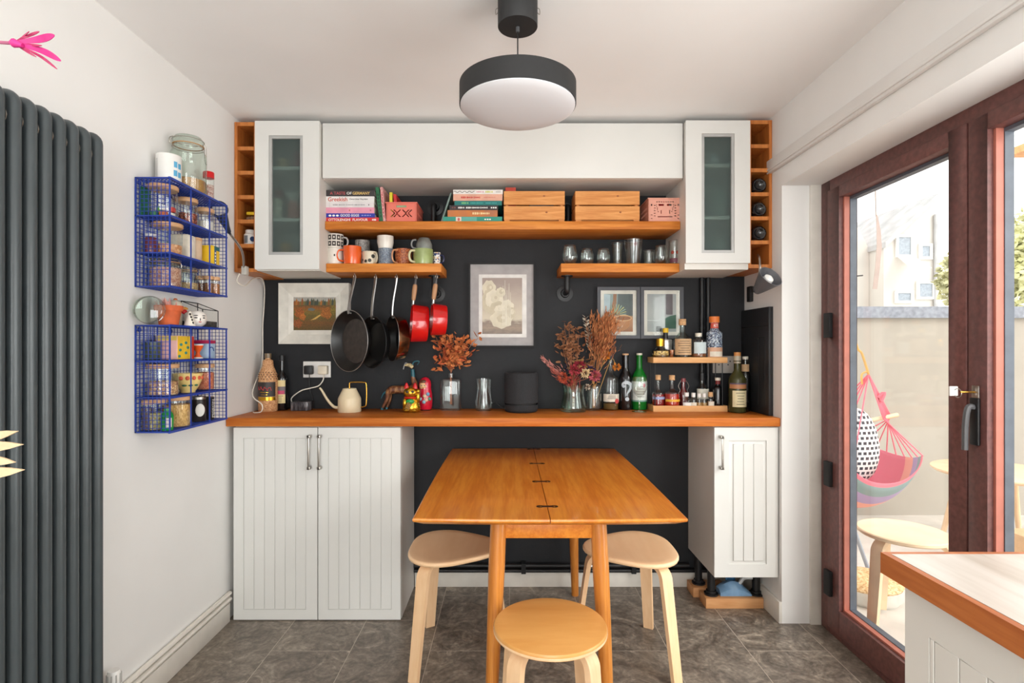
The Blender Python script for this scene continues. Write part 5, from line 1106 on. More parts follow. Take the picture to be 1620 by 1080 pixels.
# ---------------------------------------------------------------- drinking glasses
def tumbler(label, pxa, pxb, dy, Y, kind, z=None, name='drinking_glass', m=None):
    cx_ = X((pxa+pxb)/2, Y); r = S(pxb-pxa, Y)/2; h = S(dy, Y); c = Vector((cx_, Y, ZS2+0.0005 if z is None else z))
    P = {'wine': [(0, 0.003), (r*0.55, 0.0), (r*0.62, h*0.02), (r*0.94, h*0.25), (r, h*0.42), (r*0.92, h*0.72), (r*0.74, h), (r*0.71, h), (r*0.89, h*0.72), (r*0.96, h*0.42), (r*0.9, h*0.26), (r*0.5, h*0.06), (0, h*0.05)],
         'pint': [(0, 0.003), (r*0.66, 0.0), (r*0.7, h*0.02), (r, h), (r*0.96, h), (r*0.66, h*0.06), (0, h*0.05)],
         'tum': [(0, 0.003), (r*0.9, 0.0), (r*0.95, h*0.03), (r, h), (r*0.95, h), (r*0.89, h*0.08), (0, h*0.06)]}[kind]
    t = thing(name, label, 'glass', c, 'glasses on the short oak shelf'); lt('glass_body', P, c, m or M['glass'], t, seg=32)
    lt('rim', [(r*(0.725 if kind == 'wine' else 0.98)-0.001, h-0.0005), (r*(0.725 if kind == 'wine' else 0.98), h+0.0008), (r*(0.725 if kind == 'wine' else 0.98)+0.001, h-0.0005)], c, M['chrome'], t, seg=32)
    return t, c, r, h
t, c, r, h = tumbler('first stemless wine glass, at the open end of the glass shelf', 889, 914, 31, 2.74, 'wine')
tumbler('second stemless glass from the open end of the glass shelf', 917, 940, 26, 2.75, 'wine')
tumbler('third stemless glass, beside the tall pint glass', 943, 966, 26, 2.75, 'wine')
tumbler('narrow tall pint glass in the middle of the shelf', 967, 986, 38, 2.80, 'pint')
t, c, r, h = tumbler('wide pint glass with a small round red crest', 987, 1017, 40, 2.74, 'pint')
b = B(); b.M = Matrix.Translation((c.x, c.y-r*0.93, c.z+h*0.8)) @ Matrix.Rotation(PI/2-0.1, 4, 'X'); b.lathe([(0.0055, 0), (0.008, 0), (0.008, 0.0006), (0.0055, 0.0006)], (0,0,0), 20); b.done('printed_crest', col((150, 60, 66)), t)
tumbler('short straight glass beside the wide pint glass', 1018, 1035, 25, 2.78, 'tum')
tumbler('round stemless glass beside the printed tall glass', 1034, 1057, 30, 2.73, 'wine')
t, c, r, h = tumbler('tall glass printed with red flowers by the cupboard', 1058, 1076, 38, 2.73, 'tum')
for az in (-2.2, -1.3): b = B(); b.M = Matrix.Translation(c+Vector((r*math.cos(az), r*math.sin(az), h*0.5))) @ Matrix.Rotation(az+PI/2, 4, 'Z'); b.ball((0,0,0), (0.008, 0.001, 0.009), 10, 6); b.done('printed_flower', col((150, 60, 44)), t, smooth=True)
bands(t, c, r*0.96, h*0.08, h*0.26, col((110, 60, 74)), -2.8, -0.3, 'printed_band')
# ---------------------------------------------------------------- pictures on the charcoal wall
def img_autumn():
    m, nt, N, L, b = new_mat('autumn_painting'); b.inputs['Roughness'].default_value = 0.6
    tc = N.new('ShaderNodeTexCoord'); se = N.new('ShaderNodeSeparateXYZ'); L.new(tc.outputs['Generated'], se.inputs[0])
    n = N.new('ShaderNodeTexNoise'); n.inputs['Scale'].default_value = 7; n.inputs['Detail'].default_value = 6; L.new(tc.outputs['Generated'], n.inputs['Vector'])
    ad = N.new('ShaderNodeMath'); ad.operation = 'MULTIPLY_ADD'; ad.inputs[1].default_value = 0.16; L.new(n.outputs['Fac'], ad.inputs[0]); L.new(se.outputs['Z'], ad.inputs[2])
    r = ramp(N, [(0.10, (96, 80, 30)), (0.30, (120, 84, 32)), (0.48, (104, 96, 40)), (0.62, (126, 112, 48)), (0.74, (150, 96, 34)), (0.86, (96, 88, 52)), (0.93, (110, 100, 70)), (0.96, (176, 186, 190))]); L.new(ad.outputs[0], r.inputs['Fac'])
    v = N.new('ShaderNodeTexNoise'); v.inputs['Scale'].default_value = 26; v.inputs['Detail'].default_value = 4; L.new(tc.outputs['Generated'], v.inputs['Vector'])
    r2 = ramp(N, [(0.38, (120, 110, 60)), (0.6, (255, 190, 110))]); L.new(v.outputs['Fac'], r2.inputs['Fac'])
    mx = N.new('ShaderNodeMix'); mx.data_type = 'RGBA'; mx.blend_type = 'MULTIPLY'; mx.inputs[0].default_value = 0.45; L.new(r.outputs['Color'], mx.inputs[6]); L.new(r2.outputs['Color'], mx.inputs[7]); L.new(mx.outputs[2], b.inputs['Base Color']); return m
def img_noise(name, stops, axis='Z', amp=0.3, scale=4.0, sc3=(1, 1, 1), det=6):
    m, nt, N, L, b = new_mat(name); b.inputs['Roughness'].default_value = 0.35
    tc = N.new('ShaderNodeTexCoord'); se = N.new('ShaderNodeSeparateXYZ'); L.new(tc.outputs['Generated'], se.inputs[0])
    mp = N.new('ShaderNodeMapping'); mp.inputs['Scale'].default_value = sc3; L.new(tc.outputs['Generated'], mp.inputs['Vector'])
    n = N.new('ShaderNodeTexNoise'); n.inputs['Scale'].default_value = scale; n.inputs['Detail'].default_value = det; L.new(mp.outputs['Vector'], n.inputs['Vector'])
    ad = N.new('ShaderNodeMath'); ad.operation = 'MULTIPLY_ADD'; ad.inputs[1].default_value = amp; L.new(n.outputs['Fac'], ad.inputs[0]); L.new(se.outputs[axis], ad.inputs[2])
    r = ramp(N, stops); L.new(ad.outputs[0], r.inputs['Fac']); L.new(r.outputs['Color'], b.inputs['Base Color']); return m
def frame4(b, x0, x1, z0, z1, w_, y0, y1):
    b.box(x0, x0+w_, y0, y1, z0, z1); b.box(x1-w_, x1, y0, y1, z0, z1); b.box(x0+w_, x1-w_, y0, y1, z0, z0+w_); b.box(x0+w_, x1-w_, y0, y1, z1-w_, z1); return b
yp = 2.90
# white framed painting
x0, x1, z0, z1 = X(442, 2.885), X(553, 2.885), Z(544, 2.885), Z(448, 2.885)
t = thing('framed_painting', 'autumn landscape painting in a wide white frame', 'painting', ((x0+x1)/2, 2.89, z0))
wf = col((214, 210, 200), 0.5)
def mitred(x0, x1, z0, z1, w_, yo, yi, yb):
    """picture moulding: outer edge at yo, inner edge at yi, back at yb"""
    O = [(x0, z0), (x1, z0), (x1, z1), (x0, z1)]; I = [(x0+w_, z0+w_), (x1-w_, z0+w_), (x1-w_, z1-w_), (x0+w_, z1-w_)]
    b = B(); rows = [[(x, yb, z) for x, z in O], [(x, yo, z) for x, z in O], [(x, yi, z) for x, z in I], [(x, yb, z) for x, z in I]]
    vs = [p for r in rows for p in r]; fs = []
    for i in range(3):
        for k in range(4): q = (k+1) % 4; fs.append((i*4+k, i*4+q, (i+1)*4+q, (i+1)*4+k))
    return b.add(vs, fs)
w1 = 0.05
mitred(x0, x1, z0, z1, w1, 2.872, 2.884, YW-0.001).done('outer_frame', wf, t)
mitred(x0+w1, x1-w1, z0+w1, z1-w1, 0.024, 2.881, 2.888, YW-0.001).done('inner_frame', col((222, 218, 208), 0.5), t)
i = w1+0.024
bx('canvas', x0+i, x1-i, 2.8885, 2.893, z0+i, z1-i, img_autumn(), t)
cx0, cx1, cz0, cz1 = x0+i, x1-i, z0+i, z1-i; cw, ch = cx1-cx0, cz1-cz0
def patch(name, pts, m, y=2.8882): return B().add([(cx0+cw*u, y, cz0+ch*v) for u, v in pts], [tuple(range(len(pts)))]).done(name, m, t)
patch('painted_path', [(0.40, 0.30), (0.52, 0.33), (0.66, 0.46), (0.68, 0.50), (0.60, 0.46), (0.48, 0.36)], col((206, 164, 84)))
patch('painted_pond', [(0.34, 0.60), (0.46, 0.58), (0.52, 0.63), (0.44, 0.68), (0.35, 0.67)], col((96, 104, 100)))
for (u, v, ru, rv, cc_) in ((0.14, 0.52, 0.11, 0.16, (150, 84, 34)), (0.10, 0.20, 0.10, 0.13, (140, 76, 34)), (0.78, 0.52, 0.14, 0.17, (158, 96, 40)), (0.93, 0.62, 0.06, 0.16, (120, 104, 44)), (0.22, 0.40, 0.07, 0.1, (170, 100, 40))):
    patch('painted_bush', [(max(0, min(1, u+ru*math.cos(a)*(1+0.15*math.sin(6*a)))), max(0, min(1, v+rv*math.sin(a)*(1+0.15*math.cos(5*a))))) for a in [k*PI/12 for k in range(24)]], speck('bush_%d%d' % (int(u*100), int(v*100)), [cc_, tuple(int(q*0.75) for q in cc_), tuple(min(255, int(q*1.2)) for q in cc_)], 400), 2.88818-0.00001*u*10)
random.seed(4); 
for k in range(22):
    u = 0.03+0.94*k/21; hh = random.uniform(0.10, 0.22); cc_ = random.choice([(140, 80, 30), (84, 84, 60), (60, 70, 56), (170, 104, 40), (110, 100, 50)])
    patch('painted_tree', [(u-0.03, 0.76), (u+0.03, 0.76), (u+0.022, 0.78+hh*0.6), (u, 0.78+hh), (u-0.022, 0.78+hh*0.6)], col(cc_), 2.8881-0.00001*k)
# large central print
x0, x1, z0, z1 = X(741.5, 2.89), X(846.5, 2.89), Z(549, 2.89), Z(415.5, 2.89)
t = thing('framed_print', 'large black framed print of pale clouds over a dark sea', 'framed print', ((x0+x1)/2, 2.89, z0))
frame4(B(), x0, x1, z0, z1, 0.0085, 2.876, YW-0.001).done('frame', M['blackm'], t)
bx('grey_mount', x0+0.0085, x1-0.0085, 2.890, 2.897, z0+0.0085, z1-0.0085, col((168, 164, 164), 0.7), t)
a0_, a1_, b0_, b1_ = X(757.5, 2.89), X(833, 2.89), Z(533.5, 2.89), Z(434, 2.89)
bx('white_border', a0_, a1_, 2.8885, 2.8899, b0_, b1_, col((224, 222, 218), 0.7), t)
a0_, a1_, b0_, b1_ = X(763, 2.888), X(826, 2.888), Z(528, 2.888), Z(439.5, 2.888)
bx('printed_scene', a0_, a1_, 2.8875, 2.8884, b0_, b1_, img_noise('sea_sky_print', [(0.12, (104, 84, 66)), (0.22, (140, 116, 92)), (0.30, (120, 98, 78)), (0.38, (196, 184, 160)), (0.7, (176, 160, 144)), (1.0, (150, 132, 122))], amp=0.22, scale=5, sc3=(1, 1, 4)), t)
cx0, cx1, cz0, cz1 = a0_, a1_, b0_, b1_; cw, ch = cx1-cx0, cz1-cz0
cl = img_noise('cloud_print', [(0.2, (190, 180, 156)), (0.5, (216, 208, 188)), (0.9, (204, 196, 174))], amp=0.7, scale=6, axis='Y')
for n_, (u, v, ru, rv) in enumerate(((0.17, 0.80, 0.17, 0.16), (0.12, 0.58, 0.12, 0.2), (0.30, 0.62, 0.22, 0.17), (0.46, 0.74, 0.12, 0.09), (0.40, 0.42, 0.24, 0.16), (0.62, 0.45, 0.18, 0.16), (0.48, 0.26, 0.28, 0.16), (0.73, 0.38, 0.10, 0.10))):
    cc_ = [(max(0, min(1, u+ru*math.cos(a)*(1+0.08*math.sin(5*a+n_)))), max(0, min(1, v+rv*math.sin(a)*(1+0.08*math.sin(7*a+n_))))) for a in [k*PI/14 for k in range(28)]]
    tn = ((214, 206, 184), (198, 188, 164), (222, 214, 194))
    patch('printed_cloud', cc_, col(tn[n_ % 3], 0.6), 2.8873-0.00008*n_)
    for q_ in (1, 2): patch('printed_billow', [(u+(p_-u)*(0.78-0.3*q_)+0.02*q_, v+(w2-v)*(0.78-0.3*q_)+0.015*q_) for p_, w2 in cc_], col(tn[(n_+q_) % 3], 0.6), 2.8873-0.00008*n_-0.00002*q_)
for u, h_ in ((0.52, 0.86), (0.57, 0.96), (0.62, 0.78), (0.67, 0.90), (0.71, 0.74), (0.60, 0.70)): patch('printed_spire', [(u-0.012, 0.15), (u+0.012, 0.15), (u+0.003, h_), (u-0.003, h_)], col((222, 216, 198)), 2.8863)
# two small frames
def small_frame(label, pxa, pxb, stops, decor):
    global cx0, cx1, cz0, cz1, cw, ch, t
    x0, x1, z0, z1 = X(pxa, 2.89), X(pxb, 2.89), Z(535.5, 2.89), Z(454, 2.89)
    t = thing('framed_photo', label, 'framed photo', ((x0+x1)/2, 2.89, z0))
    frame4(B(), x0, x1, z0, z1, 0.0175, 2.878, YW-0.001).done('frame', col((72, 74, 80), 0.5), t)
    bx('white_mount', x0+0.0175, x1-0.0175, 2.889, 2.895, z0+0.0175, z1-0.0175, col((226, 222, 214), 0.7), t)
    k = 0.037
    bx('photo_sheet', x0+k, x1-k, 2.8882, 2.8889, z0+k, z1-k, img_noise('photo_'+str(pxa), *stops), t)
    cx0, cx1, cz0, cz1 = x0+k, x1-k, z0+k, z1-k; cw, ch = cx1-cx0, cz1-cz0
    decor()
    bx('glass_sheet', x0+0.0176, x1-0.0176, 2.8835, 2.8845, z0+0.0176, z1-0.0176, M['pane'], t)
def dec1():
    patch('printed_sky', [(0, 0.45), (0.20, 0.5), (0.22, 0.98), (0, 1)], col((176, 196, 206)), 2.8881)
    patch('printed_wall', [(0.46, 0.42), (1, 0.42), (1, 1), (0.48, 1)], col((84, 96, 98)), 2.8881)
    patch('printed_post', [(0.30, 0.62), (0.42, 0.60), (0.44, 1), (0.32, 1)], col((150, 104, 70)), 2.8880)
    for k in range(12):
        a = -0.2+k*0.3; patch('printed_stem', [(0.40, 0.45), (0.42, 0.45), (0.42+0.34*math.cos(a)+0.02, 0.5+0.22*math.sin(a)), (0.42+0.34*math.cos(a), 0.5+0.22*math.sin(a)+0.02)], col((190, 196, 130) if k % 2 else (150, 180, 160)), 2.8879)
    patch('printed_basket', [(0.55+0.35*math.cos(a), 0.22+0.20*math.sin(a)) if 0.55+0.35*math.cos(a) < 1 else (1, 0.22+0.20*math.sin(a)) for a in [k*PI/12 for k in range(24)]], col((186, 128, 82)), 2.8878)
    patch('printed_basket_rim', [(min(1, 0.66+0.30*math.cos(a)), 0.36+0.09*math.sin(a)) for a in [k*PI/12 for k in range(24)]], col((214, 170, 124)), 2.8877)
    patch('printed_basket_mouth', [(min(1, 0.68+0.25*math.cos(a)), 0.36+0.055*math.sin(a)) for a in [k*PI/12 for k in range(24)]], col((150, 100, 66)), 2.8876)
def dec2():
    patch('printed_dark_panel', [(0.64, 0.45), (0.88, 0.45), (0.88, 1), (0.64, 1)], col((104, 98, 104)), 2.8881)
    patch('printed_plant', [(0.62, 0.08), (1, 0.08), (1, 0.45), (0.8, 0.42), (0.62, 0.36)], col((44, 92, 76)), 2.8880)
    patch('printed_pot', [(0.30, 0.0), (0.48, 0.0), (0.50, 0.14), (0.30, 0.14)], col((40, 48, 46)), 2.8879)
    patch('printed_wave', [(0.0, 0.30), (0.4, 0.285), (0.66, 0.40), (0.66, 0.415), (0.4, 0.30), (0, 0.31)], col((206, 214, 214)), 2.8878)
    patch('printed_edge', [(0.49, 0.0), (0.505, 0.0), (0.505, 1), (0.49, 1)], col((120, 124, 128)), 2.8878)
small_frame('small grey framed photo of a plant beside a straw basket', 944.5, 1012, ([(0.2, (150, 100, 64)), (0.5, (176, 130, 90)), (0.75, (120, 124, 100)), (1.0, (130, 150, 150))], 'Z', 0.35, 5.0), dec1)
small_frame('small grey framed photo of a pale grey curtain above green leaves', 1013, 1080.5, ([(0.3, (150, 158, 158)), (0.6, (166, 172, 172)), (1.0, (156, 162, 164))], 'Z', 0.3, 3.0), dec2)
# ---------------------------------------------------------------- hanging pans
zsb = ZS2-0.043
def hook(t, x, y, zeye):
    tb('hook', sm([(x, y, zsb+0.0005), (x, y, zsb-0.004), (x+0.005, y, zsb-0.010), (x, y, zsb-0.018), (x-0.004, y, zsb-0.013)], 4), 0.0013, M['steel'], t, 6)
def hang_pan(label, px_hook, pxc, pyc, R, depth, ang, Yp, body, inner, handle, hl=None, flare=0.8, name='frying_pan', cat='pan', wooden=False, rim=None, lean=0.0, floor_=None):
    """pan hanging from the shelf: opening turned `ang` degrees to the left of facing the room"""
    x, z = X(pxc, Yp), Z(pyc, Yp); c = Vector((x, Yp, z)); t = thing(name, label, cat, (x, Yp, z-R))
    a = math.radians(ang); nrm = Vector((-math.sin(a), -math.cos(a), 0))
    rot = Matrix((( -nrm.y, 0, nrm.x, 0), (nrm.x, 0, nrm.y, 0), (0, 1, 0, 0), (0, 0, 0, 1)))   # local z -> nrm, local y -> up
    Mx = Matrix.Translation(c) @ Matrix.Rotation(lean, 4, 'Y') @ rot
    b = B(); b.M = Mx; b.lathe([(0, -depth), (R*flare*0.96, -depth), (R*flare, -depth*0.94), (R*0.985, -0.004), (R, 0), (R*0.975, 0.0005)], (0,0,0), 48); b.done('pan_body', body, t, smooth=True)
    b = B(); b.M = Mx; b.lathe([(R*0.972, 0.0003), (R*flare*0.97, -depth*0.86), (R*flare*0.93, -depth*0.93)], (0,0,0), 48); b.done('pan_wall', inner, t, smooth=True)
    b = B(); b.M = Mx; b.lathe([(R*flare*0.93, -depth*0.93), (0, -depth*0.93)], (0,0,0), 48); b.done('pan_floor', floor_ or inner, t, smooth=True)
    if rim: b = B(); b.M = Mx; b.tube([(R*math.cos(q), R*math.sin(q), 0) for q in [k*PI/24 for k in range(48)]], 0.0016, 6, True); b.done('rim', rim, t, smooth=True)
    top = Mx @ Vector((0, R*0.97, -0.004)); xh = X(px_hook, Yp); eye = Vector((xh, Yp, zsb-0.02))
    mid = top.lerp(eye, 0.12)-nrm*0.006*0
    if not wooden:
        pts = sm([top-EZ*0.012, top+EZ*0.01+nrm*0.004, top.lerp(eye, 0.4)+nrm*0.006, top.lerp(eye, 0.85), eye], 5)
        n = len(pts); wd = Vector((nrm.y, -nrm.x, 0)) if True else EX
        B().strip(pts, wd, [0.019-0.005*math.sin(PI*i/(n-1)) for i in range(n)], 0.006).done('handle', handle, t, smooth=True)
        for s_ in (-1, 1):
            b = B(); b.ball(Mx @ Vector((s_*0.011, R*0.90, -depth*0.12)), 0.0042, 10, 6); b.done('rivet', M['chrome'], t, smooth=True)
    else:
        d = eye-top
        tb('handle_ferrule', [top-EZ*0.006, top+d*0.16], 0.0075, M['chrome'], t, 12)
        tb('handle', [top+d*k for k in (0.15, 0.2, 0.35, 0.55, 0.7, 0.76)], [0.008, 0.0105, 0.0115, 0.0125, 0.0115, 0.009], M['hand'], t, 14)
        tb('handle_end', [top+d*k for k in (0.755, 0.9, 1.0)], [0.0075, 0.006, 0.004], M['grey'], t, 10)
    tb('hanging_loop', [eye+Vector((0.006*math.cos(q), 0, 0.004+0.009*math.sin(q))) for q in [k*PI/6 for k in range(12)]], 0.0012, M['steel'], t, 6, True)
    hook(t, xh, Yp, 0); return t
Yp = 2.72
hang_pan('large black frying pan hanging leftmost from the mug shelf', 561, 551.5, 539, S(49, 2.70), 0.045, 38, 2.72, M['pan'], M['pan'], M['chrome'], flare=0.78, rim=M['chrome'], floor_=pm('worn_nonstick', (58, 50, 46), 0.5, var=0.25, scale=40))
hang_pan('medium black frying pan hanging second from the left', 594, 588, 541, S(41.5, 2.72), 0.045, 44, 2.75, M['pan'], M['pan'], M['chrome'], flare=0.8, rim=M['black'])
hang_pan('steel saute pan hanging edge-on beside the black frying pans', 627, 620, 535, S(36.5, 2.72), 0.06, 60, 2.75, M['copper'], M['pan'], M['chrome'], flare=0.9, rim=M['chrome'])
hang_pan('larger red enamel saucepan with wooden handle', 658, 650.5, 511, S(31, 2.72), 0.082, 76, 2.75, M['red'], M['red'], None, flare=0.93, name='saucepan', cat='saucepan', wooden=True, lean=0.05)
hang_pan('smaller red enamel saucepan beside the pipe bracket', 690.5, 682.5, 505, S(26, 2.72), 0.072, 76, 2.73, M['red'], M['red'], None, flare=0.93, name='saucepan', cat='saucepan', wooden=True, lean=0.05)
# ---------------------------------------------------------------- sockets and cables
def socket(label, pxa, pxb, ya, yb, m):
    x0, x1, z0, z1 = X(pxa, 2.9), X(pxb, 2.9), Z(yb, 2.9), Z(ya, 2.9)
    t = thing('wall_socket', label, 'socket', ((x0+x1)/2, 2.905, z0)); bx('face_plate', x0, x1, 2.900, YW-0.0005, z0, z1, m, t, bevel=0.002)
    for s_ in (0.28, 0.72):
        xm = x0+(x1-x0)*s_; bx('rocker_switch', xm-0.006, xm+0.006, 2.8985, 2.9, z1-0.022, z1-0.008, m, t)
        for dx, dz in ((-0.011, 0.028), (0.011, 0.028), (0.0, 0.046)): bx('socket_slot', xm+dx-0.003, xm+dx+0.003, 2.8990, 2.9, z1-dz-0.004, z1-dz+0.003, M['blackm'], t)
    return t, x0, x1, z0, z1
socket('white double wall socket below the autumn painting', 479.5, 523, 571.5, 597, M['plastic'])
socket('beige double wall socket behind the tiered bottle rack', 1128, 1161, 563, 590, col((190, 184, 176), 0.4))
pl = thing('black_plug', 'black plug with a thin cord in the left of the wall socket', 'plug', (X(488, 2.88), 2.88, Z(593, 2.88)))
bx('plug_body', X(481.5, 2.885), X(495.5, 2.885), 2.868, 2.8984, Z(592, 2.885), Z(578, 2.885), M['black'], pl, bevel=0.006)
tb('plug_cord', sm([(X(489, 2.88), 2.884, Z(592, 2.885)), (X(489, 2.88), 2.884, Z(612, 2.885)), (X(491, 2.88), 2.886, Z(622, 2.885)), (X(494, 2.89), 2.893, ZT+0.06), (X(494, 2.89), 2.893, ZT+0.003)], 5), 0.002, M['black'], pl)
pl = thing('white_plug', 'cream plug with a white cord in the right of the wall socket', 'plug', (X(511, 2.88), 2.88, Z(593, 2.88)))
bx('plug_body', X(504, 2.885), X(519, 2.885), 2.866, 2.8984, Z(592, 2.885), Z(578, 2.885), col((226, 216, 196), 0.4), pl, bevel=0.006)
tb('plug_cord', sm([(X(511, 2.88), 2.88, Z(591, 2.88)), (X(511.5, 2.86), 2.86, Z(600, 2.86)), (X(504, 2.85), 2.85, Z(610, 2.85)), (X(490, 2.85), 2.85, Z(614, 2.85)), (X(476, 2.85), 2.85, Z(618, 2.85)), (X(461, 2.86), 2.865, Z(629, 2.865)), (X(462, 2.885), 2.888, ZT+0.03), (X(464, 2.89), 2.893, ZT+0.004)], 6), 0.003, M['cable'], pl)
# ---------------------------------------------------------------- things on the worktop
ZW = ZT+0.0004
def bot(name, label, px, Y, prof, m, cat='bottle', liq=None, lh=0.0, cap=None, capm=None, z=ZW, x=None, seg=28, group=None):
    """bottle from a profile (r, h); liq fills to height lh; cap = list of (r, h) in its own material"""
    c = Vector((X(px, Y) if x is None else x, Y, z)); t = thing(name, label, cat, c, group)
    lt('bottle_body', prof, c, m, t, seg=seg)
    if liq:
        lp = [(0, 0.004)]+[(max(0.0, r*0.93), max(0.004, h)) for r, h in prof if h <= lh and r > 0]
        last = lp[-1][0]; lp += [(last, lh), (0, lh)]
        lt('drink', lp, c, liq, t, seg=seg)
    if cap: lt('stopper', cap, c, capm, t, seg=20)
    return t, c
def wlabel(t, c, r, z0, z1, m, half=1.0, mid=-PI/2, name='paper_label'):
    return B().lathe([(r+0.0005, z0), (r+0.0005, z1)], c, 16, a0=mid-half, a1=mid+half).done(name, m, t, smooth=True)
def wtext(t, c, r, zc, s_, m, h, w_, name='label_lettering'): return lettering(name, s_, m, t, c+Vector((0, -r-0.0008, zc)), EX, EZ, h, w_, wrap=r+0.0008, fat=0.01)
def wlines(t, c, r, z0, z1, n, m, half=0.6):
    b = B(); random.seed(int(r*1e5))
    for i in range(n):
        z = z0+(z1-z0)*i/max(1, n-1); k = random.uniform(0.6, 1.0)
        b.lathe([(r+0.0009, z-0.0012), (r+0.0009, z+0.0012)], c, 10, a0=-PI/2-half*k, a1=-PI/2+half*k)
    o = b.done('small_print', m, t); o['kind'] = 'stuff'
def bprof(r, h, hs, nr, shoulder=0.04, foot=0.0):
    """generic bottle: body radius r, overall height h, shoulder start hs, neck radius nr"""
    p = [(0, 0.003), (r*0.85, 0.0), (r*0.97, 0.002), (r, 0.007), (r, hs)]
    for k in range(1, 7): t = k/6; p.append((nr+(r-nr)*(0.5+0.5*math.cos(PI*t)), hs+shoulder*t))
    return p+[(nr, h-0.006), (nr*1.18, h-0.005), (nr*1.18, h)]
# woven bottle and dark bottle
Yb = 2.79; r = S(14.3, Yb); weave = speck('woven_cane', [(206, 154, 108), (186, 128, 84), (222, 176, 130)], 260, 0.6, size=(1, 1, 1))
t, c = bot('woven_bottle', 'cane-wrapped rum bottle with a dark label by the corner', 424, Yb, [(0, 0.002), (r*0.92, 0.0), (r, 0.006), (r, 0.075), (r*0.98, 0.155), (r, 0.165), (r*0.92, 0.195), (r*0.58, 0.232), (r*0.52, 0.262), (0.013, 0.268), (0.013, 0.275)], weave,
           cap=[(0.0, 0.274), (0.0165, 0.274), (0.0165, 0.298), (0.0, 0.298)], capm=col((120, 100, 74), 0.3))
for row in range(4):
    for k in range(9): a = -PI*0.95+PI*0.9*k/8+(0.17 if row % 2 else 0); rr_ = r*(1.0 if row < 2 else 0.96-0.1*(row-2)); zz_ = 0.168+row*0.011; b = B(); b.ball(c+Vector((rr_*math.cos(a), rr_*math.sin(a), zz_)), (0.0026, 0.0026, 0.003), 6, 4); o = b.done('weave_hole', M['ink'], t)
wlabel(t, c, r, 0.078, 0.152, col((54, 46, 44)), 1.25); wlabel(t, c, r, 0.058, 0.076, M['gold'], 1.25, name='gold_band')
tb('script_flourish', [c+Vector((rr2*math.sin(q_), -rr2*math.cos(q_), 0.119+0.007*math.sin(q_*14)+0.004*math.sin(q_*31))) for rr2 in [r+0.0012] for q_ in [-0.75+1.5*k/60 for k in range(61)]], 0.0012, col((214, 70, 74)), t, 5); wlines(t, c, r+0.0003, 0.088, 0.10, 2, M['gold'], 0.5)
Yb = 2.84; r = S(9.2, Yb)
t, c = bot('oil_bottle', 'slim dark bottle with a cream and pink label beside the cane bottle', 446, Yb, bprof(r, 0.27, 0.165, 0.011, 0.045), M['glassdark'], cap=[(0.0, 0.258), (0.0145, 0.258), (0.0145, 0.286), (0.010, 0.288), (0, 0.288)], capm=M['black'])
wlabel(t, c, r, 0.038, 0.158, col((226, 206, 150)), 0.95); wlabel(t, c, r+0.0004, 0.085, 0.125, col((110, 100, 104)), 0.95, name='printed_band'); wlabel(t, c, r+0.0006, 0.085, 0.104, col((190, 60, 100)), 0.8, name='printed_blush'); wlines(t, c, r+0.0003, 0.046, 0.076, 4, M['ink'], 0.6)
# stone-look candle block
t = thing('candle_block', 'low square marbled grey candle block beside the dark bottle', 'candle holder', (X(473, 2.82), 2.83, ZW))
x0, x1 = X(459.5, 2.80), X(487, 2.80); hb = S(14, 2.80)
bmat = wood('marbled_glass', (132, 128, 130), (60, 58, 62), (40, 40, 6), 0.15, c3=(40, 38, 40))
B().box(x0, x1, 2.80, 2.88, ZW, ZW+hb).done('block', bmat, t, bevel=0.003); b = B(); b.cyl(((x0+x1)/2+0.012, 2.84, ZW+hb-0.0005), 0.022, 0.003, 20); b.done('wick_well', M['blackm'], t)
# watering can
Yb = 2.765; cx_ = X(553, Yb); c = Vector((cx_, Yb, ZW)); t = thing('watering_can', 'small cream watering can with a thin brass handle', 'watering can', c)
rb = S(18, Yb)
lt('can_body', [(0, 0), (rb*0.98, 0), (rb, 0.003), (rb*0.985, 0.066), (rb*0.94, 0.074), (rb*0.62, 0.112), (rb*0.58, 0.119), (rb*0.54, 0.119), (rb*0.5, 0.112), (0, 0.10)], c, M['cream'], t)
pts = sm([(cx_-rb*0.9, Yb, ZW+0.02), (X(528, Yb), Yb, Z(643, Yb)), (X(518, Yb), Yb, Z(632, Yb)), (X(509, Yb), Yb, Z(617, Yb)), (X(505.5, Yb), Yb, Z(613.5, Yb))], 5)
tb('spout', pts, [0.0085-0.004*i/(len(pts)-1) for i in range(len(pts))], M['cream'], t, 12)
tb('brass_handle', sm([(X(553, Yb), Yb, ZW+0.117), (X(553, Yb), Yb, Z(607, Yb)), (X(556, Yb), Yb, Z(604.5, Yb)), (X(575, Yb), Yb, Z(604.5, Yb)), (X(579.5, Yb), Yb, Z(609, Yb)), (X(579.5, Yb), Yb, Z(638, Yb)), (X(576, Yb), Yb, Z(643, Yb)), (X(569, Yb), Yb, Z(644, Yb))], 6), 0.0036, M['brass'], t, 10)
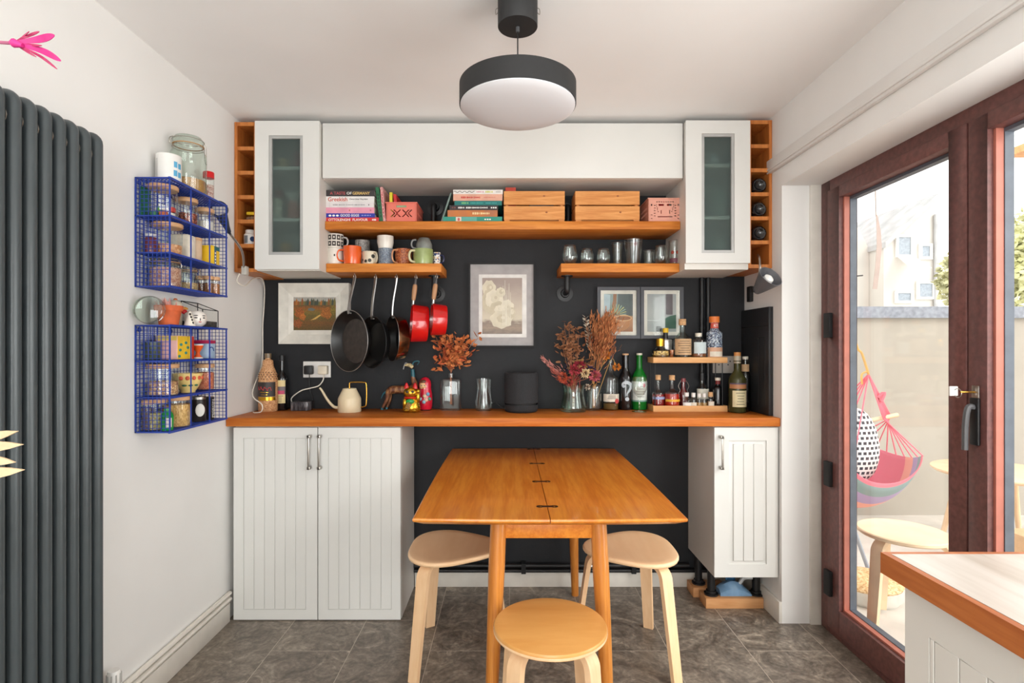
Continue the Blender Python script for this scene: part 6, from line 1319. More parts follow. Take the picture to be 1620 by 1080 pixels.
# painted wooden deer
Yb = 2.865; t = thing('deer_figurine', 'carved striped deer figurine with blue hooves and horns', 'figurine', (X(632, Yb), Yb, ZW))
stripe = wood('striped_paint', (176, 128, 84), (110, 60, 36), (60, 60, 20), 0.5, fine=0.1, c3=(84, 44, 28)); teal = pm('teal_paint', (34, 98, 112), 0.4, var=0.2)
V = lambda px, py, dy=0: Vector((X(px, Yb+dy), Yb+dy, Z(py, Yb+dy)))
def limb(name, pts, rs, m): q = sm(pts, 5); n = len(q); k = len(rs)-1; tb(name, q, [rs[min(k-1, int(i*k/(n-1)))]+(rs[min(k, int(i*k/(n-1))+1)]-rs[min(k-1, int(i*k/(n-1)))])*((i*k/(n-1))-min(k-1, int(i*k/(n-1)))) for i in range(n)], m, t, 12)
limb('deer_body', [V(613, 624), V(619, 617), V(633, 616), V(648, 616), V(656, 610), V(654, 600), V(653, 595)], [0.014, 0.022, 0.021, 0.021, 0.019, 0.012, 0.011], stripe)
limb('deer_neck', [V(653.5, 598), V(653, 590), V(652.5, 584)], [0.0115, 0.0105, 0.010], teal)
limb('deer_head', [V(653, 581), V(649, 578), V(644, 577), V(640, 578)], [0.009, 0.011, 0.008, 0.004], pm('cream_paint', (206, 186, 140), 0.5, var=0.35, scale=80))
limb('deer_horn', [V(653, 577), V(654, 573), V(659, 571), V(663, 572), V(660, 577)], [0.004, 0.004, 0.0035, 0.003, 0.002], teal); limb('deer_horn', [V(646, 576), V(642, 574), V(640, 577), V(638, 584)], [0.003, 0.003, 0.003, 0.003], pm('grey_horn', (150, 150, 150), 0.4))
hz0 = ZW+0.008
for (pxa, pya, pxb, dy) in ((614, 622, 604.5, -0.012), (617, 622, 612, 0.014), (650, 618, 655, -0.012), (652, 618, 659, 0.012)):
    p = Vector((X(pxb, Yb+dy), Yb+dy, hz0)); a = V(pxa, pya, dy)
    limb('leg', [a, a.lerp(p, 0.45)+Vector((0.006 if pxa < 630 else -0.004, 0, 0)), p], [0.012, 0.009, 0.006], stripe)
    b = B(); b.lathe([(0, -0.008), (0.0085, -0.008), (0.0065, 0.004), (0, 0.006)], p, 12); b.done('hoof', teal, t, smooth=True)
limb('tail', [V(613, 618), V(607, 622), V(603, 630)], [0.005, 0.004, 0.002], teal)
# beckoning cat
Yb = 2.765; c = Vector((X(651, Yb), Yb, ZW)); t = thing('cat_figurine', 'gold beckoning cat figurine with red ears and green bib', 'figurine', c)
b = B(); b.lathe([(0, 0), (0.040, 0.0), (0.046, 0.008), (0.045, 0.03), (0.036, 0.055), (0.030, 0.068), (0.027, 0.072)], c, 24, sy=0.8); b.ball(c+Vector((-0.003, -0.002, 0.098)), (0.037, 0.031, 0.030), 20, 12)
b.ball(c+Vector((0.035, -0.012, 0.075)), (0.012, 0.012, 0.03), 12, 8); b.ball(c+Vector((0.036, -0.014, 0.105)), (0.011, 0.011, 0.013), 12, 8)
b.ball(c+Vector((-0.02, -0.03, 0.010)), (0.014, 0.016, 0.010), 12, 6); b.ball(c+Vector((0.02, -0.03, 0.010)), (0.014, 0.016, 0.010), 12, 6); b.ball(c+Vector((-0.030, -0.022, 0.045)), (0.011, 0.011, 0.026), 12, 8)
b.done('cat_body', M['gold'], t, smooth=True)
for s_ in (-1, 1):
    p = c+Vector((-0.003+s_*0.022, -0.004, 0.118)); b = B(); b.lathe([(0.013, 0), (0.012, 0.010), (0.006, 0.026), (0, 0.032)], p, 12, sy=0.55); b.done('ear', col((206, 30, 34), 0.3), t, smooth=True)
    b = B(); b.M = Matrix.Translation(c+Vector((-0.003+s_*0.014, -0.031, 0.104))); b.ball((0,0,0), (0.008, 0.0025, 0.006), 12, 6); b.done('eye', M['ink'], t, smooth=True)
b = B(); b.tube([c+Vector((-0.003+0.031*math.cos(a), -0.001+0.026*math.sin(a), 0.073)) for a in [k*PI/10 for k in range(20)]], 0.0055, 8, True); b.done('red_collar', col((196, 34, 20), 0.3), t, smooth=True)
b = B(); b.ball(c+Vector((-0.002, -0.030, 0.055)), (0.022, 0.008, 0.013), 14, 8); b.done('green_bib', col((36, 150, 70), 0.3), t, smooth=True)
b = B(); b.M = Matrix.Translation(c+Vector((-0.010, -0.036, 0.030))) @ Matrix.Rotation(0.5, 4, 'Y'); b.box(-0.012, 0.012, -0.004, 0.002, -0.02, 0.02); b.done('coin', speck('dark_gold', [(140, 96, 30), (84, 58, 24), (190, 140, 50)], 400, 0.3), t, bevel=0.002)
b = B(); b.ball(c+Vector((-0.003, -0.034, 0.090)), (0.005, 0.003, 0.003), 8, 5); b.done('nose', col((196, 60, 50)), t, smooth=True)
# nesting doll
Yb = 2.85; c = Vector((X(672.5, Yb), Yb, ZW)); t = thing('nesting_doll', 'red painted wooden nesting doll beside the gold cat', 'figurine', c); dr = S(11.8, Yb)
dred = pm('red_lacquer', (206, 26, 52), 0.2, var=0.1, coat=0.5)
lt('doll_body', [(0, 0.004), (dr*0.86, 0.004), (dr*0.95, 0.02), (dr, 0.05), (dr*0.95, 0.085), (dr*0.84, 0.105), (dr*0.80, 0.120), (dr*0.82, 0.135), (dr*0.74, 0.153), (dr*0.5, 0.166), (dr*0.2, 0.172), (0, 0.173)], c, dred, t)
lt('doll_base', [(0, 0), (dr*0.84, 0), (dr*0.87, 0.006), (0, 0.006)], c, M['black'], t)
b = B(); b.ball(c+Vector((-0.005, -dr*0.52, 0.128)), (dr*0.55, dr*0.36, 0.024), 18, 10); b.done('face', col((232, 186, 132), 0.3), t, smooth=True)
b = B(); b.ball(c+Vector((-0.005, -dr*0.50, 0.149)), (dr*0.5, dr*0.33, 0.012), 16, 8); b.done('hair', col((90, 50, 26), 0.3), t, smooth=True)
for s_ in (-1, 1): b = B(); b.ball(c+Vector((-0.005+s_*0.008, -dr*0.90, 0.131)), (0.0035, 0.002, 0.0022), 8, 5); b.done('eye', col((60, 80, 110)), t, smooth=True)
b = B(); b.ball(c+Vector((-0.005, -dr*0.88, 0.117)), (0.004, 0.002, 0.0018), 8, 5); b.done('mouth', M['redink'], t, smooth=True)
random.seed(9)
for k, cc_ in enumerate(((150, 186, 200), (226, 206, 170), (110, 160, 190), (232, 190, 160), (70, 140, 120), (150, 186, 200))):
    a = -PI/2+(-0.5, 0.1, 0.55, 0.3, 0.75, 0.0)[k]; zz_ = (0.06, 0.075, 0.085, 0.055, 0.06, 0.045)[k]
    b = B(); b.ball(c+Vector((dr*0.97*math.cos(a), dr*0.97*math.sin(a), zz_)), (0.010, 0.006, 0.010), 10, 6); b.done('painted_flower', col(cc_, 0.3), t, smooth=True)
# ---------------------------------------------------------------- vases, carafe, dried flowers
Yb = 2.845; c = Vector((X(713.5, Yb), Yb, ZW)); w_ = S(16.5, Yb)
t = thing('bottle_vase', 'square clear glass bottle vase holding orange dried leaves', 'vase', c)
b = B(); rows = []
for (k, z) in ((0.94, 0.0), (1.0, 0.004), (1.0, 0.152), (0.93, 0.162), (0.5, 0.168), (0.29, 0.170), (0.27, 0.185), (0.31, 0.186), (0.31, 0.192)):
    n = 24; p = 5 if k > 0.6 else 2
    rows.append([(c.x+k*w_*math.copysign(abs(math.cos(a))**(2/p), math.cos(a)), c.y+k*w_*0.62*math.copysign(abs(math.sin(a))**(2/p), math.sin(a)) if k > 0.6 else c.y+k*w_*math.sin(a), c.z+z) for a in [2*PI*i/n for i in range(n)]])
vs = [p for r_ in rows for p in r_]; fs = [(i*24+k, i*24+(k+1) % 24, (i+1)*24+(k+1) % 24, (i+1)*24+k) for i in range(len(rows)-1) for k in range(24)]+[tuple(reversed(range(24)))]
b.add(vs, fs).done('vase_body', M['glass'], t, smooth=True)
def bunch(name, label, base, stems, cat='dried flowers'):
    """stems: list of (px, py, dY, kind, colour, n, length, spread); each stem runs from the vase base to the tip"""
    t = thing(name, label, cat, base); base = Vector(base); cols_ = {}
    for i, (px, py, dY, kind, cc_, n, ln, spd, mouth, sc_) in enumerate(stems):
        Y = base.y+dY; tip = Vector((X(px, Y), Y, Z(py, Y))); mo = Vector(mouth)
        pts = sm([base+Vector((random.uniform(-.006,.006), random.uniform(-.006,.006), 0)), mo, mo.lerp(tip, 0.55)+Vector((random.uniform(-.01,.01), 0, 0.008)), tip], 4)
        tb('stem', pts, 0.0014, col(sc_), t, 5)
        b = cols_.setdefault((kind, cc_), B())
        if kind == 'leaf':
            for k in range(n):
                u = random.uniform(0.62, 1.0); p = mo.lerp(tip, u)+Vector((random.gauss(0, spd*0.35), random.gauss(0, spd*0.35), random.gauss(0, spd*0.35)))
                b.leaf(p, Vector((random.uniform(-1,1), random.uniform(-1,.6), random.uniform(-.5,1))), ln*random.uniform(.6, 1.2), ln*0.42)
        elif kind == 'fuzz':
            for k in range(n):
                p = tip+Vector((random.gauss(0, spd), random.gauss(0, spd*0.8), random.gauss(0, spd*1.3))); d = (p-mo).normalized()+Vector((random.uniform(-.6,.6), random.uniform(-.6,.6), random.uniform(-.2,.7)))
                b.leaf(p, d, ln*random.uniform(.5, 1.3), ln*0.16)
        elif kind == 'ball':
            for k in range(n):
                d = Vector((random.gauss(0,1), random.gauss(0,1), random.gauss(0,1))).normalized(); b.leaf(tip+d*spd*0.5, d, ln*random.uniform(.7, 1.2), ln*0.5)
        elif kind == 'pods':
            for k in range(n):
                u = 0.5+0.5*k/(n-1); p = mo.lerp(tip, u); s_ = -1 if k % 2 else 1
                b.leaf(p, Vector((s_*0.8, random.uniform(-.5,.5), 0.7)), ln, ln*0.5)
        elif kind == 'plume':
            for k in range(n):
                u = random.uniform(0.45, 1.0); p = mo.lerp(tip, u)+Vector((random.gauss(0, spd*(1.15-u)), random.gauss(0, spd*(1.15-u)), random.gauss(0, spd*(1.15-u))))
                b.leaf(p, (tip-mo).normalized()+Vector((random.uniform(-.4,.4), random.uniform(-.4,.4), random.uniform(-.3,.3))), ln*random.uniform(.6,1.2), ln*0.16)
    nm = {'leaf': 'dried_leaves', 'fuzz': 'dried_sprays', 'ball': 'flower_heads', 'pods': 'seed_pods', 'plume': 'feathery_plume'}
    for (kind, cc_), b in cols_.items():
        o = b.done(nm[kind], pm('dried_%s_%d%d%d' % (kind, *cc_), cc_, 0.8, var=0.25, scale=60), t); o['kind'] = 'stuff'
    return t
random.seed(31)
mo = (c.x, c.y, c.z+0.195); br = (150, 90, 50)
st_ = []
for (px, py, n, cc_) in ((690, 533, 7, (196, 112, 60)), (700, 540, 12, (186, 92, 52)), (708, 533, 12, (206, 124, 70)), (718, 531, 10, (196, 112, 60)), (730, 536, 12, (206, 124, 70)), (742, 532, 9, (196, 112, 60)), (756, 535, 7, (206, 124, 70)), (745, 556, 9, (186, 92, 52)), (700, 565, 14, (186, 92, 52)), (735, 570, 10, (206, 124, 70)), (712, 552, 26, (170, 78, 44)), (722, 556, 26, (196, 112, 60)), (716, 566, 26, (206, 124, 70)), (692, 575, 6, (196, 112, 60))):
    st_.append((px, py, random.uniform(-0.04, 0.03), 'leaf', cc_, int(n*1.5), 0.042, 0.05, mo, br))
bunch('dried_leaf_bunch', 'bunch of orange-brown dried leaves in the square bottle vase', (c.x, c.y, c.z+0.03), st_)
Yb = 2.825; c = Vector((X(765.5, Yb), Yb, ZW)); r = S(12.8, Yb)
t = thing('carafe', 'waisted clear glass carafe beside the speaker', 'carafe', c)
lt('glass_body', [(0, 0.003), (r*0.95, 0.0), (r, 0.006), (r*0.97, 0.05), (r*0.8, 0.088), (r*0.72, 0.108), (r*0.76, 0.13), (r*0.86, 0.166), (r*0.83, 0.166), (r*0.7, 0.11), (r*0.93, 0.05), (r*0.9, 0.01), (0, 0.009)], c, M['glass'], t, seg=32)
for k in range(12): a = 2*PI*k/12; tb('flute_ridge', [c+Vector((r*q*math.cos(a), r*q*math.sin(a), z)) for q, z in ((1.0, 0.01), (0.975, 0.05), (0.805, 0.088), (0.725, 0.108), (0.765, 0.13), (0.86, 0.163))], 0.0007, M['glass'], t, 5)
# speaker
Yb = 2.775; c = Vector((X(824.5, Yb), Yb, ZW)); r = S(26.5, Yb); h = S(62, Yb)
t = thing('smart_speaker', 'charcoal fabric cylinder speaker with a slot near its foot', 'speaker', c)
fab = pm('charcoal_knit', (38, 39, 42), 0.85, var=0.25, scale=260, bump=0.4, bscale=500)
lt('lower_shell', [(0, 0), (r*0.88, 0.0), (r*0.97, 0.006), (r, 0.016), (r, 0.036), (r*0.97, 0.038)], c, fab, t, seg=48)
lt('slot', [(r*0.9, 0.036), (r*0.9, 0.047)], c, M['blackm'], t, seg=48)
lt('upper_shell', [(r*0.97, 0.0455), (r, 0.0475), (r, h-0.016), (r*0.975, h-0.005), (r*0.9, h), (r*0.86, h), (r*0.84, h-0.004), (0, h-0.004)], c, fab, t, seg=48)
B().lathe([(r*0.94, 0.0365), (r*1.0, 0.0365), (r*1.0, 0.0474), (r*0.94, 0.0474)], c, 20, a0=-0.25, a1=PI+0.25).done('slot_back', fab, t, smooth=True)
tb('speaker_cord', sm([c+Vector((-r*0.6, r*0.7, 0.012)), c+Vector((-r*1.1, 0.08, 0.01)), Vector((X(783, 2.86), 2.87, ZW+0.035)), Vector((X(777, 2.88), 2.885, ZW+0.003))], 6), 0.0022, M['black'], t)
# flared vase and straight vase with the big dried bouquet
Yb = 2.785; c1 = Vector((X(907, Yb), Yb, ZW)); r = S(21, Yb)
t = thing('flared_vase', 'clear glass vase flaring to a wide foot', 'vase', c1)
lt('vase_body', [(0, 0.003), (r*0.94, 0.0), (r, 0.008), (r*0.97, 0.03), (r*0.80, 0.078), (r*0.76, 0.105), (r*0.86, 0.138), (r*0.84, 0.138), (r*0.73, 0.105), (r*0.77, 0.078), (r*0.92, 0.03), (r*0.9, 0.012), (0, 0.010)], c1, M['glassg'], t, seg=32)
Yb = 2.845; c2 = Vector((X(939.5, Yb), Yb, ZW)); r2 = S(12.3, Yb)
t = thing('straight_vase', 'straight clear glass vase with rounded shoulders beside the flared vase', 'vase', c2)
lt('vase_body', [(0, 0.003), (r2*0.9, 0.0), (r2, 0.008), (r2, 0.11), (r2*0.9, 0.13), (r2*0.75, 0.137), (r2*0.72, 0.137), (r2*0.87, 0.128), (r2*0.96, 0.11), (r2*0.96, 0.012), (0, 0.008)], c2, M['glass'], t, seg=32)
random.seed(77)
m1 = (c1.x, c1.y, c1.z+0.13); s1 = []
s1 += [(860, 567, -0.02, 'plume', (196, 130, 120), 70, 0.03, 0.02, m1, (150, 90, 80)), (875, 585, -0.02, 'plume', (176, 96, 84), 90, 0.028, 0.022, m1, (150, 90, 80)),
       (891, 597, -0.03, 'ball', (186, 80, 52), 90, 0.018, 0.026, m1, br), (899, 603, -0.02, 'ball', (160, 60, 50), 60, 0.016, 0.03, m1, br),
       (917, 580, -0.02, 'ball', (150, 40, 56), 90, 0.022, 0.03, m1, br), (908, 585, -0.03, 'ball', (176, 60, 70), 60, 0.022, 0.022, m1, br), (926, 590, -0.03, 'ball', (222, 196, 150), 70, 0.018, 0.024, m1, br),
       (941, 594, 0.0, 'ball', (190, 90, 100), 80, 0.022, 0.026, m1, br), (913, 568, 0.0, 'leaf', (206, 160, 100), 14, 0.04, 0.03, m1, br), (932, 572, 0.0, 'leaf', (150, 100, 60), 14, 0.045, 0.03, m1, br),
       (934, 585, 0.02, 'ball', (70, 54, 90), 50, 0.02, 0.03, m1, br), (902, 580, 0.03, 'ball', (54, 44, 70), 40, 0.02, 0.03, m1, br), (900, 553, 0.0, 'pods', (170, 120, 96), 8, 0.022, 0.01, m1, br)]
for (px, py) in ((885, 528), (893, 518), (900, 513), (908, 520), (897, 540), (905, 535), (915, 545), (890, 545), (915, 530)): s1.append((px, py, random.uniform(-.02, .04), 'leaf', (150, 100, 66), 22, 0.032, 0.05, m1, br))
for (px, py) in ((905, 625), (911, 630), (908, 618)): s1.append((px, py-30, 0, 'plume', (150, 60, 56), 30, 0.03, 0.02, (c1.x, c1.y, c1.z+0.03), br))
bunch('dried_bouquet', 'mixed dried bouquet of crimson, cream and rust flowers in the flared vase', (c1.x, c1.y, c1.z+0.012), s1)
m2 = (c2.x, c2.y, c2.z+0.14); s2 = []
for (px, py) in ((945, 518), (955, 514), (962, 520), (950, 530), (958, 535), (965, 512), (943, 540), (952, 550), (960, 548), (947, 560)): s2.append((px, py, random.uniform(-.06, -.01), 'fuzz', random.choice([(176, 106, 62), (196, 128, 80), (150, 84, 50)]), 150, 0.03, 0.022, m2, (170, 110, 60)))
s2 += [(972, 516, -0.03, 'fuzz', (206, 176, 150), 50, 0.026, 0.014, m2, br), (926, 502, 0.0, 'pods', (196, 186, 168), 22, 0.024, 0.01, m2, br), (930, 510, 0.0, 'pods', (160, 146, 130), 18, 0.024, 0.01, m2, br), (937, 548, -0.03, 'ball', (176, 120, 80), 30, 0.016, 0.016, m2, br),
       (959, 562, -0.01, 'ball', (214, 130, 40), 70, 0.018, 0.022, m2, (196, 150, 70)), (975, 580, -0.03, 'ball', (206, 124, 40), 60, 0.016, 0.018, (X(965, 2.82), 2.82, Z(572, 2.82)), (196, 150, 70)), (940, 612, -0.03, 'leaf', (190, 140, 80), 10, 0.03, 0.02, m2, br), (929, 612, -0.05, 'ball', (206, 190, 170), 40, 0.012, 0.016, m2, br)]
bunch('dried_grass_bunch', 'tall rusty dried grasses and pale seed pods in the straight vase', (c2.x, c2.y, c2.z+0.012), s2)
# ---------------------------------------------------------------- three bottles and a stemmed glass
Yb = 2.862; r = S(13, Yb)
t, c = bot('gin_bottle', 'clear bottle with a white label and red seal beside the dried flowers', 966, Yb, bprof(r, 0.272, 0.16, 0.0125, 0.05), M['glass'], liq=liquid('pale_gin', (150, 120, 70), 0.6), lh=0.035, cap=[(0, 0.262), (0.0165, 0.262), (0.0165, 0.288), (0, 0.288)], capm=M['black'])
wlabel(t, c, r, 0.045, 0.085, M['paper'], 1.2); wlines(t, c, r+0.0003, 0.062, 0.076, 3, M['ink'], 0.7)
b = B(); b.M = Matrix.Translation(c+Vector((r*math.cos(-0.95), r*math.sin(-0.95), 0.048))) @ Matrix.Rotation(-0.95+PI/2, 4, 'Z') @ Matrix.Rotation(PI/2, 4, 'X'); b.cyl((0,0,0), 0.013, 0.0025, 16); b.done('red_seal', col((206, 80, 80)), t, smooth=True)
Yb = 2.868; r = S(11.2, Yb)
t, c = bot('black_bottle', 'black bottle with a large white question mark', 989.5, Yb, bprof(r, 0.288, 0.155, 0.0165, 0.07), M['glassdark'], cap=[(0, 0.288), (0.0165, 0.288), (0.0165, 0.296), (0, 0.296)], capm=M['beech'])
qm = col((196, 206, 214), 0.4)
qp = sm([(-0.013, 0.030, 0), (-0.022, 0.034, 0), (-0.025, 0.043, 0), (-0.018, 0.053, 0), (-0.002, 0.057, 0), (0.016, 0.050, 0), (0.021, 0.034, 0), (0.014, 0.016, 0), (0.003, 0.002, 0), (-0.001, -0.012, 0)], 6); nq = len(qp); vq = []
qw = [0.0022+0.0155*max(0.0, math.sin(PI*min(1, max(0.0, (k/(nq-1)-0.12)/0.88))))**1.2 for k in range(nq)]
for k in range(nq):
    tq = (qp[min(k+1, nq-1)]-qp[max(k-1, 0)]).normalized()
    for e_ in (-0.5, -0.17, 0.17, 0.5):
        a_, b_ = qp[k].x-tq.y*qw[k]*e_, qp[k].y+tq.x*qw[k]*e_; vq.append(c+Vector(((r+0.0012)*math.sin(a_/r), -(r+0.0012)*math.cos(a_/r), 0.088+b_)))
B().add(vq, [(4*k+m_, 4*k+m_+1, 4*k+m_+5, 4*k+m_+4) for k in range(nq-1) for m_ in range(3)]).done('question_mark', qm, t, smooth=True)
for nm_, a_, z_, rad_ in (('mark_curl', -0.017, 0.125, 0.008), ('mark_dot', 0.001, 0.058, 0.0105)):
    vq = [c+Vector(((r+0.0014)*math.sin((a_+rad_*q_*math.cos(h_))/r), -(r+0.0014)*math.cos((a_+rad_*q_*math.cos(h_))/r), z_+rad_*q_*math.sin(h_))) for q_ in (0.02, 0.5, 1.0) for h_ in [2*PI*k/20 for k in range(20)]]
    B().add(vq, [(20*g_+k, 20*g_+(k+1) % 20, 20*g_+20+(k+1) % 20, 20*g_+20+k) for g_ in range(2) for k in range(20)]).done(nm_, qm, t, smooth=True)
Yb = 2.868; r = S(11.6, Yb)
t, c = bot('green_glass_bottle', 'bright green bottle with a pale label behind the stemmed glass', 1011.5, Yb, bprof(r, 0.288, 0.165, 0.0155, 0.06), M['glassgreen'], liq=pm('dark_green_drink', (14, 62, 26), 0.2), lh=0.15, cap=[(0, 0.288), (0.0155, 0.288), (0.0155, 0.298), (0, 0.298)], capm=M['paper'])
wlabel(t, c, r, 0.05, 0.15, col((216, 222, 216)), 1.3); wlabel(t, c, r+0.0002, 0.044, 0.052, col((110, 150, 140)), 1.3, name='label_border'); wlines(t, c, r+0.0003, 0.07, 0.125, 5, col((120, 120, 120)), 0.7)
b = B(); b.ball(c+Vector((0.014, -r*0.9, 0.13)), (0.009, 0.004, 0.012), 10, 6); b.done('printed_blossom', col((206, 80, 110)), t, smooth=True)
Yb = 2.765; c = Vector((X(1011.5, Yb), Yb, ZW)); r = S(12.5, Yb)
t = thing('wine_glass', 'clear stemmed wine glass standing before the green bottle', 'glass', c)
lt('foot', [(0, 0), (r*0.95, 0.0), (r*0.95, 0.0015), (r*0.3, 0.006), (0.004, 0.012)], c, M['glass'], t); lt('stem', [(0.004, 0.012), (0.0035, 0.03), (0.0055, 0.042), (0.0035, 0.054), (0.006, 0.07), (0.012, 0.08)], c, M['glass'], t, seg=10)
lt('bowl', [(0.004, 0.074), (r*0.6, 0.088), (r*0.95, 0.115), (r, 0.135), (r*0.93, 0.16), (r*0.8, 0.178), (r*0.78, 0.178), (r*0.9, 0.16), (r*0.97, 0.135), (r*0.9, 0.115), (r*0.55, 0.092), (0, 0.084)], c, M['glass'], t)
# ---------------------------------------------------------------- tiered rack with bottles
ry0, ry1 = 2.765, 2.881; rx0, rx1 = X(1033.5, ry0), X(1151, ry0)
t = thing('tiered_rack', 'two-tier light oak bottle rack with slim black posts', 'rack', ((rx0+rx1)/2, (ry0+ry1)/2, ZW))
zt1 = Z(574, ry0); zt2 = Z(565, ry0); zl0 = ZW; zl1 = ZW+0.030
def tray(z0, z1, nm):
    b = B(); q = 0.008; b.box(rx0, rx1, ry0, ry0+q, z0, z1); b.box(rx0, rx1, ry1-q, ry1, z0, z1); b.box(rx0, rx0+q, ry0+q, ry1-q, z0, z1); b.box(rx1-q, rx1, ry0+q, ry1-q, z0, z1); b.done(nm, M['rackpine'], t)
tray(zl0, zl1, 'lower_tray_frame'); bx('lower_tray_base', rx0+0.008, rx1-0.008, ry0+0.008, ry1-0.008, zl0+0.001, zl0+0.006, M['rackpine'], t)
bx('upper_tray', rx0, rx1, ry0, ry1, zt1, zt2, M['rackpine'], t, bevel=0.001)
for (px, py_) in ((rx0+0.012, ry0+0.012), (rx1-0.022, ry0+0.012), (rx0+0.012, ry1-0.012), (rx1-0.022, ry1-0.012)): tb('post', [(px, py_, zl0+0.006), (px, py_, zt1)], 0.0026, M['black'], t)
zu = zt2+0.0004; zl = zl0+0.0064; lr = 2.80
def B3(label, px, pxw, dy, Y, z, m, hs=0.6, nr=0.35, cap=None, capm=None, ch=0.12, liq=None, lh=0.5, name='bottle', cr=None, sh=0.14, lab=None, seg=28):
    """bottle by pixel width and height; fractions of the height for shoulder and cap"""
    r = S(pxw, Y)/2; h = S(dy, Y); t, c = bot(name, label, px, Y, bprof(r, h*(1-ch), h*hs, r*nr, h*sh), m, liq=liq, lh=h*lh if liq else 0, z=z, seg=seg,
        cap=[(0, h*(1-ch)-0.004), ((cr or nr*1.3)*r, h*(1-ch)-0.004), ((cr or nr*1.3)*r, h), (0, h)], capm=capm)
    if lab: wlabel(t, c, r, h*lab[0], h*lab[1], lab[2], lab[3] if len(lab) > 3 else 1.1)
    return t, c, r, h
# upper tier (left to right)
t, c, r, h = B3('short rounded gold-labelled bottle at the left of the upper tier', 1044.5, 26, 29, 2.795, zu, M['glasssmoke'], hs=0.3, nr=0.42, ch=0.36, capm=M['gold'], cr=0.5, sh=0.3, liq=liquid('amber', (170, 120, 50), 0.3), lh=0.2, lab=(0.12, 0.34, speck('gold_print', [(196, 160, 80), (80, 60, 40), (226, 200, 130)], 300, 0.4)), name='liqueur_bottle')
t = thing('yellow_top_bottle', 'tall bottle with a yellow stopper on the upper tier', 'bottle', (X(1053, 2.855), 2.855, zu)); c = Vector((X(1053, 2.855), 2.855, zu))
lt('bottle_body', [(0, 0.002), (0.034, 0.0), (0.035, 0.004), (0.035, 0.088), (0.031, 0.092), (0.012, 0.094), (0.0115, 0.128)], c, pm('mercury_silver', (190, 186, 182), 0.25, metal=0.6, var=0.25, scale=30), t); lt('neck_band', [(0.0122, 0.095), (0.0122, 0.128)], c, M['black'], t); lt('stopper', [(0, 0.128), (0.0145, 0.128), (0.0145, 0.152), (0, 0.152)], c, col((232, 190, 40), 0.5), t)
c = Vector((X(1062, 2.79), 2.79, zu)); t = thing('copper_jigger', 'small copper measuring cup on the upper tier', 'cup', c)
lt('cup', [(0, 0.001), (0.008, 0.0), (0.010, 0.002), (0.0158, 0.037), (0.0145, 0.037), (0.009, 0.004), (0, 0.004)], c, pm('copper', (206, 160, 136), 0.2, metal=1.0, var=0.05), t)
t, c, r, h = B3('round-shouldered cork bottle with a kraft label on the upper tier', 1079.5, 27, 60, 2.80, zu, M['glassg'], hs=0.46, nr=0.30, ch=0.14, capm=M['cork'], cr=0.42, sh=0.22, lab=(0.06, 0.48, M['tan'], 1.25)); wlines(t, c, r+0.0004, h*0.12, h*0.42, 6, M['ink'], 0.8)
t, c, r, h = B3('squat clear bottle with a pale blue label on the upper tier', 1105, 24, 38, 2.80, zu, M['glass'], hs=0.70, nr=0.38, ch=0.12, capm=M['paper'], cr=0.42, sh=0.12, liq=liquid('brown_drink', (150, 84, 40), 0.3), lh=0.14, lab=(0.16, 0.62, col((196, 210, 212)), 0.9))
t, c, r, h = B3('tall bottle with an orange top and speckled glass on the upper tier', 1130, 24, 64, 2.80, zu, speck('speckled_blue_glass', [(150, 166, 184), (84, 96, 120), (196, 206, 214), (60, 66, 84)], 210, 0.2), hs=0.58, nr=0.5, ch=0.13, capm=col((222, 120, 50), 0.5), cr=0.66, sh=0.12, lab=(0.0, 0.24, col((206, 160, 130)), 1.3))
wlabel(t, c, r+0.0004, 0.004, h*0.14, M['paper'], 0.9); wlabel(t, c, r*0.52, h*0.71, h*0.86, col((206, 84, 66)), 1.4, name='neck_label'); wtext(t, c, r*0.52+0.001, h*0.78, 'ALTE', W_, 0.014, 0.024)
# lower tier
amber = liquid('amber_red', (196, 44, 22), 0.2)
t, c, r, h = B3('corked bottle of red liqueur with a blue tag, at the left of the lower tier', 1039.5+1.5, 20, 54, 2.825, zl, M['glass'], hs=0.46, nr=0.30, ch=0.12, capm=M['cork'], cr=0.42, sh=0.14, liq=liquid('red_liqueur', (150, 26, 30), 0.2), lh=0.44, lab=(0.30, 0.37, col((150, 160, 200)), 1.2))
t, c, r, h = B3('corked bottle of orange-red liqueur with a yellow tag', 1063, 24, 54, 2.815, zl, M['glass'], hs=0.48, nr=0.27, ch=0.12, capm=M['cork'], cr=0.38, sh=0.14, liq=amber, lh=0.46, lab=(0.24, 0.31, col((226, 170, 50)), 1.2))
t, c, r, h = B3('swing-top bottle of dark red liqueur', 1081, 15, 48, 2.85, zl, M['glass'], hs=0.45, nr=0.42, ch=0.10, capm=col((130, 60, 64), 0.3), cr=0.5, sh=0.25, liq=liquid('dark_red', (110, 24, 26), 0.15), lh=0.85)
for s_ in (-1, 1): tb('wire_clip', sm([c+Vector((s_*r*0.5, -0.004, h*0.93)), c+Vector((s_*r*1.1, -0.006, h*0.75)), c+Vector((s_*r*0.75, -0.006, h*0.6)), c+Vector((s_*r*1.15, -0.006, h*0.5))], 5), 0.0012, M['steel'], t, 6)
t, c, r, h = B3('clear flask with a white label in front of the swing-top bottle', 1086, 16.5, 27, 2.803, zl, M['glass'], hs=0.5, nr=0.36, ch=0.17, capm=M['plastic'], cr=0.44, sh=0.28, lab=(0.05, 0.44, M['plastic'], 1.0))
t, c, r, h = B3('tiny clear vial beside the white-labelled flask', 1097, 10, 27, 2.79, zl, M['glass'], hs=0.6, nr=0.5, ch=0.2, capm=M['plastic'], cr=0.62, sh=0.16, lab=(0.05, 0.45, M['paper'], 1.0))
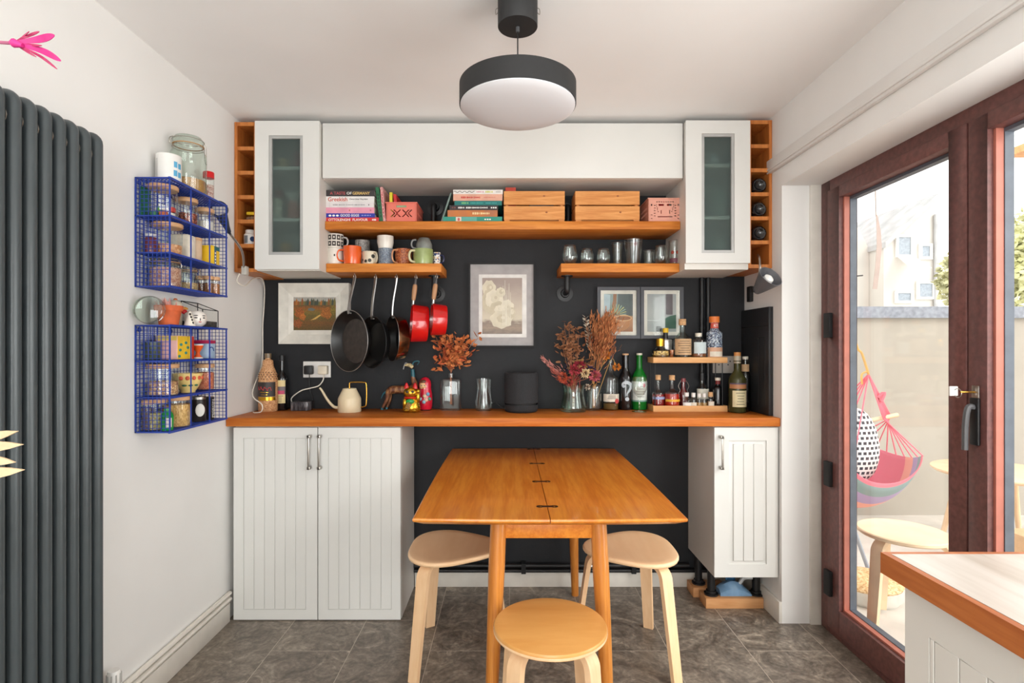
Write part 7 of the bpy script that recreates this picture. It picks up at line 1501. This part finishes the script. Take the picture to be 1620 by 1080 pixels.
t, c, r, h = B3('black-topped gin bottle at the back of the lower tier', 1110.5, 21, 56, 2.862, zl, M['glass'], hs=0.55, nr=0.34, ch=0.2, capm=M['black'], cr=0.42, sh=0.18, lab=(0.28, 0.56, col((206, 204, 190)), 1.1))
for px, lab in ((1106, 'first tiny vial of golden spirit before the black-topped bottle'), (1114, 'second tiny vial of golden spirit, nearer the cork vial')): B3(lab, px, 8.5, 26, 2.79, zl, M['glass'], hs=0.65, nr=0.55, ch=0.18, capm=M['plastic'], cr=0.66, sh=0.14, liq=liquid('gold_spirit', (206, 160, 90), 0.4), lh=0.45)
t, c, r, h = B3('small corked vial with a white label on the lower tier', 1124, 11.5, 28, 2.795, zl, M['glass'], hs=0.6, nr=0.6, ch=0.22, capm=M['cork'], cr=0.66, sh=0.12, liq=liquid('tea_spirit', (150, 96, 60), 0.3), lh=0.5, lab=(0.1, 0.48, M['paper'], 0.9))
t, c, r, h = B3('black glass bottle with a red neck label at the right of the lower tier', 1135.5, 15, 50, 2.815, zl, M['glassdark'], hs=0.66, nr=0.42, ch=0.06, capm=M['paper'], cr=0.58, sh=0.12); wlabel(t, c, r*0.48, h*0.80, h*0.92, col((120, 40, 40)), 1.4, name='neck_label')
# two bottles right of the rack
Yb = 2.742; r = S(13.2, Yb)
t, c = bot('whisky_bottle', 'large olive whisky bottle with a cream label at the worktop end', 1166.5, Yb, bprof(r, 0.262, 0.165, 0.0155, 0.055), M['glassolive'], liq=liquid('whisky', (120, 100, 44), 0.45), lh=0.10, cap=[(0, 0.286), (0.0165, 0.286), (0.0165, 0.304), (0, 0.304)], capm=col((196, 132, 70)))
lt('foil_neck', [(0.0165, 0.248), (0.018, 0.249), (0.018, 0.286), (0, 0.286)], c, col((170, 160, 140), 0.35), t)
wlabel(t, c, r, 0.03, 0.112, col((222, 212, 170)), 0.95); wlabel(t, c, r, 0.122, 0.15, col((176, 120, 80)), 1.4, name='upper_label'); wlabel(t, c, r+0.0003, 0.143, 0.15, col((84, 70, 90)), 1.4, name='label_border'); wlines(t, c, r+0.0004, 0.044, 0.10, 5, M['ink'], 0.6)
Yb = 2.79; r = S(7.8, Yb)
t, c = bot('swing_bottle', 'slim clear bottle with a kraft neck tag behind the whisky bottle', 1179, Yb, bprof(r, 0.27, 0.18, 0.0125, 0.045), M['glasssmoke'], cap=[(0, 0.266), (0.0145, 0.266), (0.0145, 0.282), (0, 0.282)], capm=M['paper'])
wlabel(t, c, 0.0185, 0.205, 0.242, M['tan'], 2.6, name='neck_tag')
# ---------------------------------------------------------------- foreground left: flower and palm tips from a vase on a stand outside the picture
vs_ = thing('plant_stand', 'round pale wooden plant stand just beyond the left edge', 'stand', (-0.86, 0.52, 0)); vc = Vector((-0.86, 0.52, 0))
lt('stand_top', [(0, 0.70), (0.15, 0.70), (0.155, 0.705), (0.155, 0.715), (0.15, 0.72), (0, 0.72)], vc, M['birch'], vs_, seg=40)
for k in range(3): a = k*2*PI/3+0.4; tb('leg', [vc+Vector((0.09*math.cos(a), 0.09*math.sin(a), 0.6995)), vc+Vector((0.15*math.cos(a), 0.15*math.sin(a), 0.0))], [0.014, 0.010], M['birchleg'], vs_, 12)
va = thing('stoneware_vase', 'tall cream stoneware vase on the plant stand', 'vase', vc+EZ*0.7205); c = vc+EZ*0.7205
lt('vase_body', [(0, 0.002), (0.05, 0.0), (0.07, 0.05), (0.075, 0.12), (0.05, 0.2), (0.03, 0.24), (0.036, 0.26), (0.032, 0.26), (0.026, 0.24), (0.045, 0.2), (0.065, 0.1), (0, 0.01)], c, col((206, 196, 180), 0.5), va)
pf = thing('pink_flower', 'bright pink thin-petalled flower reaching in at the upper left', 'flower', c+EZ*0.02)
Yf = 0.55; PT = lambda px, py, dy=0.0: Vector((X(px, Yf+dy), Yf+dy, Z(py, Yf+dy)))
base = PT(20, 68)
tb('stem', sm([c+EZ*0.02, c+EZ*0.27, vc+Vector((-0.02, 0.02, 1.35)), vc+Vector((0.08, 0.03, 1.57)), PT(-60, 60), PT(0, 67), base], 6), 0.0017, col((170, 90, 120)), pf)
pk = pm('pink_petal', (206, 40, 128), 0.5, var=0.12, scale=40); pk2 = pm('deep_pink_petal', (186, 44, 98), 0.5, var=0.12)
for (tip, mid, w_, m_) in (((86, 56), (62, 62), 0.0075, pk), ((96, 96), (66, 80), 0.0065, pk), ((62, 50), (44, 57), 0.003, pk2), ((66, 72), (44, 71), 0.0025, pk2), ((90, 109), (62, 88), 0.0028, pk2), ((57, 90), (40, 80), 0.002, pk2), ((46, 50), (36, 58), 0.0015, pk2)):
    q = sm([base, PT(*mid, 0.004), PT(*tip, -0.003)], 8); n = len(q)
    B().strip(q, Vector((0.25, -0.35, 0.9)), [max(0.0006, w_*math.sin(PI*min(1, 0.12+0.82*(i/(n-1))**1.6))) for i in range(n)], 0.0007).done('petal', m_, pf, smooth=True)
b = B(); b.tube([PT(16, 67.5), PT(22, 68), PT(36, 72)], [0.0018, 0.0045, 0.002], 10); b.done('calyx', pk, pf, smooth=True)
dl = thing('dried_palm_leaf', 'pale cream pointed dried palm tips poking in over the radiator', 'dried leaf', c+EZ*0.03)
cm = pm('cream_palm', (212, 184, 146), 0.6, var=0.06, scale=50)
hub = PT(-90, 722)
tb('stem', sm([c+EZ*0.03, c+EZ*0.262, vc+Vector((0.05, 0.0, 1.05)), hub], 6), 0.003, cm, dl)
for (tx, ty, by_, w_) in ((28, 682, 690, 0.010), (36, 703, 706, 0.011), (24, 731, 728, 0.010), (38, 743, 748, 0.012), (-10, 665, 676, 0.010), (-12, 775, 766, 0.010)):
    q = [hub, PT(-45, by_-2+(722-by_)*0.35), PT(-8, by_), PT((tx-8)/2, (by_+ty)/2), PT(tx, ty)]
    B().strip(q, EZ, [0.004, w_*0.8, w_, w_*0.65, 0.0005], 0.0022).done('leaf_blade', cm, dl, smooth=True)
# ---------------------------------------------------------------- the yard outside
YWALL = 4.2
gr = struct(bx('ground', XD+0.1, 9.0, -3.0, 40.0, -0.12, -0.02, pm('pale_paving', (206, 200, 192), 0.8, var=0.06, scale=6)), 'pale paved yard')
yw = bx('wall_yard', 1.75, 9.0, YWALL, YWALL+0.15, -0.02, Z(503, YWALL), pm('cream_render', (176, 170, 160), 0.8, var=0.02, scale=5)); struct(yw, 'cream rendered yard wall')
bx('coping', 1.75, 9.0, YWALL-0.03, YWALL+0.18, Z(503, YWALL), Z(485, YWALL), pm('slate_coping', (150, 156, 168), 0.8, var=0.12, scale=30), yw)
# stool outside
so = thing('stool', 'pale birch stool standing outside in the yard', 'stool', (1.788, 2.455, -0.02)); ox, oy = 1.788, 2.455
pb = pm('pale_birch', (236, 206, 170), 0.5, var=0.05, scale=10)
lt('seat', [(0, 0.429), (0.172, 0.429), (0.181, 0.436), (0.181, 0.446), (0.176, 0.4505), (0, 0.4505)], (ox, oy, 0), pb, so, seg=48)
for k in range(3): bent_leg(so, ox, oy, PI+0.35+k*2*PI/3, 0.429, 0.03, 0.17, 0.20, mat=pb, rb=0.05)
fs_ = thing('folding_stool_legs', 'grey metal folding prop behind the outdoor stool', 'prop', (X(1376, 3.04), 3.04, -0.02)); tb('metal_bar', [(X(1353, 3.02), 3.02, Z(842, 3.02)), (X(1379, 3.04), 3.04, -0.02)], 0.011, col((150, 158, 170)), fs_)  # bars taken as the legs of a folding stool
tb('cross_bar', [(X(1353, 3.02), 3.02, Z(842, 3.02)), (X(1330, 3.1), 3.16, -0.02)], 0.011, col((150, 158, 170)), fs_)
# woven floor cushion
ws = thing('woven_pouf', 'low round woven straw pouf on the paving', 'pouf', (X(1372, 2.75), 2.80, -0.02)); wc = (1.86, 2.83, -0.02)
lt('straw_top', [(0.165, 0.075), (0.17, 0.085), (0.15, 0.10), (0, 0.104)], wc, speck('straw', [(214, 180, 130), (190, 150, 100), (228, 200, 156)], 120), ws); lt('pouf_side', [(0, 0.0), (0.15, 0.0), (0.165, 0.02), (0.165, 0.075)], wc, col((206, 204, 198), 0.7), ws)
# hammock chair
hm = thing('hammock_chair', 'pink striped hammock chair hanging in the yard', 'hammock chair', (2.08, 3.25, 0.33)); hx_, hy_, hz_ = 2.075, 3.25, 0.70
def stripes():
    m, nt, N, L, b = new_mat('hazed_striped_cotton'); b.inputs['Roughness'].default_value = 0.85
    tc = N.new('ShaderNodeTexCoord'); se = N.new('ShaderNodeSeparateXYZ'); L.new(tc.outputs['UV'], se.inputs[0])
    r = ramp(N, [(0.0, (220, 120, 136)), (0.10, (226, 190, 130)), (0.17, (222, 132, 146)), (0.25, (164, 140, 176)), (0.32, (226, 198, 150)), (0.42, (216, 116, 130)), (0.52, (130, 150, 150)), (0.60, (166, 146, 182)), (0.70, (228, 160, 144)), (0.84, (216, 110, 130))]); r.color_ramp.interpolation = 'CONSTANT'  # stripe colours lightened to paint in the bright outdoor haze
    L.new(se.outputs['X'], r.inputs['Fac']); L.new(r.outputs['Color'], b.inputs['Base Color']); return m
sm_ = stripes()
n_u, n_v = 40, 16; vs = []; fs = []; uv = []
def hpt(u, v):
    """pouch: u runs over the arc from front lip to back lip, v across"""
    a = -0.35*PI+1.5*PI*u-PI*0.62; s_ = (v-0.5)*2
    rad_ = 0.30*math.sqrt(max(0.0, 1-0.72*s_*s_)); x = hx_-0.06+0.28*s_*0.92
    return Vector((hx_-0.02+0.27*math.sin((u-0.42)*2.7)*(1-0.25*s_*s_), hy_+0.30*s_, hz_-0.06-0.31*math.cos((u-0.42)*2.7)*math.sqrt(max(0.05, 1-0.75*s_*s_))+0.05*s_*s_))
for i in range(n_u+1):
    for j in range(n_v+1): vs.append(hpt(i/n_u, j/n_v)); uv.append((0.5+0.5*math.sin(j/n_v*9.0)*0.0+j/n_v, i/n_u))
for i in range(n_u):
    for j in range(n_v): a = i*(n_v+1)+j; fs.append((a, a+1, a+n_v+2, a+n_v+1))
b = B().add(vs, fs); o = b.done('fabric_pouch', sm_, hm, smooth=True)
ul = o.data.uv_layers.new(name='uv')
for lp in o.data.loops: ul.data[lp.index].uv = (uv[lp.vertex_index][0], uv[lp.vertex_index][1])
md = o.modifiers.new('thickness', 'SOLIDIFY'); md.thickness = 0.006
ap = Vector((X(1374, hy_), hy_, Z(592, hy_))); pr_ = pm('pink_rope', (226, 110, 126), 0.8)
for j in range(0, n_v+1, 2): tb('cord', [hpt(1.0, j/n_v), Vector((X(1392+j*1.5, hy_), hy_+0.03*(j-8)/8, Z(661, hy_))), ap], 0.004, pr_, hm, 5)
for j in range(0, n_v+1, 4): tb('cord', [hpt(0.0, j/n_v), ap], 0.004, pr_, hm, 5)
tb('spreader_bar', [(X(1366, hy_), hy_, Z(667, hy_)), (X(1420, hy_), hy_, Z(656, hy_))], 0.013, pb, hm, 10)
tb('rope', sm([ap, Vector((X(1364, hy_), hy_, Z(560, hy_))), Vector((X(1350, hy_), hy_, Z(525, hy_))), Vector((1.93, hy_, 2.2)), Vector((1.90, hy_, 2.60))], 5), 0.007, col((206, 160, 90)), hm, 8)
tb('knot_tail', sm([ap+Vector((0, 0, 0.02)), ap+Vector((-0.04, 0, -0.0)), ap+Vector((-0.045, -0.01, -0.06))], 4), 0.006, col((206, 160, 90)), hm, 6)
tb('tassel', sm([ap+Vector((0.05, -0.01, -0.14)), ap+Vector((0.08, -0.02, -0.11)), ap+Vector((0.06, -0.02, -0.16))], 4), 0.012, pr_, hm, 6)
br_ = bx('timber_beam', 1.60, 2.05, hy_-0.03, hy_+0.03, 2.58, 2.66, M['frame_brown']); tag(br_, 'dark timber arm carrying the hammock, above the glazed doors', 'beam')
def bwcloth():
    m, nt, N, L, b = new_mat('black_white_cloth'); b.inputs['Roughness'].default_value = 0.9
    tc = N.new('ShaderNodeTexCoord'); mp = N.new('ShaderNodeMapping'); mp.inputs['Scale'].default_value = (19, 8, 17); L.new(tc.outputs['Object'], mp.inputs['Vector'])
    ck = N.new('ShaderNodeTexBrick'); ck.inputs['Scale'].default_value = 1.0; ck.inputs['Color1'].default_value = lin((60, 60, 66)); ck.inputs['Color2'].default_value = lin((70, 70, 78)); ck.inputs['Mortar'].default_value = lin((240, 236, 230)); ck.inputs['Mortar Size'].default_value = 0.11; ck.inputs['Brick Width'].default_value = 0.6; ck.inputs['Row Height'].default_value = 0.5
    sw = N.new('ShaderNodeSeparateXYZ'); cb = N.new('ShaderNodeCombineXYZ'); L.new(mp.outputs[0], sw.inputs[0]); L.new(sw.outputs['X'], cb.inputs['X']); L.new(sw.outputs['Z'], cb.inputs['Y']); L.new(cb.outputs[0], ck.inputs['Vector'])
    L.new(ck.outputs['Color'], b.inputs['Base Color']); return m
cu_ = B(); cu_.M = Matrix.Translation((2.03, hy_-0.02, 0.70)) @ Matrix.Rotation(-0.12, 4, 'Y'); cu_.ball((0,0,0), (0.17, 0.10, 0.225), 24, 14, sq=0.7)
tag(cu_.done('cushion', bwcloth(), None, smooth=True), 'black and white patterned cushion in the hammock chair', 'cushion')
# outdoor table, bag, chime
Yt = 3.45; ot = thing('patio_table', 'round pale wooden patio table by the yard wall', 'table', (X(1585, Yt), Yt, -0.02)); tcx, tz = X(1582, Yt), 0.50
lt('table_top', [(0, -0.025), (0.34, -0.025), (0.355, -0.012), (0.355, -0.004), (0.345, 0.0), (0, 0.0)], (tcx, Yt, tz), pb, ot, seg=48)
for k in range(3): a = 0.5+k*2*PI/3; tb('leg', [(tcx+0.2*math.cos(a), Yt+0.2*math.sin(a), tz-0.025), (tcx+0.3*math.cos(a), Yt+0.3*math.sin(a), -0.02)], [0.02, 0.014], pb, ot, 10)
bg_ = B().box(2.72, 3.04, 2.80, 3.0, -0.02, 0.285); tag(bg_.done('cardboard_box', col((214, 178, 138), 0.8), None, bevel=0.02), 'tan soft-cornered box on the paving before the patio table', 'box')
ch_ = thing('hanging_chime', 'brown curved wooden strip hanging on a string outside', 'chime', (1.9, 2.80, 1.6)); wy = 2.80
tb('string', [(X(1386, wy), wy, Z(342, wy)), (X(1385, wy), wy, Z(310, wy)), (X(1384, wy), wy, 2.60)], 0.0025, col((150, 130, 120)), ch_, 6)
B().strip([(X(1387, wy), wy, Z(340, wy)), (X(1390, wy), wy, Z(365, wy)), (X(1391, wy), wy, Z(390, wy)), (X(1388, wy), wy, Z(425, wy)), (X(1384, wy), wy, Z(457, wy))], (1, 0, 0), [0.006, 0.02, 0.026, 0.024, 0.023], 0.003).done('wood_strip', col((176, 156, 148), 0.6), ch_, smooth=True)
tag(bx('timber_beam', 1.60, 2.0, wy-0.02, wy+0.02, 2.60, 2.66, M['frame_brown']), 'short dark timber arm carrying the wooden chime', 'beam')
tb('twig_hook', [(X(1340, 3.0), 3.0, Z(438, 3.0)), (X(1365, 3.0), 3.0, Z(435.5, 3.0))], 0.0035, M['ink']); tag(bpy.data.objects['twig_hook'], 'thin dark twig end beside the door frame outside', 'twig')
pc_ = thing('pergola_roof', 'orange timber canopy corner at the upper right outside', 'canopy', (3.6, 3.2, 2.3))
for k in range(3): bx('board', 2.82, 5.2, 2.45+k*0.21, 2.65+k*0.21, 2.36, 2.40, wood('cedar_%d' % k, (232, 176, 120), (206, 140, 84), (3, 20, 20), 0.6), pc_)
bx('fascia', 2.84, 5.2, 2.42, 2.448, 2.30, 2.42, wood('cedar_f', (236, 184, 132), (214, 152, 96), (3, 20, 20), 0.6), pc_)
bx('post', 4.6, 4.7, 2.7, 2.8, -0.02, 2.36, wood('cedar_p', (232, 176, 120), (206, 140, 84), (20, 20, 3), 0.6), pc_)
# the neighbouring house and trees beyond the wall, haze painted into their colours
Yh = 15.0; hs_ = thing('neighbour_house', 'pale rendered house with steep roofs beyond the yard wall', 'house', (X(1440, Yh), Yh+3, -0.1))
hw = pm('hazed_render', (204, 198, 191), 0.9, var=0.03, scale=1.0); hr = pm('hazed_slates', (182, 181, 182), 0.9, var=0.08, scale=3.0); hwn = pm('hazed_window', (150, 158, 168), 0.3, var=0.1)
P_ = lambda px, py: (X(px, Yh), Z(py, Yh))
B().prism_y([(P_(1398, 600)[0], -0.1), (P_(1481, 600)[0], -0.1), P_(1481, 334), P_(1477, 318), P_(1430, 362), P_(1398, 390)], Yh, Yh+8).done('gable_wall', hw, hs_)
B().prism_y([(P_(1320, 600)[0], -0.1), (P_(1397.5, 600)[0], -0.1), P_(1397.5, 388), P_(1380, 352), P_(1352, 378), P_(1320, 410)], Yh+0.6, Yh+8).done('side_wall', hw, hs_)
B().add([(*(P_(1395, 393)[0:1]), Yh-0.15, P_(1395, 393)[1]), (P_(1478, 316)[0], Yh-0.15, P_(1478, 316)[1]), (P_(1478, 316)[0], Yh+8, P_(1478, 316)[1]), (P_(1395, 393)[0], Yh+8, P_(1395, 393)[1]),
         (P_(1395, 390)[0], Yh-0.15, P_(1395, 390)[1]+0.1), (P_(1478, 316)[0], Yh-0.15, P_(1478, 316)[1]+0.14), (P_(1478, 316)[0], Yh+8, P_(1478, 316)[1]+0.14), (P_(1395, 390)[0], Yh+8, P_(1395, 390)[1]+0.1)],
        [(0,3,2,1),(4,5,6,7),(0,1,5,4),(1,2,6,5),(2,3,7,6),(3,0,4,7)]).done('roof', hr, hs_)
for (a, b_, c_, d) in ((1419, 1440, 375, 404), (1456, 1470, 389, 407), (1418, 1440, 463, 476), (1452, 1474, 448, 470)):
    x0, z1 = P_(a, c_); x1, z0 = P_(b_, d); f_ = B(); frame4(f_, x0-0.06, x1+0.06, z0-0.06, z1+0.06, 0.07, Yh-0.06, Yh-0.001); wf_ = f_.done('window', M['plastic'], hs_); bx('window_glass', x0, x1, Yh-0.03, Yh-0.002, z0, z1, hwn, wf_)
x0, z1 = P_(1417, 404); x1, z0 = P_(1441, 430); B().hexa([(x0-0.1, Yh-0.75, z0), (x1, Yh-0.75, z0), (x1, Yh-0.70, z0), (x0-0.1, Yh-0.70, z0)], [(x0, Yh-0.05, z1), (x1, Yh-0.05, z1), (x1, Yh, z1), (x0, Yh, z1)]).done('open_sash', M['plastic'], hs_)
tb('drainpipe', [(P_(1478, 340)[0], Yh-0.06, P_(1478, 340)[1]), (P_(1478, 600)[0], Yh-0.06, -0.1)], 0.05, hr, hs_)
def tree(label, x, y, zc, r, cc_, seed):
    random.seed(seed); t = thing('garden_tree', label, 'tree', (x, y, -0.1), 'trees beyond the yard wall'); tb('trunk', [(x, y, -0.1), (x+0.05, y, zc)], [0.12, 0.06], col((150, 130, 110)), t)
    b = B()
    for k in range(3800):
        d = Vector((random.gauss(0,1), random.gauss(0,1), random.gauss(0,1))).normalized()*r*random.uniform(0.35, 1.0); b.leaf((x+d.x, y+d.y, zc+d.z*1.1), (random.uniform(-1,1), random.uniform(-1,1), random.uniform(-1,.5)), 0.11, 0.075)
    o = b.done('foliage', pm('leaf_%d' % seed, cc_, 0.8, var=0.2, scale=3), t); o['kind'] = 'stuff'
tree('yellow-green tree beside the pale house', X(1540, 10), 10, Z(440, 10), 0.55, (214, 212, 172), 1)
tree('larger yellow-green tree beyond the wall at the right', X(1648, 9), 9, Z(415, 9), 0.85, (214, 213, 166), 2)
